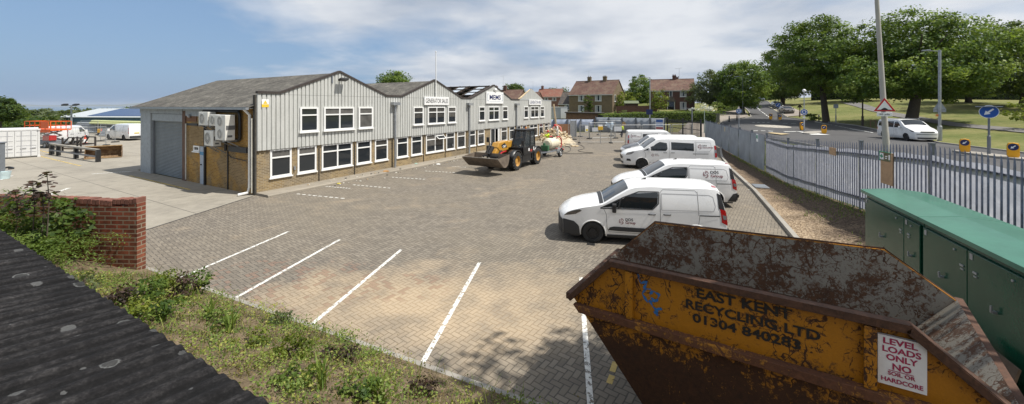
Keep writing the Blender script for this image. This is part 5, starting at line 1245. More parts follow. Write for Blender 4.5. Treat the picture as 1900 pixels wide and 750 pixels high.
def car(label, name, cat, loc, rz, P, kind='hatch', group='cars on the minor road'):
    if kind == 'mpv':
        L, W, R = 4.95, .95, .34; wh = [.92, 3.95]
        B = Body(L, W, [(0, .78), (.05, .9), (.25, 1.0), (.6, 1.14), (.9, 1.22), (1.1, 1.30), (1.55, 1.62), (1.85, 1.80), (2.1, 1.86), (2.6, 1.88), (4.5, 1.86), (4.87, 1.82), (4.95, 1.74)], belt=1.1, zmax=1.88, zb=.2, tum=.12, crown=.07)
        wins = [[(1.44, 1.16), (2.42, 1.16), (2.44, 1.72), (2.1, 1.73), (1.9, 1.62)], [(2.52, 1.16), (3.6, 1.16), (3.6, 1.72), (2.54, 1.73)], [(3.68, 1.16), (4.7, 1.18), (4.72, 1.68), (3.68, 1.72)]]; ws = (1.22, 1.94)
    else:
        L, W, R = 4.1, .86, .31; wh = [.8, 3.35]
        B = Body(L, W, [(0, .62), (.06, .74), (.3, .84), (.8, .92), (1.1, .97), (1.6, 1.24), (1.95, 1.36), (2.3, 1.41), (3.0, 1.40), (3.5, 1.32), (3.8, 1.12), (4.02, .95), (4.1, .84)], belt=.9, zmax=1.42, zb=.2, tum=.2, crown=.05, bulge=.2, bulge_r=.12)
        wins = [[(1.32, .96), (2.2, .95), (2.22, 1.31), (2.0, 1.29), (1.66, 1.17)], [(2.3, .95), (3.0, .96), (3.2, 1.25), (2.32, 1.31)]]; ws = (1.12, 1.85)
    t = thing(name, label, cat, loc, rz, group); B.mesh(wh, R).build('body', P, t, smooth=38); underside(B, t, wh, R)
    for sg in (-1, 1):
        for w in wins: b = MB(); B.patch(b, w, sg); b.build('side_window', M_vglass, t)
        z0 = .84 if kind == 'mpv' else .66
        lamps_top(B, t, [(.02, z0), (.3, z0+.03), (.5, z0+.15), (.1, z0+.1)], sg, M_lensd, 'headlight'); lamps_top(B, t, [(L-.14, z0), (L, z0), (L, z0+.25), (L-.12, z0+.25)], sg, M_red, 'tail_light')
        handle(B, t, 2.15, z0+.15, sg, P); mirror(B, t, ws[0]+.32, z0+.36, sg, P, .85)
        b = MB(); B.stripe(b, [(2.46, .35), (2.47, z0+.3)], sg); B.stripe(b, [(1.3, .35), (1.25, z0+.3)], sg); b.build('panel_gap', M_gap, t)
    for wx in wh:
        for sg in (-1, 1): wheel(t, wx, sg*(W-.12), R, .2, M_rimb if kind == 'mpv' else M_rims)
    b = MB(); b.grid(lambda i, j: B.Tp(ws[0]+(ws[1]-ws[0])*i, -.9+1.8*j, .008), 8, 8); b.build('windscreen', M_vglass, t)
    if kind != 'mpv': b = MB(); b.grid(lambda i, j: B.Tp(3.42+.36*i, -.85+1.7*j, .008), 6, 8); b.build('rear_window', M_vglass, t)
    b = MB(); b.grid(lambda i, j: B.Fr(-.62+1.24*j, z0-.04+.1*i, .012), 2, 8); b.grid(lambda i, j: B.Fr(-.85+1.7*j, .26+.12*i, .012), 2, 8); b.build('grille', M_black, t, smooth=60)
    b = MB(); b.grid(lambda i, j: B.Fr(-.28+.56*j, .5+.1*i, .016), 1, 3); b.build('number_plate', M_platew, t)
    if kind == 'mpv':
        b = MB(); b.grid(lambda i, j: B.Fr(-.9+1.8*j, .62+.04*i, .014), 1, 8); b.build('bumper_trim', M_trim, t)
        b = MB()
        for sg in (-1, 1): b.tube([(2.0, sg*.72, 1.93), (2.1, sg*.72, 1.98), (4.4, sg*.72, 1.97), (4.5, sg*.72, 1.9)], .02, 6)
        b.build('roof_rail', M_galv, t)
    return t
x, y, z = G(1719, 264); car('white people carrier with dark side windows driving along the near road', 'people_carrier', 'people carrier', (x, y, z+.03), rad(75), P_white, 'mpv', 'vehicles on the main road')
def onroad(px, py, dz=.05): x, y, z = G(px, py); return (x, y, z+dz)
car('grey brown parked car nearest the junction on the minor road', 'parked_car', 'car', onroad(1466, 211.5), rad(70), P_brown)
car('silver parked car with its front behind the round arrow sign', 'parked_car', 'car', onroad(1443, 199.5), rad(64), P_silver)
car('black car behind the round arrow sign, just in front of the silver car', 'parked_car', 'car', onroad(1447, 202.5), rad(66), P_dark)
car('dark car driving away on the left of the minor road', 'moving_car', 'car', onroad(1388, 196.5), rad(240), P_dark)
car('dark blue car at the far crest of the minor road', 'moving_car', 'car', pY(1414, 128, float(hgt(82, 128))+.1), rad(60), P_blue)

# ------------------------------------------------------------------ telehandler
P_yel = paint('machine yellow', (.50, .255, .03), .5); M_mblk = pm('machine black', (.016, .016, .017), .4, var=.2, dirt=(.1, .085, .065), dirt_amt=.3); M_steel = pm('scraped muddy steel', (.17, .135, .105), .6, .25, var=.4, scale=3, dirt=(.3, .25, .19), dirt_amt=.6)
M_cabgl, nt, bb = newmat('cab glass'); setb(nt, bb, Base_Color=(.05, .06, .065), Roughness=.05, Alpha=.62, Specular_IOR_Level=.6)
th = thing('telehandler', 'yellow and black telehandler with a raised front bucket beside the building', 'telehandler', (.93, 27.95, 0), rad(-119.4))
def bigwheel(x, y):
    R, w = .60, .46; sg = 1 if y > 0 else -1; b = MB()
    b.lathe([(R*.56, w*.5), (R*.62, w*.52), (R*.88, w*.5), (R*.96, w*.42), (R*.965, 0), (R*.96, -w*.42), (R*.88, -w*.5), (R*.56, -w*.5)], (x, y, R), (0, sg, 0), 32)
    for k in range(18):                                                              # chevron lugs
        for h in (-1, 1):
            a = 2*PI*(k+(.5 if h > 0 else 0))/18; c = Vector((x+math.cos(a)*R*.965, y+h*w*.24, R+math.sin(a)*R*.965)); M = Matrix.Rotation(-a, 3, 'Y') @ Matrix.Rotation(h*rad(38), 3, 'X'); b.box(c, (.075, w*.56, .06), M=M)
    t = b.build('wheel', M_rubber, th, smooth=30); b = MB()
    b.lathe([(R*.58, w*.5), (R*.54, w*.47), (R*.5, w*.2), (R*.3, w*.12), (R*.27, w*.3), (.001, w*.32)], (x, y, R), (0, sg, 0), 28)
    for k in range(8): b.cyl((x+math.cos(k*PI/4)*R*.36, y+sg*w*.14, R+math.sin(k*PI/4)*R*.36), (x+math.cos(k*PI/4)*R*.36, y+sg*w*.2, R+math.sin(k*PI/4)*R*.36), .022, n=6)
    b.build('rim', P_yel, t, smooth=40)
for wx in (0, 3.05):
    for sy in (-1, 1): bigwheel(wx, sy*.86)
b = MB(); b.bx(-.75, 3.5, -.42, .42, .5, .95); b.bx(-.9, .4, -.55, .55, .6, 1.1); b.bx(2.85, 3.2, -.7, .7, .5, .72); b.bx(-.15, .15, -.7, .7, .5, .72); b.bx(3.3, 3.75, -.36, .36, .55, 1.0); b.build('chassis', M_mblk, th, bevel=.03)
b = MB(); b.bx(.9, 2.2, .42, .98, .42, .88); b.bx(.72, 2.45, .9, 1.02, .4, .52); b.bx(.55, .8, .5, 1.0, .5, .95); b.build('step_box', M_mblk, th, bevel=.02)
b = MB(); b.bx(.2, 2.5, -1.05, -.38, .75, 1.42); b.prism([(.2, 1.42), (2.5, 1.42), (2.3, 1.58), (.3, 1.62)], lambda u, v, w: (u, w, v), -1.02, -.4); b.build('engine_cover', P_yel, th, bevel=.05)
for wx in (3.05, 0):
    for sy in (-1, 1):
        b = MB(); n = 8; R = .72
        for k in range(n):
            a0, a1 = .35+2.3*k/n, .35+2.3*(k+1)/n
            b.add([(wx+R*math.cos(a0), sy*.6, .6+R*math.sin(a0)), (wx+R*math.cos(a0), sy*1.1, .6+R*math.sin(a0)), (wx+R*math.cos(a1), sy*1.1, .6+R*math.sin(a1)), (wx+R*math.cos(a1), sy*.6, .6+R*math.sin(a1))], [(0, 1, 2, 3)])
        f = b.build('mudguard', M_mblk, th, smooth=40); m = f.modifiers.new('t', 'SOLIDIFY'); m.thickness = .04
# cab
cb = MB(); prof = [(.45, .95), (.38, 1.5), (.5, 2.5), (1.75, 2.5), (2.15, 1.35), (2.1, .9)]
for sy in (.16, 1.0):
    for (xa, za), (xb, zb) in zip(prof, prof[1:]+prof[:1]): cb.bar((xa, sy, za), (xb, sy, zb), .07, .09)
for q in (1, 2, 3, 4): cb.bar((prof[q][0], .16, prof[q][1]), (prof[q][0], 1.0, prof[q][1]), .07, .07)
cb.bx(.42, 1.85, .12, 1.04, 2.48, 2.58); cb.prism([(.42, .9), (.38, 1.45), (2.12, 1.4), (2.12, .9)], lambda u, v, w: (u, w, v), .97, 1.03); cb.prism([(.42, .9), (.38, 1.3), (2.12, 1.25), (2.12, .9)], lambda u, v, w: (u, w, v), .13, .19); cb.bx(2.02, 2.14, .16, 1.0, .9, 1.3); cb.bar((1.15, 1.01, .95), (1.1, 1.01, 2.48), .07, .07)
cab = cb.build('cab', M_mblk, th, bevel=.015)
b = MB()
for sy in (.165, .995): b.prism([(.44, 1.45), (.54, 2.46), (1.72, 2.46), (2.1, 1.4)], lambda u, v, w: (u, w, v), sy-.004, sy+.004)
b.add([(1.74, .2, 2.47), (1.74, .96, 2.47), (2.13, .96, 1.33), (2.13, .2, 1.33)], [(0, 1, 2, 3)]); b.add([(.52, .2, 2.46), (.52, .96, 2.46), (.40, .96, 1.45), (.40, .2, 1.45)], [(0, 1, 2, 3)]); b.build('window', M_cabgl, cab)
b = MB(); b.bx(.6, 1.1, .34, .82, 1.05, 1.25); b.bx(.55, .68, .36, .80, 1.25, 1.95); b.bx(.56, .66, .46, .70, 1.95, 2.12); b.build('seat', M_black, cab, bevel=.05)
b = MB(); b.lathe([(.17, 0), (.185, .015), (.17, .03), (.155, .015)], (1.5, .58, 1.5), (-.5, 0, .8), 18); b.bar((1.5, .58, 1.5), (1.8, .58, 1.1), .05, .05); b.build('steering_wheel', M_black, cab)
b = MB(); b.cyl((.8, .5, 2.58), (.8, .5, 2.7), .06); b.build('beacon', pm('amber lens', (.75, .22, .02), .2), cab)
b = MB(); b.box((1.35, 1.035, 1.18), (.16, .01, .2)); b.box((.62, 1.035, 1.2), (.1, .01, .24)); b.build('sticker', M_signw, cab); b = MB(); b.box((1.05, 1.036, 1.1), (.34, .01, .16)); b.build('sticker', M_red, cab)
# boom, nose, arms, bucket
b = MB(); b.bar((-.85, -.12, 1.75), (3.35, -.12, 1.52), .40, .42); b.build('boom', P_yel, th, bevel=.03)
b = MB(); b.prism([(2.55, 1.24), (2.55, 1.86), (3.75, 1.80), (3.95, 1.5), (3.6, 1.2)], lambda u, v, w: (u, w, v), -.4, .10); hd = b.build('boom_head', P_yel, th, bevel=.04)
b = MB(); b.prism([(2.75, 1.42), (3.35, 1.42), (3.5, 1.62), (3.1, 1.74), (2.9, 1.62)], lambda u, v, w: (u, w, v), .105, .112); b.build('dark_badge', M_black, hd)
lettering('lettering', 'CAT', .42, .15, lambda u, v: (3.32-u, .118, 1.45+v), M_signw, hd, .04); b = MB(); b.poly([(3.18, .1175, 1.44), (2.98, .1175, 1.44), (3.08, .1175, 1.56)]); b.build('badge_triangle', pm('badge yellow', (.75, .45, .03), .5), hd)
b = MB(); b.prism([(3.5, 1.4), (3.9, 1.5), (4.55, .75), (4.5, .45), (4.2, .5)], lambda u, v, w: (u, w, v), -.36, .06); b.build('boom_knee', P_yel, th, bevel=.03)
b = MB(); b.bar((3.6, .2, 1.25), (4.55, .2, .72), .12, .2); b.bar((3.6, -.5, 1.25), (4.55, -.5, .72), .12, .2); b.bx(4.42, 4.62, -.62, .42, .42, 1.05); b.bar((4.1, -.15, 1.55), (4.6, -.15, 1.1), .18, .18); b.build('carriage', M_mblk, th, bevel=.02)
b = MB(); b.tube([(3.2, .28, 1.22), (3.8, .3, 1.18), (4.3, .3, .85)], .055, 8); b.build('hydraulic_ram', M_red, th, smooth=50)
b = MB(); b.tube([(3.3, -.42, 1.6), (3.8, -.55, 1.7), (4.2, -.5, 1.3), (4.5, -.4, 1.0)], .035, 6); b.tube([(3.3, -.46, 1.5), (3.9, -.62, 1.55), (4.4, -.5, .95)], .03, 6); b.build('hose', M_black, th, smooth=50)
b = MB(); b.bar((3.3, -.85, 1.0), (3.35, -.95, 2.0), .05, .05); b.box((3.36, -1.02, 1.92), (.08, .2, .34)); b.build('door_mirror', M_mblk, th, bevel=.02); b = MB(); b.cyl((3.5, -.85, 1.35), (3.62, -.85, 1.35), .14); b.box((3.4, -.85, 1.35), (.3, .36, .4)); b.build('headlight', M_mblk, th, bevel=.02); b = MB(); b.bar((2.1, 1.0, 1.5), (2.48, 1.14, 1.72), .04, .04); b.box((2.48, 1.14, 1.72), (.06, .18, .34)); b.build('door_mirror', M_mblk, th, bevel=.02)
# bucket: curved plate with cheek plates, crowded back so its lip points up and forward
bp = [(4.42, 1.20), (4.44, .86), (4.58, .58), (4.82, .44), (5.08, .46), (5.45, .74), (5.80, 1.06)]
b = MB(); vs = []
for (u, v) in bp: vs += [(u, -1.34, v), (u, 1.24, v)]
b.add(vs, [(2*i, 2*i+1, 2*i+3, 2*i+2) for i in range(len(bp)-1)])
for sy in (-1.34, 1.24): b.add([(u, sy, v) for u, v in bp], [tuple(range(len(bp)))])
bk_ = b.build('bucket', M_steel, th, recalc=False); m = bk_.modifiers.new('t', 'SOLIDIFY'); m.thickness = .03; m.offset = 0
b = MB(); b.box((5.76, 0, 1.03), (.16, 2.52, .035), M=Matrix.Rotation(rad(-42), 3, 'Y')); b.build('cutting_edge', pm('bright worn edge', (.3, .27, .23), .45, .6, var=.3), bk_)
b = MB(); r = np.random.default_rng(4)
for k in range(26):
    s_ = .05+.12*r.random(); b.box((4.8+.7*r.random(), -1.1+2.2*r.random(), .80+.2*r.random()), (s_, s_*.8, s_*.5), r.random()*3)
tag(b.build('rubble_load', pm('rubble', (.28, .25, .2), .9, var=.4), None), 'broken rubble lying in the raised telehandler bucket', 'rubble', kind='stuff').matrix_world = Matrix.Translation((.93, 27.95, 0)) @ Matrix.Rotation(rad(-119.4), 4, 'Z')

# ------------------------------------------------------------------ dust suppression bowser
bw = thing('water_bowser', 'cream water tank on a small two wheeled trailer behind the telehandler', 'trailer', (3.25, 31.6, 0), rad(-122))
b = MB(); prof = [(.0, -.85), (.28, -.85), (.43, -.72), (.46, -.5), (.46, .5), (.43, .72), (.28, .85), (0, .85)]
b.lathe(prof, (0, 0, 1.08), (1, 0, 0), 24); 
for q in (-.4, 0, .4): b.lathe([(.462, q-.03), (.478, q), (.462, q+.03)], (0, 0, 1.08), (1, 0, 0), 24)
tk = b.build('tank', pm('cream plastic tank', (.66, .60, .46), .5, var=.1), bw, smooth=40)
b = MB(); b.cyl((0, 0, 1.52), (0, 0, 1.6), .16); b.build('filler_cap', M_black, tk)
b = MB()
for sy in (-.42, .42): b.bar((-1.0, sy, .52), (1.3, sy, .52), .07, .1)
for sx in (-.9, 0, 1.2): b.bar((sx, -.42, .52), (sx, .42, .52), .07, .08)
b.bar((1.3, .42, .52), (2.3, 0, .5), .07, .09); b.bar((1.3, -.42, .52), (2.3, 0, .5), .07, .09); b.cyl((1.9, 0, .05), (1.9, 0, .7), .03); b.build('frame', M_greyst, bw)
for sy in (-1, 1):
    wheel(bw, -.15, sy*.72, .33, .18, M_rims)
    b = MB(); n = 7
    for k in range(n):
        a0, a1 = .1+2.9*k/n, .1+2.9*(k+1)/n; R = .42
        b.add([(-.15+R*math.cos(a0), sy*.6, .33+R*math.sin(a0)), (-.15+R*math.cos(a0), sy*.84, .33+R*math.sin(a0)), (-.15+R*math.cos(a1), sy*.84, .33+R*math.sin(a1)), (-.15+R*math.cos(a1), sy*.6, .33+R*math.sin(a1))], [(0, 1, 2, 3)])
    b.build('mudguard', M_galv, bw)
b = MB(); b.bx(.95, 1.25, -.35, .3, .58, 1.0); b.cyl((1.1, -.1, 1.0), (1.1, -.1, 1.2), .1); b.build('pump', pm('green pump', (.03, .11, .05), .5), bw, bevel=.03)
b = MB()
for sy in (-.35, .35): b.tube([(-.95, sy, .55), (-1.25, sy, .9), (-1.2, sy, 1.35), (-.75, sy, 1.6), (-.3, sy, 1.58)], .05, 8)
b.tube([(-1.25, -.55, .5), (-1.25, .55, .5)], .06, 8); b.build('hose_rail', pm('red hose', (.45, .03, .03), .5), bw, smooth=50)
# ------------------------------------------------------------------ rusty yellow skip in the foreground
def rusty(name, paint_c, rust1=(.055, .022, .012), rust2=(.16, .065, .03), amount=.5, low=None, scr=True):
    m, nt, b = newmat(name); P = coord(nt, 'Object'); s = nd(nt, 'ShaderNodeSeparateXYZ', {0: P})
    n = noise(nt, P, 2.6, 9, .72, .4); f = noise(nt, P, 17, 8, .78, .6); g = noise(nt, P, 60, 5, .7)
    t = mth(nt, 'ADD', mth(nt, 'MULTIPLY', n, .5), mth(nt, 'MULTIPLY', f, .5))
    if low is not None:       # paint long gone where the waste has scraped the lower panel
        k = nd(nt, 'ShaderNodeMapRange', {'Value': mth(nt, 'ADD', s.outputs[2], mth(nt, 'MULTIPLY', n, .35)), 'From Min': low-.25, 'From Max': low+.25, 'To Min': .13, 'To Max': 0.}).outputs[0]
        t = mth(nt, 'ADD', t, k)
    if scr:                   # thin curving scratches, thick in some patches and absent in others
        for q, (sc_, th, off) in enumerate(((2.6, .022, 0.), (5.5, .035, 3.), (11., .05, 7.))):
            dv = nd(nt, 'ShaderNodeVectorMath', {0: nd(nt, 'ShaderNodeMapping', {'Vector': P, 'Location': (off, off, off), 'Scale': (1.4, 1.4, .8)}).outputs[0], 1: nd(nt, 'ShaderNodeVectorMath', {0: nd(nt, 'ShaderNodeTexNoise', {'Vector': P, 'Scale': 2.2+q, 'Detail': 3}).outputs['Color'], 'Scale': .55}, operation='SCALE').outputs[0]}, operation='ADD').outputs[0]
            ed_ = nd(nt, 'ShaderNodeTexVoronoi', {'Vector': dv, 'Scale': sc_}, feature='DISTANCE_TO_EDGE').outputs['Distance']
            gate = ramp(nt, noise(nt, nd(nt, 'ShaderNodeMapping', {'Vector': P, 'Location': (off, 2., off)}).outputs[0], 1.6+q, 4, .6), [(.50, 0.), (.64, 1.)])
            t = mth(nt, 'ADD', t, mth(nt, 'MULTIPLY', mth(nt, 'MULTIPLY', ramp(nt, ed_, [(th*.4, 1.), (th*1.4, 0.)]), gate), .16))
    mask = ramp(nt, t, [(1-amount-.03, 0.), (1-amount+.03, 1.)])
    pc = ramp(nt, mth(nt, 'ADD', mth(nt, 'MULTIPLY', f, .5), mth(nt, 'MULTIPLY', g, .5)), [(.3, tuple(k*.72 for k in paint_c)), (.65, paint_c)])
    rc = ramp(nt, f, [(.3, rust1), (.7, rust2)])
    setb(nt, b, Base_Color=mixc(nt, mask, pc, rc), Roughness=mixc(nt, mask, (.42,)*3, (.88,)*3), Normal=bump(nt, mth(nt, 'ADD', mth(nt, 'MULTIPLY', mask, -.5), g), .35, .006)); return m
M_sk = rusty('rusty yellow paint', (.44, .175, .007), (.016, .007, .003), (.075, .028, .010), amount=.452, low=1.62)
M_ski = rusty('scraped grey inner steel', (.275, .25, .205), (.024, .012, .007), (.13, .058, .026), amount=.49)
M_skr = rusty('worn rusty rim', (.42, .20, .03), (.03, .015, .008), (.12, .055, .03), amount=.64)
kS = 1.9; NL = Vector((.640, 2.483))*kS; NR = Vector((1.827, 1.757))*kS; FL = Vector((1.221, 3.272))*kS; FR = Vector((2.594, 2.669))*kS; LT = 2.64
def SK(t, v, z):          # t along the skip to the right, v 0 near side .. 1 far side
    p = (NL+(NR-NL)*(t/LT))*(1-v)+(FL+(FR-FL)*(t/LT))*v; return (p.x-SKO.x, p.y-SKO.y, z)
SKO = Vector((2.9, 4.6)); HR = 2.30
sk = thing('skip', 'rusty orange yellow waste skip with scraped grey inside in front of the vans', 'skip', (SKO.x, SKO.y, 0))
side = [(-.52, 1.75), (0, HR), (LT, HR), (LT+.66, 1.75), (1.90, .05), (.90, .05)]
tv = .02
b = MB(); b.prism(side, lambda u, v, w: SK(u, w, v), 0, tv); b.prism(side, lambda u, v, w: SK(u, w, v), 1-tv, 1)
def slab(a, c, e=.035):     # sloping end plates and floor between the sides
    (t0, z0), (t1, z1) = a, c; d = Vector((t1-t0, z1-z0)).normalized(); n = Vector((-d.y, d.x))*e
    b.prism([(t0, z0), (t1, z1), (t1+n.x, z1+n.y), (t0+n.x, z0+n.y)], lambda u, v, w: SK(u, w, v), tv, 1-tv)
slab((-.52, 1.75), (.90, .05)); slab((.90, .05), (1.90, .05)); slab((1.90, .05), (LT+.66, 1.75))
b.build('shell', M_sk, sk)
b = MB(); ins = [(-.50, 1.76), (0.005, HR-.006), (LT-.005, HR-.006), (LT+.64, 1.76), (1.88, .12), (.94, .12)]
for v in (tv+.004, 1-tv-.004): b.poly([SK(u, v, z) for u, z in ins])
for (a, c) in ((ins[0], ins[5]), (ins[5], ins[4]), (ins[4], ins[3])): b.add([SK(a[0], .03, a[1]+.03), SK(a[0], .97, a[1]+.03), SK(c[0], .97, c[1]+.03), SK(c[0], .03, c[1]+.03)], [(0, 1, 2, 3)])
b.build('inside', M_ski, sk, recalc=False)
b = MB(); top = [(-.55, 1.72), (0, HR), (LT, HR), (LT+.69, 1.72)]
for v0, v1, dp in ((-.045, .010, .07), (.992, 1.012, .03)):
    for (a, c) in zip(top[:-1], top[1:]):
        d = Vector((c[0]-a[0], c[1]-a[1])).normalized(); n = Vector((-d.y, d.x))
        b.prism([a, c, (c[0]-n.x*dp, c[1]-n.y*dp), (a[0]-n.x*dp, a[1]-n.y*dp)], lambda u, v, w: SK(u, w, v+.012), v0, v1)
for t0 in (-.53, LT+.67): b.bar(SK(t0, -.03, 1.735), SK(t0, 1.03, 1.735), .08, .08)
b.build('rim', M_skr, sk, bevel=.008)
b = MB()
for v0, v1 in ((-.045, .0), (1., 1.045)):
    b.prism([(-.46, 1.66), (LT+.60, 1.66), (LT+.52, 1.57), (-.38, 1.57)], lambda u, v, w: SK(u, w, v), v0, v1)
b.build('ledge', rusty('rusty ledge', (.5, .22, .02), amount=.56), sk, bevel=.006)
for t0, v0, v1 in ((.24, -.034, 0.), (2.38, -.034, 0.), (.24, 1., 1.034), (2.38, 1., 1.034)):
    b = MB(); b.prism([(t0-.045, 1.663), (t0+.045, 1.663), (t0+.045, HR-.075), (t0-.045, HR-.075)], lambda u, v, w: SK(u, w, v), v0, v1)
    b.build('rib', M_sk, sk, bevel=.006)
M_stn = pm('stencil black', (.015, .013, .012), .7, var=.3)
def stencil():
    m, nt, b = newmat('worn stencil paint'); P = coord(nt, 'Object'); n = mth(nt, 'ADD', mth(nt, 'MULTIPLY', noise(nt, P, 7, 7, .75, .5), .6), mth(nt, 'MULTIPLY', noise(nt, P, 30, 5, .7), .4))
    setb(nt, b, Base_Color=(.014, .012, .011), Roughness=.7); tr = nd(nt, 'ShaderNodeBsdfTransparent')
    mx = nd(nt, 'ShaderNodeMixShader', {0: ramp(nt, n, [(.57, 1.), (.62, 0.)]), 1: tr.outputs[0], 2: b.outputs[0]}); nt.links.new(mx.outputs[0], nt.nodes['Material Output'].inputs[0]); return m
M_stn = stencil()
for body, t0, t1, z, h in (('EAST KENT', .96, 1.81, 2.085, .105), ('RECYCLING LTD', .85, 2.03, 1.945, .10), ('01304 840283', .92, 1.88, 1.81, .10)):
    lettering('lettering', body, t1-t0, h, lambda u, v, t0=t0, z=z: SK(t0+u, -.004, z+v), M_stn, sk, .03)
b = MB(); b.add([SK(2.43, -.02, 2.165), SK(2.74, -.02, 2.165), SK(2.74, -.02, 1.735), SK(2.43, -.02, 1.735), SK(2.43, -.004, 2.165), SK(2.74, -.004, 2.165), SK(2.74, -.004, 1.735), SK(2.43, -.004, 1.735)], [(0, 1, 2, 3), (7, 6, 5, 4), (0, 4, 5, 1), (1, 5, 6, 2), (2, 6, 7, 3), (3, 7, 4, 0)])
sg_ = b.build('notice', pm('white notice', (.74, .73, .72), .4, var=.05, dirt=(.35, .3, .26), dirt_amt=.4), sk)
M_pink = pm('crimson print', (.33, .02, .075), .5, var=.15)
for body, w, h, x, z in (('LEVEL', .22, .055, .035, 2.095), ('LOADS', .245, .055, .03, 2.025), ('ONLY', .20, .055, .055, 1.957), ('NO', .12, .058, .095, 1.880), ('SOIL OR', .175, .035, .065, 1.828), ('HARDCORE', .265, .04, .022, 1.765)):
    lettering('lettering', body, w, h, lambda u, v, x=x, z=z: SK(2.43+x+u, -.0215, z+v), M_pink, sg_, .03)
b = MB(); b.add([SK(2.5, -.0213, 1.868), SK(2.66, -.0213, 1.868), SK(2.66, -.0213, 1.874), SK(2.5, -.0213, 1.874)], [(0, 1, 2, 3)]); b.build('underline', M_pink, sg_)
b = MB()                                                                             # blue spray scribble
for pts in ([(.33, 2.2), (.36, 2.1), (.44, 2.14), (.4, 2.05), (.50, 2.06)], [(.42, 2.05), (.38, 1.98), (.44, 1.90), (.55, 1.95), (.57, 2.02), (.50, 2.05), (.46, 1.98), (.55, 1.92)], [(.46, 1.93), (.5, 1.86), (.56, 1.82), (.5, 1.79)], [(.6, 1.86), (.52, 1.84), (.56, 1.75)]):
    P = []
    for i in range(len(pts)-1):
        for k in range(5): P.append((pts[i][0]+(pts[i+1][0]-pts[i][0])*k/5, pts[i][1]+(pts[i+1][1]-pts[i][1])*k/5))
    vs = []
    for i, p in enumerate(P):
        q = P[min(i+1, len(P)-1)]; a_ = P[max(0, i-1)]; dx, dz = q[0]-a_[0], q[1]-a_[1]; l = math.hypot(dx, dz) or 1; w = .010+.006*math.sin(i)
        vs += [SK(p[0]-dz/l*w, -.003-.0002*i, p[1]+dx/l*w), SK(p[0]+dz/l*w, -.003-.0002*i, p[1]-dx/l*w)]
    b.add(vs, [(2*i, 2*i+1, 2*i+3, 2*i+2) for i in range(len(P)-1)])
b.build('paint_scribble', mat_worn('blue spray paint', (.03, .16, .42), .42, 14.), sk)

# ------------------------------------------------------------------ green utility cabinets
def mat_cab(name, col, rough):
    m, nt, b = newmat(name); P = coord(nt, 'Object'); n = noise(nt, P, 1.6, 6, .65); f = noise(nt, P, 14, 5, .7)
    c = ramp(nt, n, [(.3, tuple(k*.8 for k in col)), (.7, tuple(k*1.15 for k in col))])
    setb(nt, b, Base_Color=mixc(nt, ramp(nt, f, [(.58, 0.), (.75, .25)]), c, tuple(k*1.6 for k in col)), Roughness=rough, Specular_IOR_Level=.3, Coat_Weight=.12, Coat_Roughness=.15, Normal=bump(nt, n, .12, .05)); return m
M_cg = mat_cab('glossy green enamel', (.005, .062, .034), .24); M_cl = mat_cab('faded green lid', (.05, .165, .11), .28)
CA = math.atan2(-.91, -.415)
def cabinet(x, y, L, label):
    """local x runs along the front towards the camera, y towards the fence"""
    z0 = .52; t = thing('utility_cabinet', label, 'cabinet', (x, y, z0), CA, 'green roadside cabinets'); D = 1.08; H = 1.50
    b = MB(); b.bx(.01, L-.01, .04, D, -.35, H); b.build('body', M_cg, t, bevel=.01)
    b = MB(); b.prism([(-.05, H), (-.05, H+.075), (D*.5, H+.15), (D+.06, H+.10), (D+.06, H+.02), (D+.0, H+.003), (.0, H+.003)], lambda u, v, w: (w, u, v), -.07 if x > 8 else .012, L+.0); b.build('lid', M_cl, t, bevel=.004)
    sp_ = (0, .76, 1.) if x > 8 else (0, .5, 1.)
    for k in range(2):
        x0 = .05+(L-.1)*sp_[k]; x1 = .05+(L-.1)*sp_[k+1]-.012
        b = MB(); b.bx(x0, x1, .0, .036, -.2, H-.1); d = b.build('door', M_cg, t, bevel=.012)
        b = MB(); hx = x1-.16 if k == 0 else x0+.14
        b.bx(hx, hx+.09, -.012, -.001, H-.41, H-.38); b.bx(x0+.06, x0+.13, -.006, -.001, H-.22, H-.13); b.bx(hx+.02, hx+.09, -.012, -.001, H-.46, H-.44); b.build('lock', M_galv, d)
        b = MB(); b.bx((x0+x1)/2-.03, (x0+x1)/2+.03, -.05, -.001, H-.80, H-.77); b.bx((x0+x1)/2-.012, (x0+x1)/2+.012, -.06, -.04, H-.80, H-.70); b.cyl((x1-.3, 0, H-.2), (x1-.3, -.015, H-.2), .018); b.build('handle', M_galv, d)
    return t
cabinet(8.80, 9.56, 2.56, 'green metal utility cabinet with faded lid nearer the mulch bed')
cabinet(7.735, 7.23, 2.6, 'green metal utility cabinet nearer the camera, cut by the right edge of the photo')
t = thing('board_offcut', 'dull brown board leaning at the foot of the nearer green cabinet', 'board', (6.62, 5.35, .1), CA)
b = MB(); b.box((0, 0, .36), (.9, .03, .72), M=Matrix.Rotation(rad(-14), 3, 'X')); b.build('panel', pm('brown board', (.085, .06, .04), .85, var=.25, dirt=(.16, .12, .08)), t); b = MB(); b.box((0, .06, .34), (.8, .03, .05)); b.build('batten', pm('batten', (.12, .085, .055), .85), t)

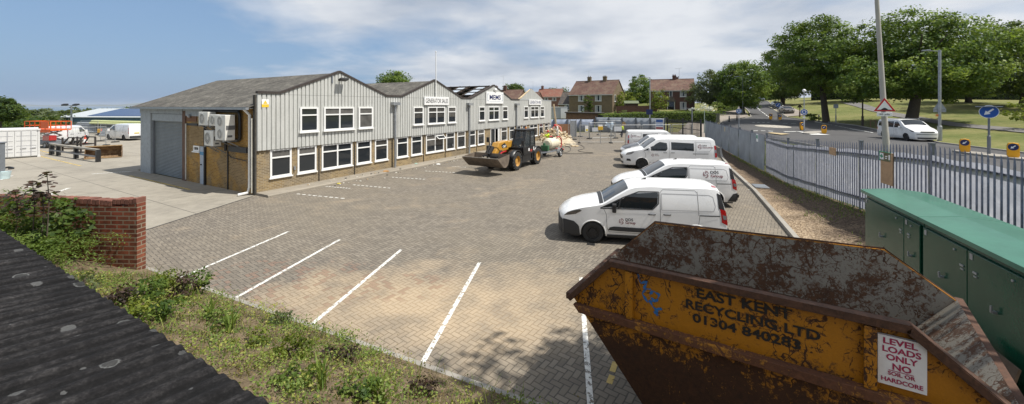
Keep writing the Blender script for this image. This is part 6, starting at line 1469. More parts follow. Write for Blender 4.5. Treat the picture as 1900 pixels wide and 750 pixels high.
# ------------------------------------------------------------------ palisade fence with sheeting
M_pal = pm('galvanised palisade', (.19, .205, .26), .5, .35, var=.38, scale=5, dirt=(.09, .085, .08), dirt_amt=.4); M_post = pm('fence post steel', (.15, .165, .185), .5, .3, var=.2)
m, nt, bb = newmat('white screen sheeting'); M_sheet = m; P = coord(nt, 'Object'); cc = ramp(nt, noise(nt, P, 2.2, 6, .65, 1.), [(.3, (.30, .315, .37)), (.6, (.41, .42, .48)), (.75, (.55, .56, .6))])
setb(nt, bb, Base_Color=cc, Roughness=.5, Normal=bump(nt, noise(nt, nd(nt, 'ShaderNodeMapping', {'Vector': P, 'Scale': (1, 1, .3)}).outputs[0], 2.5, 4, .6, 1.2), 1., .12))
tr = nd(nt, 'ShaderNodeBsdfTranslucent', {0: cc}); mx = nd(nt, 'ShaderNodeMixShader', {0: .72, 1: bb.outputs[0], 2: tr.outputs[0]}); nt.links.new(mx.outputs[0], nt.nodes['Material Output'].inputs[0])
M_sheetg = pm('grey screen sheeting', (.24, .27, .30), .6, var=.2, scale=1.2)
FA = math.atan2(1, .338); fn_len = math.hypot(1, .338)
pf = thing('palisade_fence', 'long grey palisade fence with sheeting behind its pales along the mulch bed', 'fence', (fl(13.7), 13.7, 0), FA)
FY = [4.0, 7.1, 10.37, 13.7, 17.1, 20.5, 24.0, 27.2, 30.5, 33.8, 37.0, 40.3, 43.5, 46.5]
FX = lambda y: (y-13.7)*fn_len
for i, y in enumerate(FY):
    x = FX(y); z = float(fz(y)); b = MB(); b.bx(x-.05, x+.05, -.13, -.03, z-.3, z+2.46); b.bx(x-.06, x+.06, -.14, -.02, z+2.46, z+2.48); b.build('post', M_post, pf)
    if i == len(FY)-1: break
    y2 = FY[i+1]; z2 = float(fz(y2)); x2 = FX(y2); n = int((x2-x)/.158); zl = lambda q: z+(z2-z)*q
    b = MB()
    for k in range(n):
        q = (k+.7)/(n+.4); px_ = x+(x2-x)*q+random.gauss(0, .005); zb = zl(q)+.05+random.gauss(0, .012); w = .034
        b.add([(px_-w, -.010, zb), (px_-w*.4, .004, zb), (px_+w*.4, .004, zb), (px_+w, -.010, zb), (px_-w, -.010, zb+2.2), (px_-w*.4, .004, zb+2.2), (px_+w*.4, .004, zb+2.2), (px_+w, -.010, zb+2.2), (px_-w*.55, -.008, zb+2.32), (px_, .003, zb+2.38), (px_+w*.55, -.008, zb+2.32)],
              [(0, 1, 5, 4), (1, 2, 6, 5), (2, 3, 7, 6), (4, 5, 9, 8), (5, 6, 9), (6, 7, 10, 9)])
    b.build('pale_panel', M_pal, pf, merge=False, recalc=False)
    b = MB()
    for zr in (.45, 2.0): b.bar((x+.05, -.05, zl(0)+zr), (x2-.05, -.05, zl(1)+zr), .012, .06); b.bar((x+.05, -.07, zl(0)+zr-.03), (x2-.05, -.07, zl(1)+zr-.03), .05, .012)
    b.build('rail', M_post, pf)
    b = MB(); far = y > 23
    top = 2.30 if far else 2.14
    yo = .03 if far else -.03
    b.grid(lambda u, v: (x+.05+(x2-x-.1)*u, yo+(.03*math.sin(u*9+i)*.3+.02*math.sin(v*7+u*5) if far else .006*math.sin(u*9+i+v*7)), zl(u)+.08+(top-.08)*v+.02*math.sin(u*12+i*2)*v), 22, 10); b.build('screen_sheet', M_sheetg if far else M_sheet, pf, smooth=180, recalc=False)
def onfence(px, py, d=.06):
    rr_ = (px-CX)/F; Y = (12.4-.338*13.7)/(rr_-.338); z = zY(py, Y); return (fl(Y)-d*.947, Y+d*.32, z)
def fboard(name, label, cat, px, py, w, h, mat):
    t = thing(name, label, cat, onfence(px, py), FA+PI); b = MB(); b.bx(-w/2, w/2, -.012, .012, -h/2, h/2); b.build('panel', mat, t, bevel=.004); b = MB()
    for q in (-1, 1): b.bx(q*w*.35-.012, q*w*.35+.012, .012, .05, h*.3, h*.36)
    b.build('cable_tie', M_black, t); return t
M_gsign = pm('green sign', (.01, .24, .12), .45, var=.08)
fboard('plywood_board', 'stained plywood board hung on the fence below the green sign', 'board', 1650, 313, .62, 1.0, M_ply)
t = fboard('safety_sign', 'green assembly sign with white symbols hung above the plywood board', 'sign', 1647, 291, .62, .3, M_gsign)
b = MB(); b.bx(-.26, -.06, -.016, -.0135, -.1, .1); b.build('pictogram', M_signw, t); b = MB(); b.prism([(-.25, 0), (-.15, .08), (-.15, -.08)], lambda u, v, w: (u, w, v), -.019, -.0165); b.bx(-.15, -.09, -.019, -.0165, -.03, .03); b.build('arrow', M_gsign, t)
b = MB(); b.bx(.02, .14, -.016, -.0135, .0, .03); b.bx(.02, .12, -.016, -.0135, -.06, -.03); b.bx(.2, .27, -.016, -.0135, -.08, .08); b.build('pictogram', M_signw, t)
fboard('plywood_board', 'small plain plywood panel on the fence left of the lamp column', 'board', 1548, 281, .55, .3, M_ply)
t = fboard('safety_sign', 'small white and green notice on the grey sheeted part of the fence', 'sign', 1407, 256, .4, .5, M_signw); b = MB(); b.bx(-.15, .15, -.017, -.013, -.05, .18); b.build('pictogram', M_gsign, t)
fboard('plywood_board', 'small buff card on the far grey sheeting near the corner', 'board', 1346, 240, .4, .4, pm('buff card', (.5, .42, .28), .8))
x, y, _ = at(1411, 343.5, .2); t = thing('manhole_cover', 'grey metal access cover lying in the mulch bed', 'cover', (x, y, bedz(x, y)+.03), rad(71)); b = MB(); b.bx(-.45, .45, -.3, .3, -.03, .02); b.build('frame', M_galv, t, bevel=.01); b = MB(); b.bx(-.38, .38, -.24, .24, .02, .028); b.build('plate', pm('chequer plate', (.22, .24, .26), .5, .4), t)
# grass tufts along the fence foot, chips on the bed
sp = []
for k in range(1500):
    Y = 8+random.random()**1.2*24; x = fl(Y)-abs(random.gauss(0, .22))-.05; sp.append((x, Y, bedz(x, Y)-.02, .06+.16*random.random(), random.gauss(0, .6), random.gauss(0, .6), .02, random.uniform(.3, .9)))
for k in range(500):
    Y = random.choice((13.5, 10.4, 16.2))+random.gauss(0, .5); x = fl(Y)-random.uniform(.4, 1.9); sp.append((x, Y, bedz(x, Y)-.02, .05+.08*random.random(), random.gauss(0, .6), random.gauss(0, .6), .02, random.uniform(.3, .8)))
tag(blades('bed_grass', sp, LF_weed), 'thin weeds and grass along the foot of the palisade fence', 'grass', kind='stuff')
# tufts on the verge behind the fence
sp = []
for k in range(2600):
    Y = 8+random.random()*40; x = fl(Y)+random.uniform(.3, 4.5); sp.append((x, Y, float(hgt(x, Y))-.05, .15+.4*random.random()**2, random.gauss(0, .4), random.gauss(0, .4), .04, random.uniform(.3, .9)))
tag(blades('verge_grass', sp, LF_weed), 'rough grass on the strip between the palisade fence and the road', 'grass', kind='stuff')

# ------------------------------------------------------------------ far side of the yard: hoarding, gates, mesh fences, rubble
def runbox(name, label, cat, p, q, h, n, mat, postm, z=0., t_=.04):
    p = Vector((*p, z)); q = Vector((*q, z)); L = (q-p).length; t = thing(name, label, cat, p, math.atan2(q.y-p.y, q.x-p.x))
    for k in range(n):
        b = MB(); x0, x1 = L*k/n, L*(k+1)/n; b.grid(lambda u, v: (x0+.03+(x1-x0-.06)*u, .03*math.sin(u*14+k)*.5, .04+(h-.04)*v), 8, 2); o = b.build('screen_panel', mat, t, smooth=180, recalc=False)
        m = o.modifiers.new('t', 'SOLIDIFY'); m.thickness = t_
    for k in range(n+1): b = MB(); b.bx(L*k/n-.05, L*k/n+.05, -.09, .0, -.1, h+.12); b.build('post', postm, t)
    return t, L
M_hoard = pm('grey blue hoarding sheet', (.21, .235, .265), .55, .1, var=.22, scale=1.1, dirt=(.36, .36, .36), dirt_amt=.35)
hd_, L_ = runbox('hoarding', 'tall grey blue hoarding across the far end of the yard', 'hoarding', (13.2, 60.4), (22.0, 55.0), 2.35, 5, M_hoard, M_post)
for k, (x, w, z, c) in enumerate(((1.9, .9, 1.35, (.42, .36, .30)), (4.4, .9, 1.4, (.5, .33, .16)), (6.6, 1.2, 1.3, (.42, .43, .44)), (9.0, 1.3, 1.3, (.4, .42, .43)))):
    b = MB(); n = 14; b.prism([(x+w/2*math.cos(2*PI*q/n)*(.8+.25*math.sin(q*2.3+k)), z+.45*math.sin(2*PI*q/n)*(.8+.25*math.cos(q*1.7+k))) for q in range(n)], lambda u, v, ww: (u, ww, v), -.055, -.045); b.build('faded_poster', mat_worn('faded poster', c, .46, 3.), hd_)
runbox('hoarding', 'low blue grey hoarding behind the rubble left of the tall one', 'hoarding', (2.5, 61.0), (13.0, 60.6), 2.0, 5, pm('blue grey sheet', (.2, .235, .31), .55, .1, var=.25, scale=1.2, dirt=(.42, .43, .46), dirt_amt=.3), M_post)
gt = thing('gate', 'tall black bar gates beside the far corner of the yard', 'gate', (22.15, 54.6, 0), math.atan2(47.2-54.6, 23.3-22.15))
Lg = math.hypot(7.4, 1.15)
for k in range(2):
    x0, x1 = Lg*k/2+.04, Lg*(k+1)/2-.04; b = MB()
    for zz_ in (.15, 1.15, 2.05): b.bx(x0, x1, -.03, .03, zz_-.04, zz_+.04)
    n = 15
    for q in range(n): xx = x0+(x1-x0)*(q+.5)/n; b.bx(xx-.035, xx+.035, -.02, .02, .1, 2.3)
    b.build('gate_leaf', M_black, gt)
for k in range(3): b = MB(); b.bx(Lg*k/2-.08, Lg*k/2+.08, -.08, .08, -.1, 2.5); b.build('post', M_black, gt)
t = thing('site_board', 'tall site information board with blue and red panels beside the gates', 'sign', (21.3, 55.2, 0), rad(-33)); b = MB(); b.bx(-.55, .55, -.12, -.08, .4, 2.3); b.build('board', M_signw, t)
for z0, z1, c in ((1.75, 2.2, (.05, .12, .34)), (1.25, 1.6, (.2, .3, .5)), (.8, 1.1, (.35, .06, .06)), (.5, .7, (.06, .14, .36))): b = MB(); b.bx(-.48, .48, -.126, -.121, z0, z1); b.build('printed_panel', pm('print', c, .5), t)
t = thing('timber_shed', 'low brown timber shed showing over the hoarding', 'shed', (12.6, 66.5, float(hgt(12.6, 66.5))), rad(-12)); b = MB(); b.bx(-3.2, 3.2, 0, 3, 0, 1.9); b.build('wall', pm('brown boards', (.15, .085, .05), .85, var=.3, scale=2), t); b = MB(); b.prism([(-3.4, 1.95), (3.4, 1.85), (3.4, 2.0), (-3.4, 2.12)], lambda u, v, w: (u, w, v), -.3, 3.2); b.build('roof', pm('felt roof', (.07, .06, .055), .9), t)
t = thing('garden_shed', 'small dark garden shed with pale green roof behind the garden wall', 'shed', onG(1172, 86), rad(-10)); b = MB(); b.bx(-1.4, 1.4, 0, 2.2, 0, 2.0); b.build('wall', pm('dark boards', (.06, .035, .025), .85), t); b = MB(); b.prism([(-.3, 1.95), (1.1, 2.5), (2.5, 1.95), (2.5, 2.02), (1.1, 2.6), (-.3, 2.02)], lambda u, v, w: (w, u, v), -1.6, 1.6); b.build('roof', pm('mossy felt', (.13, .15, .09), .9), t)
t = thing('box_trailer', 'pale grey box trailer with white rear door behind the hoarding', 'trailer', onG(1046, 72), rad(-8)); b = MB(); b.bx(-2.3, .7, 0, 2.2, .75, 2.9); b.build('body', pm('grey box side', (.34, .36, .38), .5, var=.1), t, bevel=.03); b = MB(); b.bx(-.55, .65, -.03, -.004, .8, 2.8); b.build('door', M_signw, t); b = MB(); b.bx(-2.36, .76, -.05, 2.25, 2.9, 2.98); b.build('roof', M_signw, t); b = MB(); b.bx(-2.0, .5, .2, 2, .4, .75); b.build('chassis', M_black, t)
for sy in (.2, 2.0): wheel(t, -.6, sy, .4, .25, M_rims)

M_heras = pm('mesh fence tube', (.36, .37, .37), .45, .5, var=.15)
def heras(p, q, label):
    p = Vector((*p, 0)); q = Vector((*q, 0)); L = (q-p).length; t = thing('mesh_fence_panel', label, 'fence panel', p, math.atan2(q.y-p.y, q.x-p.x), 'temporary mesh fence panels')
    b = MB(); b.tube([(.05, 0, .08), (.05, 0, 2.05)], .03, 6); b.tube([(L-.05, 0, .08), (L-.05, 0, 2.05)], .03, 6); b.tube([(.05, 0, 2.02), (L-.05, 0, 2.02)], .024, 6); b.tube([(.05, 0, .14), (L-.05, 0, .14)], .022, 6); b.build('frame', M_heras, t)
    b = MB(); n = int(L/.16)
    for k in range(1, n): b.bar((L*k/n, 0, .14), (L*k/n, 0, 2.02), .005, .005)
    for k in range(1, 6): b.bar((.05, 0, .14+1.88*k/6), (L-.05, 0, .14+1.88*k/6), .006, .006)
    b.build('mesh', M_heras, t, merge=False, recalc=False)
    for x in (.0, L): b = MB(); b.prism([(-.36, 0), (.36, 0), (.3, .12), (-.3, .12)], lambda u, v, w: (x+w, u, v), -.11, .11); b.build('foot_block', pm('rubber foot', (.035, .033, .031), .9), t)
h1 = [(7.5, 42.7), (11.0, 42.6), (14.5, 43.0)]
heras(h1[0], h1[1], 'nearest mesh fence panel, left of the two facing the camera'); heras(h1[1], h1[2], 'nearest mesh fence panel, right of the two facing the camera'); heras((14.6, 43.0), (18.1, 43.6), 'mesh fence panel just left of the farthest white van'); heras((18.2, 43.6), (21.4, 45.3), 'mesh fence panel behind the farthest white van')
heras((9.7, 48.0), (9.2, 51.5), 'mesh fence panel turned edge on at the left of the inner pen'); heras((9.7, 48.0), (13.1, 48.8), 'mesh fence panel across the front of the inner pen'); heras((13.2, 48.8), (13.6, 52.3), 'mesh fence panel along the right side of the inner pen'); heras((12.2, 54.2), (15.6, 54.6), 'farthest mesh fence panel beside the yellow vested person'); heras((7.6, 47.0), (7.4, 50.4), 'mesh fence panel beside the plywood hoarding by the rubble')
def mboard(name, label, cat, x, y, z, w, h, mat): t = thing(name, label, cat, (x, y, z), rad(3)); b = MB(); b.bx(-w/2, w/2, -.02, 0, -h/2, h/2); b.build('panel', mat, t); b = MB(); b.bx(-w/2+.05, -w/2+.08, 0, .03, h*.3, h*.4); b.bx(w/2-.08, w/2-.05, 0, .03, h*.3, h*.4); b.build('clip', M_black, t); return t
t = mboard('notice', 'tall white notice on the mesh fence with a yellow panel at its foot', 'sign', 9.35, 47.9, 1.3, .42, .75, M_signw); b = MB(); b.bx(-.12, .15, -.026, -.021, -.3, -.05); b.build('printed_panel', pm('print yellow', (.7, .55, .05), .5), t)
mboard('notice', 'blank pale grey board on the mesh fence between the white notice and the yellow box', 'sign', 10.4, 47.9, 1.2, .75, .5, pm('pale board', (.55, .57, .6), .5)); mboard('notice', 'blank pale grey board hung in front of the yellow vested person', 'sign', 13.4, 48.4, 1.25, .95, .6, pm('pale board', (.55, .57, .6), .5))
t = thing('warning_beacon', 'yellow box on a thin post among the mesh fences', 'beacon', (9.75, 42.2, 0)); b = MB(); b.tube([(0, 0, 0), (0, 0, 1.5)], .03, 6); b.build('post', M_galv, t); b = MB(); b.bx(-.26, .26, -.12, .12, 1.5, 1.9); b.build('box', pm('box yellow', (.65, .40, .03), .5), t, bevel=.03); b = MB(); b.bx(-.22, .22, -.1, .1, 1.9, 2.08); b.build('lamp', M_signw, t)
t = thing('draped_sheet', 'pale blue sheet draped over the mesh fence', 'sheet', (12.75, 50.2, 0)); b = MB(); b.grid(lambda u, v: (-.5+1.0*u+.1*math.sin(v*6), .1*math.sin(u*7), 2.0-.9*v*(.5+u*.7)+.05*math.sin(u*9)), 10, 8); b.build('fabric', pm('pale blue plastic', (.42, .52, .62), .5), t, smooth=180)
t = thing('plywood_hoarding', 'brown plywood sheets standing beside the rubble heap', 'hoarding', (5.75, 50.6, 0), rad(4))
for k in range(2): b = MB(); b.bx(k*1.0, k*1.0+.98, 0, .04, .05, 1.75); b.build('panel', pm('brown ply', (.27, .14, .075), .8, var=.15), t)
b = MB(); b.bx(1.99, 2.75, 0, .05, .05, 2.2); b.build('grey_panel', M_galv, t); b = MB(); b.bx(1.96, 2.02, -.04, .1, 0, 2.4); b.bx(2.75, 2.82, -.04, .1, 0, 2.4); b.build('post', M_heras, t)
# rubble: a heap of pale broken timber and plaster
r = np.random.default_rng(21); b = MB()
for k in range(620):
    q = r.random(2)*2-1
    if q[0]**2+q[1]**2 > 1: continue
    hh = 1.25*(1-(q[0]**2+q[1]**2))**.8; x = 5.0+2.1*q[0]; y = 45.6+3.0*q[1]; L = .12+.75*r.random()**3; M = Matrix.Rotation(r.random()*6.3, 3, 'Z') @ Matrix.Rotation(r.normal(0, .6), 3, 'Y') @ Matrix.Rotation(r.normal(0, .5), 3, 'X')
    b.box((x, y, hh*(.55+.5*r.random())+.04), (L, .08+.2*r.random(), .03+.09*r.random()), M=M, mi=int(r.random()*3))
for k in range(200):
    x, y = 4.2+2.2*r.random(), 39+8*r.random(); s_ = .06+.22*r.random()**2; b.box((x-(y-43)*.1, y, s_*.2), (s_*1.4, s_, s_*.4), r.random()*3, mi=int(r.random()*3))
rub = b.build('rubble_heap', [M_cream, pm('dusty plaster', (.55, .49, .38), .95, var=.2), pm('old timber', (.33, .24, .14), .9, var=.3)], None, merge=False, recalc=False)
tag(rub, 'heap of pale broken timber and plaster at the end of the building', 'rubble', kind='stuff')
b = MB(); b.grid(lambda u, v: (3.6+3.6*u, 42.3+6.6*v, .9*math.sin(PI*u)**.8*math.sin(PI*v)**.8+.0), 14, 14); tag(b.build('rubble_dust', pm('dust heap', (.45, .38, .27), .95, var=.3, scale=3, bmp=.8), smooth=180), 'dusty core of the rubble heap under the loose timber', 'rubble', kind='stuff')
t = thing('timber_plank', 'long pale plank leaning against the far end of the building', 'plank', BW(34.9, .5, 0), BA); b = MB(); b.bar((0, -.4, .05), (0, .2, 4.4), .2, .06); b.build('board', M_cream, t); b = MB(); b.bar((.0, -.3, 1.2), (.3, -.25, 1.3), .08, .06); b.build('batten', M_cream, t)
t = thing('corrugated_duct', 'red and white ribbed hose curved over the rubble heap', 'hose', (4.6, 47.2, .6)); b = MB(); b.tube([(.2, 0, .2), (.55, 0, .9), (.95, .05, 1.15), (1.35, 0, .9), (1.5, 0, .2)], .13, 10); b.build('pipe', pm('dusty red hose', (.5, .16, .13), .6, var=.5, scale=10), t, smooth=60); b = MB(); b.lathe([(.14, -.06), (.17, -.06), (.17, .06), (.14, .06)], (.2, 0, .2), (.35, 0, .7), 12); b.build('collar', M_signw, t)

# hoses on the paving
def hose(lab, pts, r_=.022):
    P = [Vector(at(*p)) for p in pts]; Q = []
    for i in range(len(P)-1):
        p0, p1, p2, p3 = P[max(0, i-1)], P[i], P[i+1], P[min(len(P)-1, i+2)]
        for k in range(8):
            s_ = k/8; Q.append(.5*((2*p1)+(p2-p0)*s_+(2*p0-5*p1+4*p2-p3)*s_*s_+(3*p1-p0-3*p2+p3)*s_**3)+Vector((0, 0, r_)))
    tag(MB().tube(Q, r_, 6).build('hose', M_black, None, smooth=60), lab, 'hose')
hose('long dark hose snaking over the paving in front of the mesh fences', [(1032, 285), (1070, 286), (1101, 284.5), (1080, 282.5), (1073, 279.5), (1084, 276), (1080, 271), (1072, 268)])
hose('looped dark hose behind the water bowser', [(1032, 281), (1052, 283), (1059, 277.5), (1054, 273), (1036, 274)])
# crumbs along the kerb of the building and by the bucket
r = np.random.default_rng(31); b = MB()
for k in range(90):
    s_ = 3+r.random()*26; o_ = 1.15+abs(r.normal(0, .25)); x, y, _ = BW(s_, o_, 0); q = .02+.05*r.random(); b.box((x, y, q*.3), (q*1.6, q, q*.6), r.random()*3, mi=int(r.random()*3))
for k in range(60): x, y, _ = BW(2+r.random()*26, .2+.8*r.random(), 0); q = .02+.05*r.random(); b.box((x, y, .11+q*.3), (q*1.6, q, q*.6), r.random()*3, mi=int(r.random()*3))
tag(b.build('debris', [pm('white crumbs', (.6, .58, .52), .9), pm('tan crumbs', (.4, .3, .18), .9), M_grime], None, merge=False, recalc=False), 'crumbs of rubble scattered along the building footway', 'debris', kind='stuff')
for (px, py, s_, lab, m_) in ((716.5, 322, .3, 'crumpled orange brown rag on the footway under the third ground floor window', pm('rag', (.42, .24, .1), .9)), (629, 341.5, .17, 'small yellow scrap beside the kerb below the first gable', pm('scrap', (.6, .5, .1), .8)), (772, 307, .2, 'pale green scrap on the footway below the second gable', pm('green scrap', (.3, .45, .38), .8)), (813, 305.5, .22, 'white scrap on the paving below the second gable', M_signw), (922, 314.5, .42, 'lump of concrete on the paving under the telehandler bucket', pm('lump', (.3, .26, .2), .95))):
    x, y, _ = at(px, py); rr = random.Random(px); b = MB(); b.sphere((0, 0, 0), s_*.5, 9, sz=(1.3, 1, .5))
    b.v = [(v[0]*rr.uniform(.75, 1.25), v[1]*rr.uniform(.75, 1.25), max(-.02, v[2])*rr.uniform(.8, 1.3)) for v in b.v]; b.v = [(a_+x, c_+y, d_+(.12 if 'footway' in lab else .02)) for a_, c_, d_ in b.v]; tag(b.build('scrap', m_, merge=False), lab, 'scrap')
# ------------------------------------------------------------------ houses
M_net = pm('net curtain', (.4, .41, .42), .8)
M_hw = pm('house window white', (.72, .72, .70), .4, var=.04)
def mat_tiles(name, c1, c2):
    m, nt, b = newmat(name); P = coord(nt, 'Object'); s = nd(nt, 'ShaderNodeSeparateXYZ', {0: P})
    br = nd(nt, 'ShaderNodeTexBrick', {'Vector': nd(nt, 'ShaderNodeCombineXYZ', {0: mth(nt, 'ADD', s.outputs[0], 0.), 1: s.outputs[2], 2: 0.}).outputs[0], 'Color1': (0, 0, 0, 1), 'Color2': (1, 1, 1, 1), 'Mortar': (.1, .1, .1, 1), 'Scale': 1., 'Mortar Size': .02, 'Brick Width': .3, 'Row Height': .22})
    n = noise(nt, P, .7, 6, .65); c = mixc(nt, br.outputs['Color'], c1, c2); c = mixc(nt, ramp(nt, n, [(.45, 0.), (.7, .6)]), c, (.25, .19, .13)); c = mixc(nt, mth(nt, 'MULTIPLY', br.outputs['Fac'], .6), c, (.03, .02, .018))
    setb(nt, b, Base_Color=c, Roughness=.9, Normal=bump(nt, br.outputs['Color'], .4, .03)); return m
M_tile = mat_tiles('brown roof tiles', (.10, .052, .040), (.16, .085, .062)); M_tiler = mat_tiles('red roof tiles', (.20, .075, .05), (.27, .11, .075)); M_tileg = mat_tiles('grey roof tiles', (.07, .062, .058), (.11, .098, .09))
M_hb = mat_brick('brown house brick', (.125, .085, .045), (.20, .14, .075), (.22, .19, .15)); M_hr = mat_brick('dark red house brick', (.085, .032, .024), (.14, .055, .04), (.16, .12, .1))
def house(label, base, rz, W, D, eave, ridge, wins, chims, brick, tiles, side=(), porch=None, aer=(), name='brick_house', over=.3):
    """front wall from x 0..W at y 0; ridge along x"""
    t = thing(name, label, 'house', base, rz); b = MB(); b.bx(0, W, 0, D, -1.5, eave-.02)
    for x0, x1 in ((0, .25), (W-.25, W)): b.prism([(0, eave-.02), (D, eave-.02), (D/2, ridge-.08)], lambda u, v, w: (w, u, v), x0, x1)
    b.build('wall', brick, t); b = MB(); k = (ridge-eave)/(D/2)
    b.prism([(-over, eave-over*k), (D/2, ridge), (D/2, ridge-.14), (-over, eave-over*k-.14)], lambda u, v, w: (w, u, v), -.15, W+.15); b.prism([(D/2, ridge+.001), (D+over, eave-over*k), (D+over, eave-over*k-.14), (D/2, ridge-.14)], lambda u, v, w: (w, u, v), -.15, W+.15); b.cyl((-.15, D/2, ridge), (W+.15, D/2, ridge), .09, n=8); rf_ = b.build('roof', tiles, t)
    b = MB(); b.bx(-.1, W+.1, -over-.1, -over+.02, eave-over*k-.2, eave-over*k-.08); b.build('gutter', M_hw, t)
    for cx, cy, cw, ch in chims:
        b = MB(); z0 = ridge-abs(cy-D/2)*k-.6; b.bx(cx-cw/2, cx+cw/2, cy-.35, cy+.35, z0, ridge+ch); b.bx(cx-cw/2-.06, cx+cw/2+.06, cy-.41, cy+.41, ridge+ch-.25, ridge+ch-.08)
        for q in (-.22, .22): b.cyl((cx+q, cy, ridge+ch), (cx+q, cy, ridge+ch+.25), .1, n=8)
        b.build('chimney', brick, rf_)
    def win(x0, x1, z0, z1, s_=False):
        b = MB(); fr = .09; y = -.05
        def q(a, c, e, f_, g=0.):
            if s_: b.bx(W-.05, W+.05+g, a, c, e, f_)
            else: b.bx(a, c, -.05-g, .05, e, f_)
        q(x0, x0+fr, z0, z1); q(x1-fr, x1, z0, z1); q(x0, x1, z0, z0+fr, .004); q(x0, x1, z1-fr, z1, .004)
        if x1-x0 > 1.1: q(x0+(x1-x0)*.36-.04, x0+(x1-x0)*.36+.04, z0, z1, -.004); q(x0+(x1-x0)*.7-.04, x0+(x1-x0)*.7+.04, z0, z1, -.004)
        q(x0-.06, x1+.06, z0-.09, z0-.003, .06); w = b.build('window', M_hw, t); b = MB()
        if s_: b.bx(W+.002, W+.012, x0+.02, x1-.02, z0+.02, z1-.02)
        else: b.bx(x0+.02, x1-.02, -.012, -.002, z0+.02, z1-.02)
        b.build('pane', M_glass, w)
        if x1-x0 > 1.1 and not s_: [MB().bx(u0, u1, -.016, -.0125, z0+.1, z1-.1).build('curtain', M_net, w) for u0, u1 in ((x0+.1, x0+(x1-x0)*.3), (x1-(x1-x0)*.25, x1-.1))]
    for w in wins: win(*w)
    for w in side: win(*w, True)
    for cx, cy, h in aer: b = MB(); b.tube([(cx, cy, ridge-.2), (cx, cy, ridge+h)], .025, 5); b.bar((cx-.9, cy, ridge+h-.1), (cx+.6, cy, ridge+h), .03, .03); [b.bar((cx-.8+q*.22, cy-.25, ridge+h-.09+.015*q), (cx-.8+q*.22, cy+.25, ridge+h-.09+.015*q), .02, .02) for q in range(6)]; b.build('aerial', M_galv, rf_)
    if porch:
        x0, x1 = porch; b = MB(); b.bx(x0+.12, x0+.22, -1.4, -1.3, 0, 2.2); b.bx(x1-.22, x1-.12, -1.4, -1.3, 0, 2.2); b.bx(x1-.25, x1-.1, -1.4, -.0, 0, 2.2); b.build('porch', M_hw, t); b = MB(); b.bx(x0+.2, x1-.3, -.1, -.004, 0, 2.1); b.build('door', M_black, t); b = MB(); b.bx(x0+.2, x1-.3, -1.35, -1.33, .9, 2.1); b.build('pane', M_glass, t)
        b = MB(); xm = (x0+x1)/2; b.prism([(x0-.15, 2.2), (xm, 3.5), (x1+.15, 2.2), (x1+.15, 2.05), (x0-.15, 2.05)], lambda u, v, w: (u, w, v), -1.55, -.001); b.build('porch_roof', M_tileg, t)
    return t
zb = float(hgt(15, 94)); 
house('brown brick semi detached house with two chimneys and a creeper on its front', pY(1056, 96, 2.15), rad(-35), 11.2, 8.6, 4.95, 8.3, [(2.5, 4.05, 3.15, 4.6), (6.9, 8.5, 3.15, 4.65), (2.5, 4.05, .55, 2.1), (6.9, 8.5, .45, 2.1)], [(3.6, 4.3, .85, 1.0), (7.7, 4.3, .85, 1.0)], M_hb, M_tile, side=[(1.2, 2.2, 3.0, 4.6)], aer=[(3.4, 4.3, 2.6)])
house('dark red brick house with a porch and one chimney beside the minor road', pY(1207.5, 88.5, 3.0), rad(-21), 9.2, 7.5, 4.85, 7.4, [(1.1, 2.35, 3.2, 4.6), (3.95, 4.6, 3.2, 4.65), (6.2, 7.5, 3.2, 4.65), (6.2, 7.5, .35, 2.0)], [(5.1, 3.8, .75, .9), (5.8, 4.6, .5, .5)], M_hr, M_tile, porch=(3.4, 5.2), aer=[(6.2, 3.8, 2.6)])
house('small grey roofed outhouse against the left side of the brown brick house', pY(1037, 99, 2.2), rad(-30), 4.4, 6, 2.7, 5.6, [(1.6, 3.2, .9, 2.2)], [], M_hb, M_tileg, name='outhouse')
house('far red roofed house with white windows left of the grey roofed outhouse', pY(996, 150, float(hgt(10, 135))+1.0), rad(-20), 9.5, 8, 5.0, 8.0, [(3.0, 4.6, 3.2, 4.5), (6.2, 7.8, 3.2, 4.5)], [(1.2, 4, .9, 1.2)], mat_brick('red house brick', (.17, .06, .045), (.25, .095, .07), (.25, .2, .16)), M_tiler, aer=[(1.0, 4, 3.5)])
house('far brown roofed house with chimneys behind the blue lettered gable', pY(890, 112, .6), rad(-25), 12.0, 8.5, 5.0, 8.2, [], [(3.2, 4.2, .9, 1.2), (6.2, 4.2, .9, 1.2)], M_hr, M_tile, aer=[(5.6, 4.2, 4.2)])
house('far brown roofed house behind the timber pediment', pY(955, 130, 1.0), rad(-25), 7.5, 8.5, 4.8, 7.8, [], [(4.3, 4.2, .9, 1.0)], M_hr, M_tile, aer=[(5.0, 4.2, 3.6)])
house('pale house glimpsed beyond the trees at the end of the minor road', pY(1420, 200, float(hgt(118, 160))-2.2), rad(-30), 14, 8, 5, 8, [(2, 3.6, 3, 4.3), (8, 9.6, 3, 4.3)], [], pm('cream render', (.5, .47, .42), .8), M_tiler)
house('brick bungalow in the shade behind the trees at the top of the green', pY(1570, 120, float(hgt(105, 118))+.1), rad(-40), 16, 8, 2.9, 5.0, [(2, 3.6, .9, 2.2), (5, 6.4, .9, 2.2), (11, 12.6, .9, 2.2)], [], M_hr, M_tile, name='bungalow')
t = thing('garden_wall', 'brick garden wall between the two houses behind the hedge', 'wall', onG(1144, 82), math.atan2(-2, 8)); b = MB(); b.bx(0, 8.2, -.12, .12, -.5, 2.0); b.build('brickwork', M_hr, t); b = MB(); b.bx(-.03, 8.23, -.16, .16, 2.0, 2.08); b.build('coping', M_tile, t)

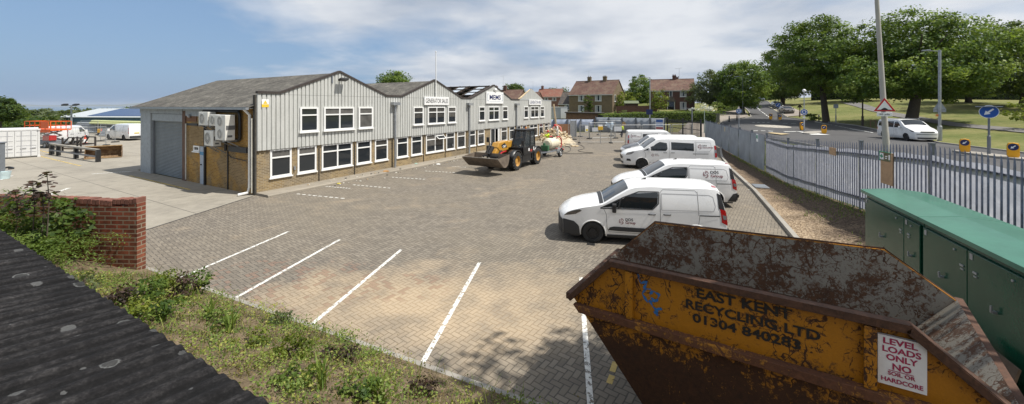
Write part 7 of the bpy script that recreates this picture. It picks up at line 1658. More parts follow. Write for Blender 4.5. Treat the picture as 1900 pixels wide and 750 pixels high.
# ------------------------------------------------------------------ far left: panelled shed, lift, container, pipes, cones
sh = thing('industrial_shed', 'low grey industrial shed with blue solar panels along its roof', 'building', (-103.5, 88, -1.6), rad(-8))
b = MB(); b.bx(0, 46, 0, 15, -3, 3.2); b.prism([(0, 3.2), (15, 3.2), (7.5, 4.75)], lambda u, v, w: (w, u, v), 0, .3); b.prism([(0, 3.2), (15, 3.2), (7.5, 4.75)], lambda u, v, w: (w, u, v), 45.7, 46); b.build('wall', pm('pale grey cladding', (.36, .38, .40), .6, var=.08), sh)
b = MB(); b.prism([(-.5, 3.05), (7.5, 4.95), (15.5, 3.05), (15.5, 3.2), (7.5, 5.1), (-.5, 3.2)], lambda u, v, w: (w, u, v), -.5, 46.5); b.build('roof', pm('light grey roof', (.42, .45, .46), .5), sh)
def mat_solar():
    m, nt, b = newmat('solar panel'); P = coord(nt, 'Object'); s = nd(nt, 'ShaderNodeSeparateXYZ', {0: P})
    g = mth(nt, 'MAXIMUM', mth(nt, 'LESS_THAN', mth(nt, 'FRACT', mth(nt, 'DIVIDE', s.outputs[0], 1.05)), .06), mth(nt, 'LESS_THAN', mth(nt, 'FRACT', mth(nt, 'DIVIDE', s.outputs[1], 1.7)), .05)); setb(nt, b, Base_Color=mixc(nt, g, (.035, .055, .12), (.12, .15, .22)), Roughness=.2); return m
b = MB(); b.prism([(.3, 3.42), (7.0, 5.0), (7.0, 5.06), (.3, 3.48)], lambda u, v, w: (w, u, v), 6.5, 46); b.build('solar_array', mat_solar(), sh)
b = MB(); b.bx(0, 46, -.06, -.004, 2.1, 3.0); b.build('blue_fascia', pm('blue fascia', (.10, .17, .25), .5), sh); b = MB(); b.bx(12, 15, -.08, -.01, -1, 2.1); b.build('door', pm('dark door', (.05, .08, .11), .5), sh)
lp = thing('floodlight_mast', 'twin headed floodlight mast in front of the panelled shed', 'lamp post', (-76, 66, -.5)); b = MB(); b.tube([(0, 0, 0), (0, 0, 4.7)], [.16, .10], 8); b.bar((-.9, 0, 4.7), (.9, 0, 4.7), .1, .1); b.build('post', M_galv, lp)
for q in (-1, 1): b = MB(); b.box((q*.95, -.15, 4.85), (.75, .5, .22), M=Matrix.Rotation(rad(20), 3, 'X')); b.build('lamp_head', M_black, lp)
# white shipping container
ct = thing('shipping_container', 'white shipping container with closed end doors at the left edge', 'container', (at(72.5, 291)[0]-2.44*.63, at(72.5, 291)[1]-2.44*.78, 0), math.atan2(.78, .63))
M_ctw = pm('white container paint', (.62, .62, .61), .5, var=.05, dirt=(.4, .4, .34), dirt_amt=.3)
b = MB(); n = 60
b.bx(0.02, 2.42, .05, .08, .1, 2.22); b.bx(0, 2.44, .08, 6.0, .05, .15); b.bx(.03, 2.41, .1, 6.0, 2.15, 2.22)
for sx in (.02, 2.42):
    vs = []
    for k in range(n+1):
        o = .03 if (k//2) % 2 else 0; vs += [(sx+(o if sx < 1 else -o), .08+5.9*k/n, .1), (sx+(o if sx < 1 else -o), .08+5.9*k/n, 2.2)]
    b.add(vs, [(2*k, 2*k+1, 2*k+3, 2*k+2) for k in range(n)])
b.build('body', M_ctw, ct, recalc=False)
for k in range(2):
    x0 = .06+k*1.165; b = MB(); b.bx(x0, x0+1.15, .0, .05, .12, 2.15); d = b.build('door', M_ctw, ct, bevel=.01)
    b = MB()
    for q in (.33, .82): b.cyl((x0+q, -.03, .12), (x0+q, -.03, 2.18), .02, n=6)
    for z in (.45, .95, 1.35, 1.75): b.bx(x0+.08, x0+1.08, -.012, -.001, z, z+.035)
    for q in (.33, .82): b.bx(x0+q-.05, x0+q+.25, -.05, -.02, .75, .8)
    b.build('locking_bar', pm('bar grey', (.42, .42, .43), .5), d)
b = MB()
for x in (0, 2.44):
    b.bx(x-.05, x+.05, -.02, .1, 0, 2.3)
    for z in (.06, 2.24): b.box((x, .03, z), (.17, .2, .13))
b.bx(0, 2.44, -.02, .1, 2.18, 2.3); b.build('corner_post', M_ctw, ct)
# scissor lift
M_or = pm('lift orange', (.75, .13, .02), .45, var=.08)
sl = thing('scissor_lift', 'orange scissor lift with raised railed platform behind the container', 'lift', (-46.8, 38.6, 0), rad(-14))
b = MB(); b.bx(-1.6, 1.6, -.7, .7, .35, .75); b.build('chassis', M_greyst, sl, bevel=.03); b = MB()
b.bx(-1.9, 1.9, -.75, .75, 1.72, 1.86)
for sy in (-.75, .75):
    for z in (2.2, 2.62): b.bar((-1.9, sy, z), (1.9, sy, z), .05, .05)
    for k in range(6): b.bar((-1.9+k*.76, sy, 1.8), (-1.9+k*.76, sy, 2.64), .05, .05)
for sx in (-1.9, 1.9):
    for z in (2.2, 2.62): b.bar((sx, -.75, z), (sx, .75, z), .05, .05)
b.bx(-1.7, 1.8, -.79, -.74, 1.55, 1.76); b.build('platform', M_or, sl); b = MB(); b.bx(.6, 1.7, -.80, -.76, 1.95, 2.6); b.build('control_board', M_or, sl)
b = MB()
for sy in (-.4, .4):
    for k in range(2): z0, z1 = .75+k*.45, 1.2+k*.45; b.bar((-1.2, sy, z0), (1.2, sy, z1), .08, .1); b.bar((1.2, sy, z0), (-1.2, sy, z1), .08, .1)
for k in range(4): b.bar((-.3, -.5, .8+k*.23), (.6, -.5, .8+k*.23), .06, .08)
b.build('scissor_arms', pm('pale lift steel', (.55, .53, .45), .5), sl)
for wx in (-1.2, 1.2):
    for sy in (-1, 1): wheel(sl, wx, sy*.72, .3, .22, M_rims)
b = MB(); b.bx(.7, 1.7, -.74, -.2, .75, 1.25); b.build('engine_box', M_red, sl, bevel=.03)
# loader bucket on the ground
lb = thing('loader_bucket', 'large rusty brown loader bucket lying on the concrete', 'bucket', at(191.5, 294), rad(42))
M_bk = rusty('rusty brown bucket steel', (.30, .19, .085), (.05, .03, .018), (.2, .115, .055), amount=.5); lb.scale = (.85,)*3; b = MB(); pr = [(-.05, .04), (.9, .0), (1.15, .25), (1.2, .6), (1.0, .95), (.65, 1.12)]; vs = []
for (u, v) in pr: vs += [(-1.2, u, v), (1.2, u, v)]
b.add(vs, [(2*i, 2*i+1, 2*i+3, 2*i+2) for i in range(len(pr)-1)])
for sx in (-1.2, 1.2): b.add([(sx, u, v) for u, v in pr], [tuple(range(len(pr)))])
o = b.build('shell', M_bk, lb, recalc=False); md = o.modifiers.new('t', 'SOLIDIFY'); md.thickness = .05; md.offset = 0
b = MB(); b.bar((-1.22, -.05, .05), (1.22, -.05, .05), .12, .04); b.bar((-1.22, .62, 1.12), (1.22, .62, 1.12), .14, .08); b.build('lip', pm('worn tan edge', (.33, .22, .11), .7, var=.3), lb)
# rail barrier
pts = [at(96, 287), at(146, 294), at(182, 300.7)]; p0 = Vector(pts[0]); p1 = Vector(pts[2]); rb = thing('rail_barrier', 'low barrier of black posts and grey rails on the concrete', 'barrier', p0, math.atan2(p1.y-p0.y, p1.x-p0.x)); L = (p1-p0).length
for k, x in enumerate((0, L*.16, L*.56, L)): b = MB(); w = .2 if k == 0 else .12; b.bx(x-w, x+w, -.12, .12, 0, .92); b.build('post', M_black, rb)
b = MB(); b.bar((0, -.02, .90), (L, -.02, .90), .2, .12); b.build('rail', pm('weathered rail', (.30, .28, .24), .7, var=.2), rb); b = MB(); b.bar((0, -.14, .42), (L, -.14, .42), .05, .12); b.build('rail', M_greyst, rb)
rk = thing('stillage_frame', 'dark steel stillage frame with sloping braces behind the barrier', 'rack', at(136, 284), rad(-12)); b = MB()
for sy in (0, 1.0):
    for x in (-1.3, .9): b.bar((x, sy, 0), (x, sy, 1.35), .1, .1)
    b.bar((-1.3, sy, .75), (.9, sy, .75), .09, .09); b.bar((-.6, sy, 1.35), (.9, sy, 1.35), .09, .09); b.bar((-1.3, sy, .75), (-.55, sy, 1.35), .08, .08); b.bar((-.4, sy, .75), (.1, sy, 1.35), .08, .08)
for x in (-1.3, .9): b.bar((x, 0, .75), (x, 1.0, .75), .09, .09)
b.build('frame', pm('rust black steel', (.035, .028, .025), .6), rk); b = MB(); b.bx(-1.3, .9, 0, 1.0, .3, .38); b.build('deck', pm('stillage deck', (.12, .09, .06), .8), rk)
def cone(px, py, h, lab):
    t = thing('traffic_cone', lab, 'cone', at(px, py), 0, 'traffic cones'); b = MB(); b.lathe([(h*.24, .03), (h*.2, .05), (h*.04, h), (.001, h)], n=16); b.build('body', pm('cone red', (.7, .08, .03), .5), t, smooth=50); b = MB(); b.box((0, 0, .015), (h*.58, h*.58, .03)); b.build('base_plate', M_black, t); b = MB(); b.lathe([(h*.17, h*.25), (h*.106, h*.6)], n=16); b.v = [(v[0]*1.06, v[1]*1.06, v[2]) for v in b.v]; b.build('reflective_sleeve', M_signw, t)
cone(158, 268.5, 1.0, 'large red and white traffic cone right of the stillage frame'); cone(188, 252, .95, 'small red cone beside the yellow trailer lights'); cone(203, 251, .95, 'small cone right of the yellow machine near the white van')
t = thing('plant_trailer', 'small yellow machine between the two far cones', 'machine', at(196, 251)); b = MB(); b.bx(-.8, .7, -.4, .4, .35, .9); b.build('body', pm('machine ochre', (.6, .33, .04), .5), t, bevel=.05); b = MB(); b.bx(-.7, .6, -.45, .45, .1, .35); b.build('chassis', M_black, t)
def stack(label, p, rz, L, rows, rr_, mats, h=0.):
    t = thing('pipe_stack', label, 'stack', p, rz)
    for k in range(rows):
        b = MB()
        for q in range(rows-k+1): b.cyl((-L/2+.2*random.random(), q*rr_*2.1+k*rr_, h+rr_+k*rr_*1.75), (L/2+.3*random.random(), q*rr_*2.1+k*rr_, h+rr_+k*rr_*1.75), rr_, n=8)
        b.build('pipe_row', mats[k % len(mats)], t)
    if h: b = MB(); [b.bx(x-.06, x+.06, -.1, rows*rr_*2.2, 0, h) for x in (-L*.4, 0, L*.4)]; b.build('rack_leg', M_galv, t)
M_pg = pm('pale yellow green sheet', (.55, .58, .28), .6); M_gp = pm('grey pipe', (.33, .35, .36), .5, .3)
stack('stack of pale yellow green lengths on a rack in front of the panelled shed', (-57, 56, 0), rad(-20), 17, 2, .16, [M_pg], 1.35); stack('low stack of grey steel pipes left of the far white van', (-53, 51.5, 0), rad(-12), 7, 4, .14, [M_gp, M_galv]); stack('long grey steel sections on the ground behind the pipe stack', (-62, 58, 0), rad(-10), 12, 5, .18, [M_gp, M_greyst])
heras((-62, 55), (-58.6, 54.2), 'mesh fence panel in the concrete yard behind the stillage'); heras((-48.4, 45.0), (-45.2, 43.6), 'mesh fence panel standing in front of the plain white van'); heras((-43.0, 37.0), (-42.6, 40.2), 'mesh fence panel seen edge on behind the loader bucket')
t = thing('steel_post', 'dark grey steel post at the left edge of the photo', 'post', at(-2, 329)); b = MB(); b.bx(-.16, .16, -.16, .16, 0, 2.0); b.build('shaft', M_greyst, t); b = MB(); b.bx(-.2, .2, -.2, .2, 2.0, 2.05); b.build('cap', M_greyst, t)
t = thing('bucket_pail', 'pale blue plastic pail by the grey post', 'pail', at(8, 332)); b = MB(); b.lathe([(.001, 0), (.2, 0), (.26, .42), (.24, .42), (.19, .03)], n=16); b.build('body', pm('pale blue pail', (.5, .62, .64), .5), t, smooth=50); b = MB(); b.tube([(.26*math.cos(a), 0, .42+.12*math.sin(a)) for a in [PI*k/8 for k in range(9)]], .012, 5); b.build('handle', M_galv, t)
t = thing('yellow_sack', 'small yellow sack at the foot of the white container', 'sack', at(9, 294)); b = MB(); b.sphere((0, 0, .2), .28, 10, sz=(1, .8, .9)); b.build('body', pm('yellow sack', (.65, .4, .03), .7), t, smooth=60); b = MB(); b.cyl((0, 0, .42), (0, 0, .5), .06); b.build('neck', pm('sack tie', (.5, .3, .03), .7), t)
hose('dark red hose coiled on the concrete beside the grey post', [(6, 314), (16, 311.5), (25, 313.5), (14, 315)], .05)

# ------------------------------------------------------------------ street furniture
M_blue = pm('sign blue', (.012, .085, .36), .4, var=.05); M_conc2 = pm('concrete column', (.36, .345, .31), .85, var=.12, scale=2, bmp=.2); M_redb = pm('sign red', (.5, .015, .02), .4)
M_bly = pm('bollard amber', (.85, .40, .01), .45, var=.06)
def disc_arrow(t, c, R, kind):
    """round blue sign facing local -y"""
    b = MB(); b.lathe([(.001, 0), (R*.93, 0)], c, (0, -1, 0), 24); b.build('face', M_blue, t); b = MB(); b.lathe([(R*.93, -.002), (R, -.002), (R, -.03), (.001, -.03)], c, (0, -1, 0), 24); b.build('sign_plate', M_signw, t)
    b = MB(); y = -.006
    if kind == 'down':
        a = rad(225); d = Vector((math.cos(a), math.sin(a))); n = Vector((-d.y, d.x)); f = lambda u, v: (c[0]+(d*u+n*v).x, c[1]+y, c[2]+(d*u+n*v).y)
        b.poly([f(-.62*R, .11*R), f(.1*R, .11*R), f(.1*R, .34*R), f(.68*R, 0), f(.1*R, -.34*R), f(.1*R, -.11*R), f(-.62*R, -.11*R)])
    else:
        for k in range(3):
            a0 = rad(90+k*120); P = [(c[0]+rr*R*math.cos(a0-q*rad(78)/6), c[1]+y, c[2]+rr*R*math.sin(a0-q*rad(78)/6)) for rr in (.62, .40) for q in range(7)]
            b.add(P, [(q, q+1, q+8, q+7) for q in range(6)]); a1 = a0-rad(78); a2 = a0-rad(112); b.add([(c[0]+.74*R*math.cos(a1), c[1]+y-.001, c[2]+.74*R*math.sin(a1)), (c[0]+.28*R*math.cos(a1), c[1]+y-.001, c[2]+.28*R*math.sin(a1)), (c[0]+.52*R*math.cos(a2), c[1]+y-.001, c[2]+.52*R*math.sin(a2))], [(0, 1, 2)])
    b.build('arrow', M_signw, t, recalc=False)
def face(px): return -math.atan((px-CX)/F)
def bollard(px, py, lab, h=.98, turn=0, Y=None):
    x, y, z = G(px, py) if Y is None else onG(px, Y)
    t = thing('keep_left_bollard', lab, 'bollard', (x, y, z+.04), face(px)+turn, 'lit yellow traffic bollards'); W = .24; pr = [(-W*.6, .0), (W*.6, .0), (W, .2), (W, .82*h), (W*.8, .97*h), (.0, h), (-W*.8, .97*h), (-W, .82*h), (-W, .2)]
    b = MB(); b.prism(pr, lambda u, v, w: (u, w, v), -.13, .13); b.build('shell', M_bly, t, bevel=.03); b = MB(); b.prism([(u*1.03, v) for u, v in pr], lambda u, v, w: (u, w, v), -.05, .05); b.build('frame', M_black, t)
    b = MB(); R = .205; c = (0, -.133, .74*h); b.lathe([(.001, 0), (R, 0)], c, (0, -1, 0), 20); b.build('sign_face', M_tex, t); b = MB(); d = Vector((-.707, -.707)); n = Vector((.707, -.707)); f = lambda u, v: (c[0]+(d*u+n*v).x, c[1]-.004, c[2]+(d*u+n*v).y); b.poly([f(-.62*R, .12*R), f(.1*R, .12*R), f(.1*R, .36*R), f(.7*R, 0), f(.1*R, -.36*R), f(.1*R, -.12*R), f(-.62*R, -.12*R)]); b.build('arrow', M_signw, t, recalc=False)
bollard(1430, 222.3, 'small yellow bollard, leftmost on the far splitter island'); bollard(1447, 224, 'yellow bollard under the round arrow sign on the far splitter island'); bollard(1488, 242, 'yellow bollard seen half side on, beside the globe topped sign post', turn=rad(35)); bollard(1529, 248.8, 'bright yellow bollard alone on the near splitter island'); bollard(1790, 283.5, 'large yellow bollard left of the near blue arrow sign', Y=25.7); bollard(1880, 292.5, 'largest yellow bollard, at the right edge above the palisade', Y=23)
def post(name, lab, cat, px, py, ztop, r_=.05, Y=None, mat=None, group=None):
    x, y, z = G(px, py) if Y is None else onG(px, Y); t = thing(name, lab, cat, (x, y, z), face(px), group); H = ztop-z
    b = MB(); b.tube([(0, 0, -.2), (0, 0, min(1.3, H*.4)), (0, 0, min(1.34, H*.41)), (0, 0, H)], [r_*1.6, r_*1.6, r_, r_], 10); b.build('post', mat or M_greyst, t, smooth=40); return t, H, (x, y, z)
Y = 24.6; t, H, p = post('road_sign', 'blue round sign with white diagonal arrow on a grey post under a lamp bar', 'road sign', 1835, 0, zY(197, Y), .055, Y)
disc_arrow(t, (0, -.1, zY(207.5, Y)-p[2]), .42, 'down'); b = MB(); b.lathe([(.42, 0), (.42, .1), (.001, .12)], (-.0, -.06, zY(207.5, Y)-p[2]), (0, 1, 0), 24); b.build('sign_back', M_signw, t); b = MB(); b.bx(-.55, .55, -.3, .0, H-.06, H); b.build('lamp_bar', M_galv, t)
t, H, p = post('road_sign', 'small round blue roundabout sign behind the far grey fence', 'road sign', 1371, 0, zY(201, 47), .045, 47); disc_arrow(t, (0, -.08, H-.35), .31, 'round')
t, H, p = post('road_sign', 'round blue arrow sign on the far splitter island', 'road sign', 1443.5, 224, zY(190.5, G(1443.5, 224)[1]), .045); disc_arrow(t, (0, -.08, H-.4), .36, 'down')
Y = G(1492, 243)[1]; t, H, p = post('globe_beacon', 'pole with a white globe and a round blue roundabout sign', 'beacon', 1492, 243, zY(171, Y), .05, mat=M_galv); disc_arrow(t, (0, -.09, zY(208, Y)-p[2]), .37, 'round'); b = MB(); b.sphere((0, 0, H+.17), .2, 16); b.build('globe', M_signw, t, smooth=60); b = MB(); b.bx(-.16, .16, -.09, -.06, zY(219, Y)-p[2], zY(217, Y)-p[2]); b.build('small_plate', M_signw, t)
# leaning concrete lamp column with hump warning sign
Y = 18.5; x, y, z = onG(1648.5, Y); t = thing('lamp_column', 'tall leaning concrete lamp column just behind the palisade fence', 'lamp post', (x, y, z), face(1648)); zz2 = 12.5
lean = lambda h: (-.062*h*.75, 0, h); b = MB(); b.tube([lean(-.3), lean(2.3), lean(2.35), lean(zz2)], [.135, .13, .118, .062], 12); b.build('column', M_conc2, t, smooth=40); b = MB(); b.tube([lean(zz2), (-.7, -.4, zz2+.6), (-.9, -1.6, zz2+.8)], [.07, .06, .05], 8); b.build('bracket_arm', M_galv, t); b = MB(); b.bx(-1.05, -.75, -2.2, -1.5, zz2+.74, zz2+.9); b.build('lamp_head', M_galv, t, bevel=.04)
zc = zY(198, Y)-z; t2 = thing('warning_sign', 'red triangle road hump sign on the concrete lamp column', 'road sign', (x, y, z), face(1648)); S_ = .385; cx = -.0462*zc+.03
b = MB(); tri = lambda s_: [(cx-s_, zc-s_*.58), (cx+s_, zc-s_*.58), (cx, zc+s_*1.1)]; b.prism(tri(S_), lambda u, v, w: (u, w, v), -.25, -.225); b.build('sign_plate', M_redb, t2, bevel=.01); b = MB(); b.prism(tri(S_*.70), lambda u, v, w: (u, w, v), -.254, -.251); b.build('face', M_signw, t2)
b = MB(); n = 10; hump = [(cx-.22, zc-.15), (cx-.12, zc-.14)]+[(cx-.11+.22*k/n, zc-.13+.075*math.sin(PI*k/n)) for k in range(n+1)]+[(cx+.12, zc-.14), (cx+.22, zc-.15), (cx+.22, zc-.165), (cx-.22, zc-.165)]; b.prism(hump, lambda u, v, w: (u, w, v), -.258, -.255); b.build('hump_symbol', M_prblk, t2)
b = MB(); b.bx(cx-.27, cx+.27, -.245, -.225, zc-.47, zc-.28); pl = b.build('plate', M_signw, t2, bevel=.01); lettering('lettering', '50 yds', .36, .10, lambda u, v: (cx-.18+u, -.2475, zc-.43+v), M_prblk, pl, .02); b = MB(); b.tube([(cx, -.2, zc-.5), (cx, -.2, zc+.3)], .03, 6); b.bx(cx-.05, cx+.05, -.22, -.1, zc-.3, zc-.25); b.build('bracket', M_greyst, t2)
Y = 35.2; t, H, p = post('street_lamp', 'slim grey street lamp with a small flat head beside the white people carrier', 'lamp post', 1743.5, 0, zY(93, Y), .11, Y, M_galv); b = MB(); b.bar((0, 0, H-.1), (-.75, -.1, H), .07, .06); b.bx(-1.15, -.55, -.2, .05, H-.02, H+.1); b.build('lamp_head', M_galv, t, bevel=.03)
zs = zY(197, Y)-p[2]; b = MB(); b.prism([(-.42, zs-.3), (.42, zs-.3), (.0, zs+.5)], lambda u, v, w: (u, w, v), .14, .17); b.bx(-.40, .40, .14, .17, zs-.55, zs-.32); b.build('sign_back', M_galv, t); b = MB(); b.sphere((-.15, -.02, zs-.85), .12, 8); b.build('reflector', pm('orange reflector', (.6, .2, .05), .5), t)
def simple(px, py, topy, name, lab, cat, r_=.05, mat=None, Y=None, head=None):
    Yb = Y or G(px, py)[1]; t, H, p = post(name, lab, cat, px, py, zY(topy, Yb), r_, Y, mat)
    if head == 'lamp': b = MB(); b.bar((0, 0, H), (-.9, -.2, H+.12), .07, .06); b.bx(-1.4, -.7, -.3, -.1, H+.05, H+.16); b.build('lamp_head', M_galv, t)
    if head == 'sign': b = MB(); b.bx(-.28, .28, -.08, -.05, H-.62, H-.05); b.build('sign_back', M_galv, t)
    if head == 'blue': b = MB(); b.bx(-.45, .45, -.12, -.08, H*.42, H*.42+1.3); b.build('sign_plate', M_tex, t)
    if head == 'box': b = MB(); b.prism([(-.42, H-.55), (.42, H-.55), (.0, H+.05)], lambda u, v, w: (u, w, v), -.2, .2); b.build('hood', pm('dark brown hood', (.05, .035, .025), .8), t)
    return t
simple(1378, 214, 143, 'street_lamp', 'thin green street lamp against the round roadside tree', 'lamp post', .07, pm('green lamp post', (.07, .09, .075), .6), None, 'lamp')
simple(1206, 0, 144, 'street_lamp', 'grey street lamp with a blue plate in front of the right brick house', 'lamp post', .09, M_galv, 63.5, 'lamp'); 
tb_ = simple(1205, 0, 203, 'information_sign', 'dark blue panel on a short post above the far hoarding', 'sign', .04, M_galv, 62.5, 'sign'); b = MB(); zq = zY(203, 62.5)-float(hgt(*onG(1205, 62.5)[:2])); b.bx(-.5, .5, -.14, -.1, zq-.85, zq); b.build('sign_plate', M_tex, tb_)
simple(1284, 0, 202, 'steel_pole', 'dark pole standing before the long hedge behind the gates', 'pole', .09, M_greyst, 56, 'lamp'); simple(1307, 0, 205, 'steel_pole', 'thin pale green pole at the right end of the long hedge', 'pole', .05, pm('pale green pole', (.3, .36, .32), .5), 53, None)
simple(1551, 228.5, 193, 'road_sign', 'back of a small grey sign on a post between the two largest trunks', 'road sign', .05, M_galv, None, 'sign'); simple(1600.5, 234, 181, 'timber_pole', 'dark brown wooden pole on the grass left of the concrete lamp column', 'pole', .085, pm('brown pole', (.06, .045, .035), .9)); simple(1484, 217, 194, 'timber_pole', 'post with a dark pitched hood beside the grey brown parked car', 'post', .07, pm('brown pole', (.10, .05, .04), .9), None, 'box')
for px, py, lab in ((1353, 226, 'black bollard nearest the round blue sign on the left pavement'), (1367.5, 223.5, 'black bollard right of its twin on the left pavement'), (1505.5, 223, 'black bollard with a white band, left one under the tallest tree'), (1519.5, 223.5, 'black bollard with a white band, right one under the tallest tree')):
    x, y, z = G(px, py); t = thing('pavement_bollard', lab, 'bollard', (x, y, z), 0, 'black bollards at the junction'); b = MB(); b.lathe([(.11, -.1), (.10, .8), (.08, .92), (.001, .96)], n=12); b.build('post', M_black, t, smooth=40)
    b = MB(); b.lathe([(.104, .72), (.103, .80)], n=12); b.build('reflective_band', M_signw, t)
x, y, z = G(1620, 236); t = thing('knee_rail', 'short brown timber rail on the grass left of the white people carrier', 'rail', (x, y, z), face(1620)); b = MB(); b.bx(-.3, -.2, -.05, .05, -.1, .75); b.bx(.2, .3, -.05, .05, -.1, .75); b.build('post', pm('brown timber', (.16, .10, .06), .9), t); b = MB(); b.bx(-.34, .34, -.06, .06, .75, .85); b.build('rail', pm('brown timber', (.16, .10, .06), .9), t)

# ------------------------------------------------------------------ people
M_skin = pm('skin', (.42, .24, .17), .6, var=.1); M_hivis = pm('yellow vest fabric', (.62, .80, .04), .7, var=.1); M_navy = pm('navy trousers', (.015, .018, .03), .85); M_wht = pm('white overalls', (.62, .60, .56), .85, var=.12); M_hair = pm('dark hair', (.02, .015, .012), .8); M_helm = pm('red helmet', (.5, .03, .03), .35)
def skinned(name, mat, par, V, E_, R):
    me = bpy.data.meshes.new(name); me.from_pydata(V, E_, []); o = bpy.data.objects.new(name, me); COL.objects.link(o); o.parent = par; me.materials.append(mat)
    md = o.modifiers.new('skin', 'SKIN'); me.skin_vertices.new() if not me.skin_vertices else None
    for i, r_ in enumerate(R): me.skin_vertices[0].data[i].radius = (r_, r_*.82) if isinstance(r_, float) else r_; me.skin_vertices[0].data[i].use_root = (i == 0)
    s_ = o.modifiers.new('sub', 'SUBSURF'); s_.levels = 1; s_.render_levels = 2; md.use_smooth_shade = True; return o
def person(label, loc, rz, pose, top, legs, helmet=None, sc_=1.):
    """pose: named joints (local, facing -y); one continuous body, clothes as children"""
    t = thing('person', label, 'person', loc, rz); t.scale = (sc_,)*3; j = pose
    names = ['pel', 'che', 'nec', 'hea', 'crn', 'shl', 'ell', 'wrl', 'hal', 'shr', 'elr', 'wrr', 'har', 'hil', 'knl', 'anl', 'tol', 'hir', 'knr', 'anr', 'tor']
    rad_ = dict(pel=.13, che=.15, nec=.055, hea=.085, crn=.07, shl=.06, ell=.045, wrl=.035, hal=.045, shr=.06, elr=.045, wrr=.035, har=.045, hil=.085, knl=.06, anl=.042, tol=.045, hir=.085, knr=.06, anr=.042, tor=.045)
    ed = [('pel', 'che'), ('che', 'nec'), ('nec', 'hea'), ('hea', 'crn'), ('che', 'shl'), ('shl', 'ell'), ('ell', 'wrl'), ('wrl', 'hal'), ('che', 'shr'), ('shr', 'elr'), ('elr', 'wrr'), ('wrr', 'har'), ('pel', 'hil'), ('hil', 'knl'), ('knl', 'anl'), ('anl', 'tol'), ('pel', 'hir'), ('hir', 'knr'), ('knr', 'anr'), ('anr', 'tor')]
    ix = {n: i for i, n in enumerate(names)}
    skinned('body', M_skin, t, [j[n] for n in names], [(ix[a], ix[c]) for a, c in ed], [rad_[n] for n in names])
    def sub(nm, mat, ns, es, k): i2 = {n: i for i, n in enumerate(ns)}; return skinned(nm, mat, t, [j[n] for n in ns], [(i2[a], i2[c]) for a, c in es], [rad_[n]*k+.015 for n in ns])
    sub('jacket', top, ['pel', 'che', 'shl', 'ell', 'wrl', 'shr', 'elr', 'wrr'], [('pel', 'che'), ('che', 'shl'), ('shl', 'ell'), ('ell', 'wrl'), ('che', 'shr'), ('shr', 'elr'), ('elr', 'wrr')], 1.16)
    sub('trousers', legs, ['pel', 'hil', 'knl', 'anl', 'hir', 'knr', 'anr'], [('pel', 'hil'), ('hil', 'knl'), ('knl', 'anl'), ('pel', 'hir'), ('hir', 'knr'), ('knr', 'anr')], 1.1)
    for a in ('l', 'r'):
        p = Vector(j['an'+a]); q = Vector(j['to'+a]); b = MB(); b.bar(p+(p-q)*.4-Vector((0, 0, .02)), q+(q-p)*.3-Vector((0, 0, .0)), .10, .10); b.build('boot', M_black, t, bevel=.03)
    h = Vector(j['crn']); d = (h-Vector(j['nec'])).normalized(); b = MB()
    if helmet: b.lathe([(.165, -.0), (.125, .0), (.125, .04), (.10, .10), (.05, .135), (.001, .14)], h-d*.02, d, 16); b.build('helmet', helmet, t, smooth=50)
    else: b.lathe([(.10, -.07), (.102, .0), (.085, .05), (.04, .08), (.001, .085)], h-d*.005, d, 14); b.build('hair', M_hair, t, smooth=60)
    f = Vector(j['hea']); fw = Vector((0, -1, 0)) if abs(d.z) > .7 else Vector((0, -.6, -.8)); b = MB(); b.box(f+fw*.09, (.03, .045, .045)); b.build('nose', M_skin, t, bevel=.01); b = MB()
    for q in (-.035, .035): b.sphere((f.x+q, f.y+fw.y*.08, f.z+.03+fw.z*.08), .012, 6)
    b.build('eyes', M_black, t); return t
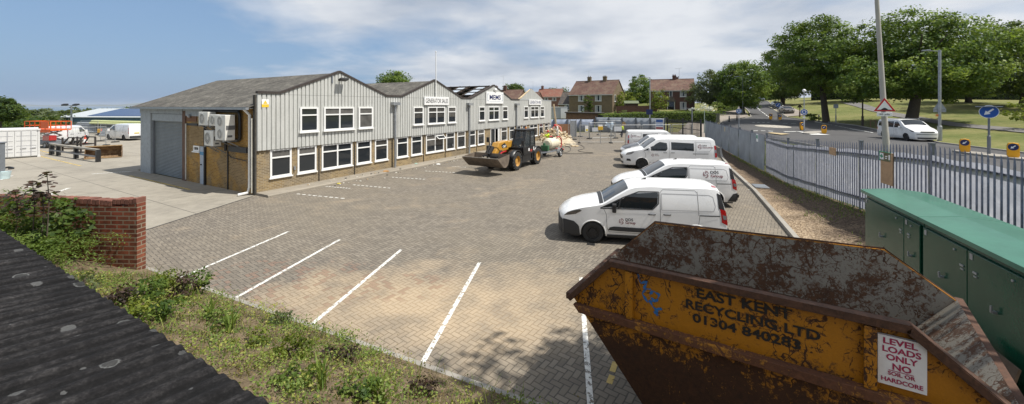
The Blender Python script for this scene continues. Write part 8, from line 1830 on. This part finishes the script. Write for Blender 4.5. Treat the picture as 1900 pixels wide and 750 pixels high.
stand = dict(pel=(0, 0, .95), che=(0, .01, 1.30), nec=(0, 0, 1.5), hea=(0, -.02, 1.60), crn=(0, -.01, 1.68), shl=(.18, .01, 1.42), ell=(.24, .03, 1.14), wrl=(.22, -.14, .95), hal=(.21, -.2, .9), shr=(-.18, .01, 1.42), elr=(-.24, .03, 1.14), wrr=(-.22, -.14, .95), har=(-.21, -.2, .9), hil=(.09, 0, .88), knl=(.11, -.02, .48), anl=(.11, .02, .09), tol=(.12, -.14, .045), hir=(-.09, 0, .88), knr=(-.11, 0, .48), anr=(-.12, .04, .09), tor=(-.13, -.12, .045))
reach = dict(stand); reach.update(ell=(.26, -.22, 1.28), wrl=(.2, -.42, 1.4), hal=(.19, -.49, 1.44), elr=(-.24, -.2, 1.2), wrr=(-.2, -.42, 1.22), har=(-.19, -.5, 1.22))
bend = dict(stand); bend.update(che=(0, -.22, 1.2), nec=(0, -.36, 1.33), hea=(0, -.44, 1.39), crn=(0, -.5, 1.43), shl=(.18, -.26, 1.28), ell=(.24, -.36, 1.02), wrl=(.18, -.5, .84), hal=(.16, -.55, .78), shr=(-.18, -.26, 1.28), elr=(-.24, -.36, 1.02), wrr=(-.18, -.5, .84), har=(-.16, -.55, .78), knl=(.12, -.1, .5), knr=(-.12, .06, .48), anr=(-.13, .18, .09), tor=(-.14, .03, .045))
walk = dict(stand); walk.update(knl=(.1, -.14, .5), anl=(.1, -.16, .09), tol=(.1, -.3, .045), knr=(-.1, .02, .48), anr=(-.1, .26, .12), tor=(-.1, .12, .045), wrl=(.24, .02, .92), hal=(.24, .02, .84), wrr=(-.24, -.2, 1.0), har=(-.23, -.26, .95))
person('person in a yellow vest and red helmet reaching forward behind the water bowser', (3.5, 37.2, 0), rad(-75), reach, M_hivis, M_navy, M_helm)
person('person in dusty white overalls and red helmet bending over the rubble heap', (5.15, 43.4, .55), rad(-40), bend, M_wht, M_wht, M_helm)
person('person in a yellow vest and dark trousers walking by the far mesh fences', (14.5, 50.6, 0), rad(150), walk, M_hivis, M_navy)

# ------------------------------------------------------------------ the hazy air over the estuary
m = bpy.data.materials.new('haze'); m.use_nodes = True; nt = m.node_tree; nt.nodes.clear()
out = nd(nt, 'ShaderNodeOutputMaterial'); vol = nd(nt, 'ShaderNodeVolumePrincipled', {'Color': (.80, .88, 1., 1), 'Density': .00004, 'Anisotropy': .2}); nt.links.new(vol.outputs[0], out.inputs['Volume'])
b = MB(); b.bx(-26000, 12000, -900, 26000, -90, 160); tag(b.build('haze', m), 'thin pale haze in the air', 'haze', kind='stuff')
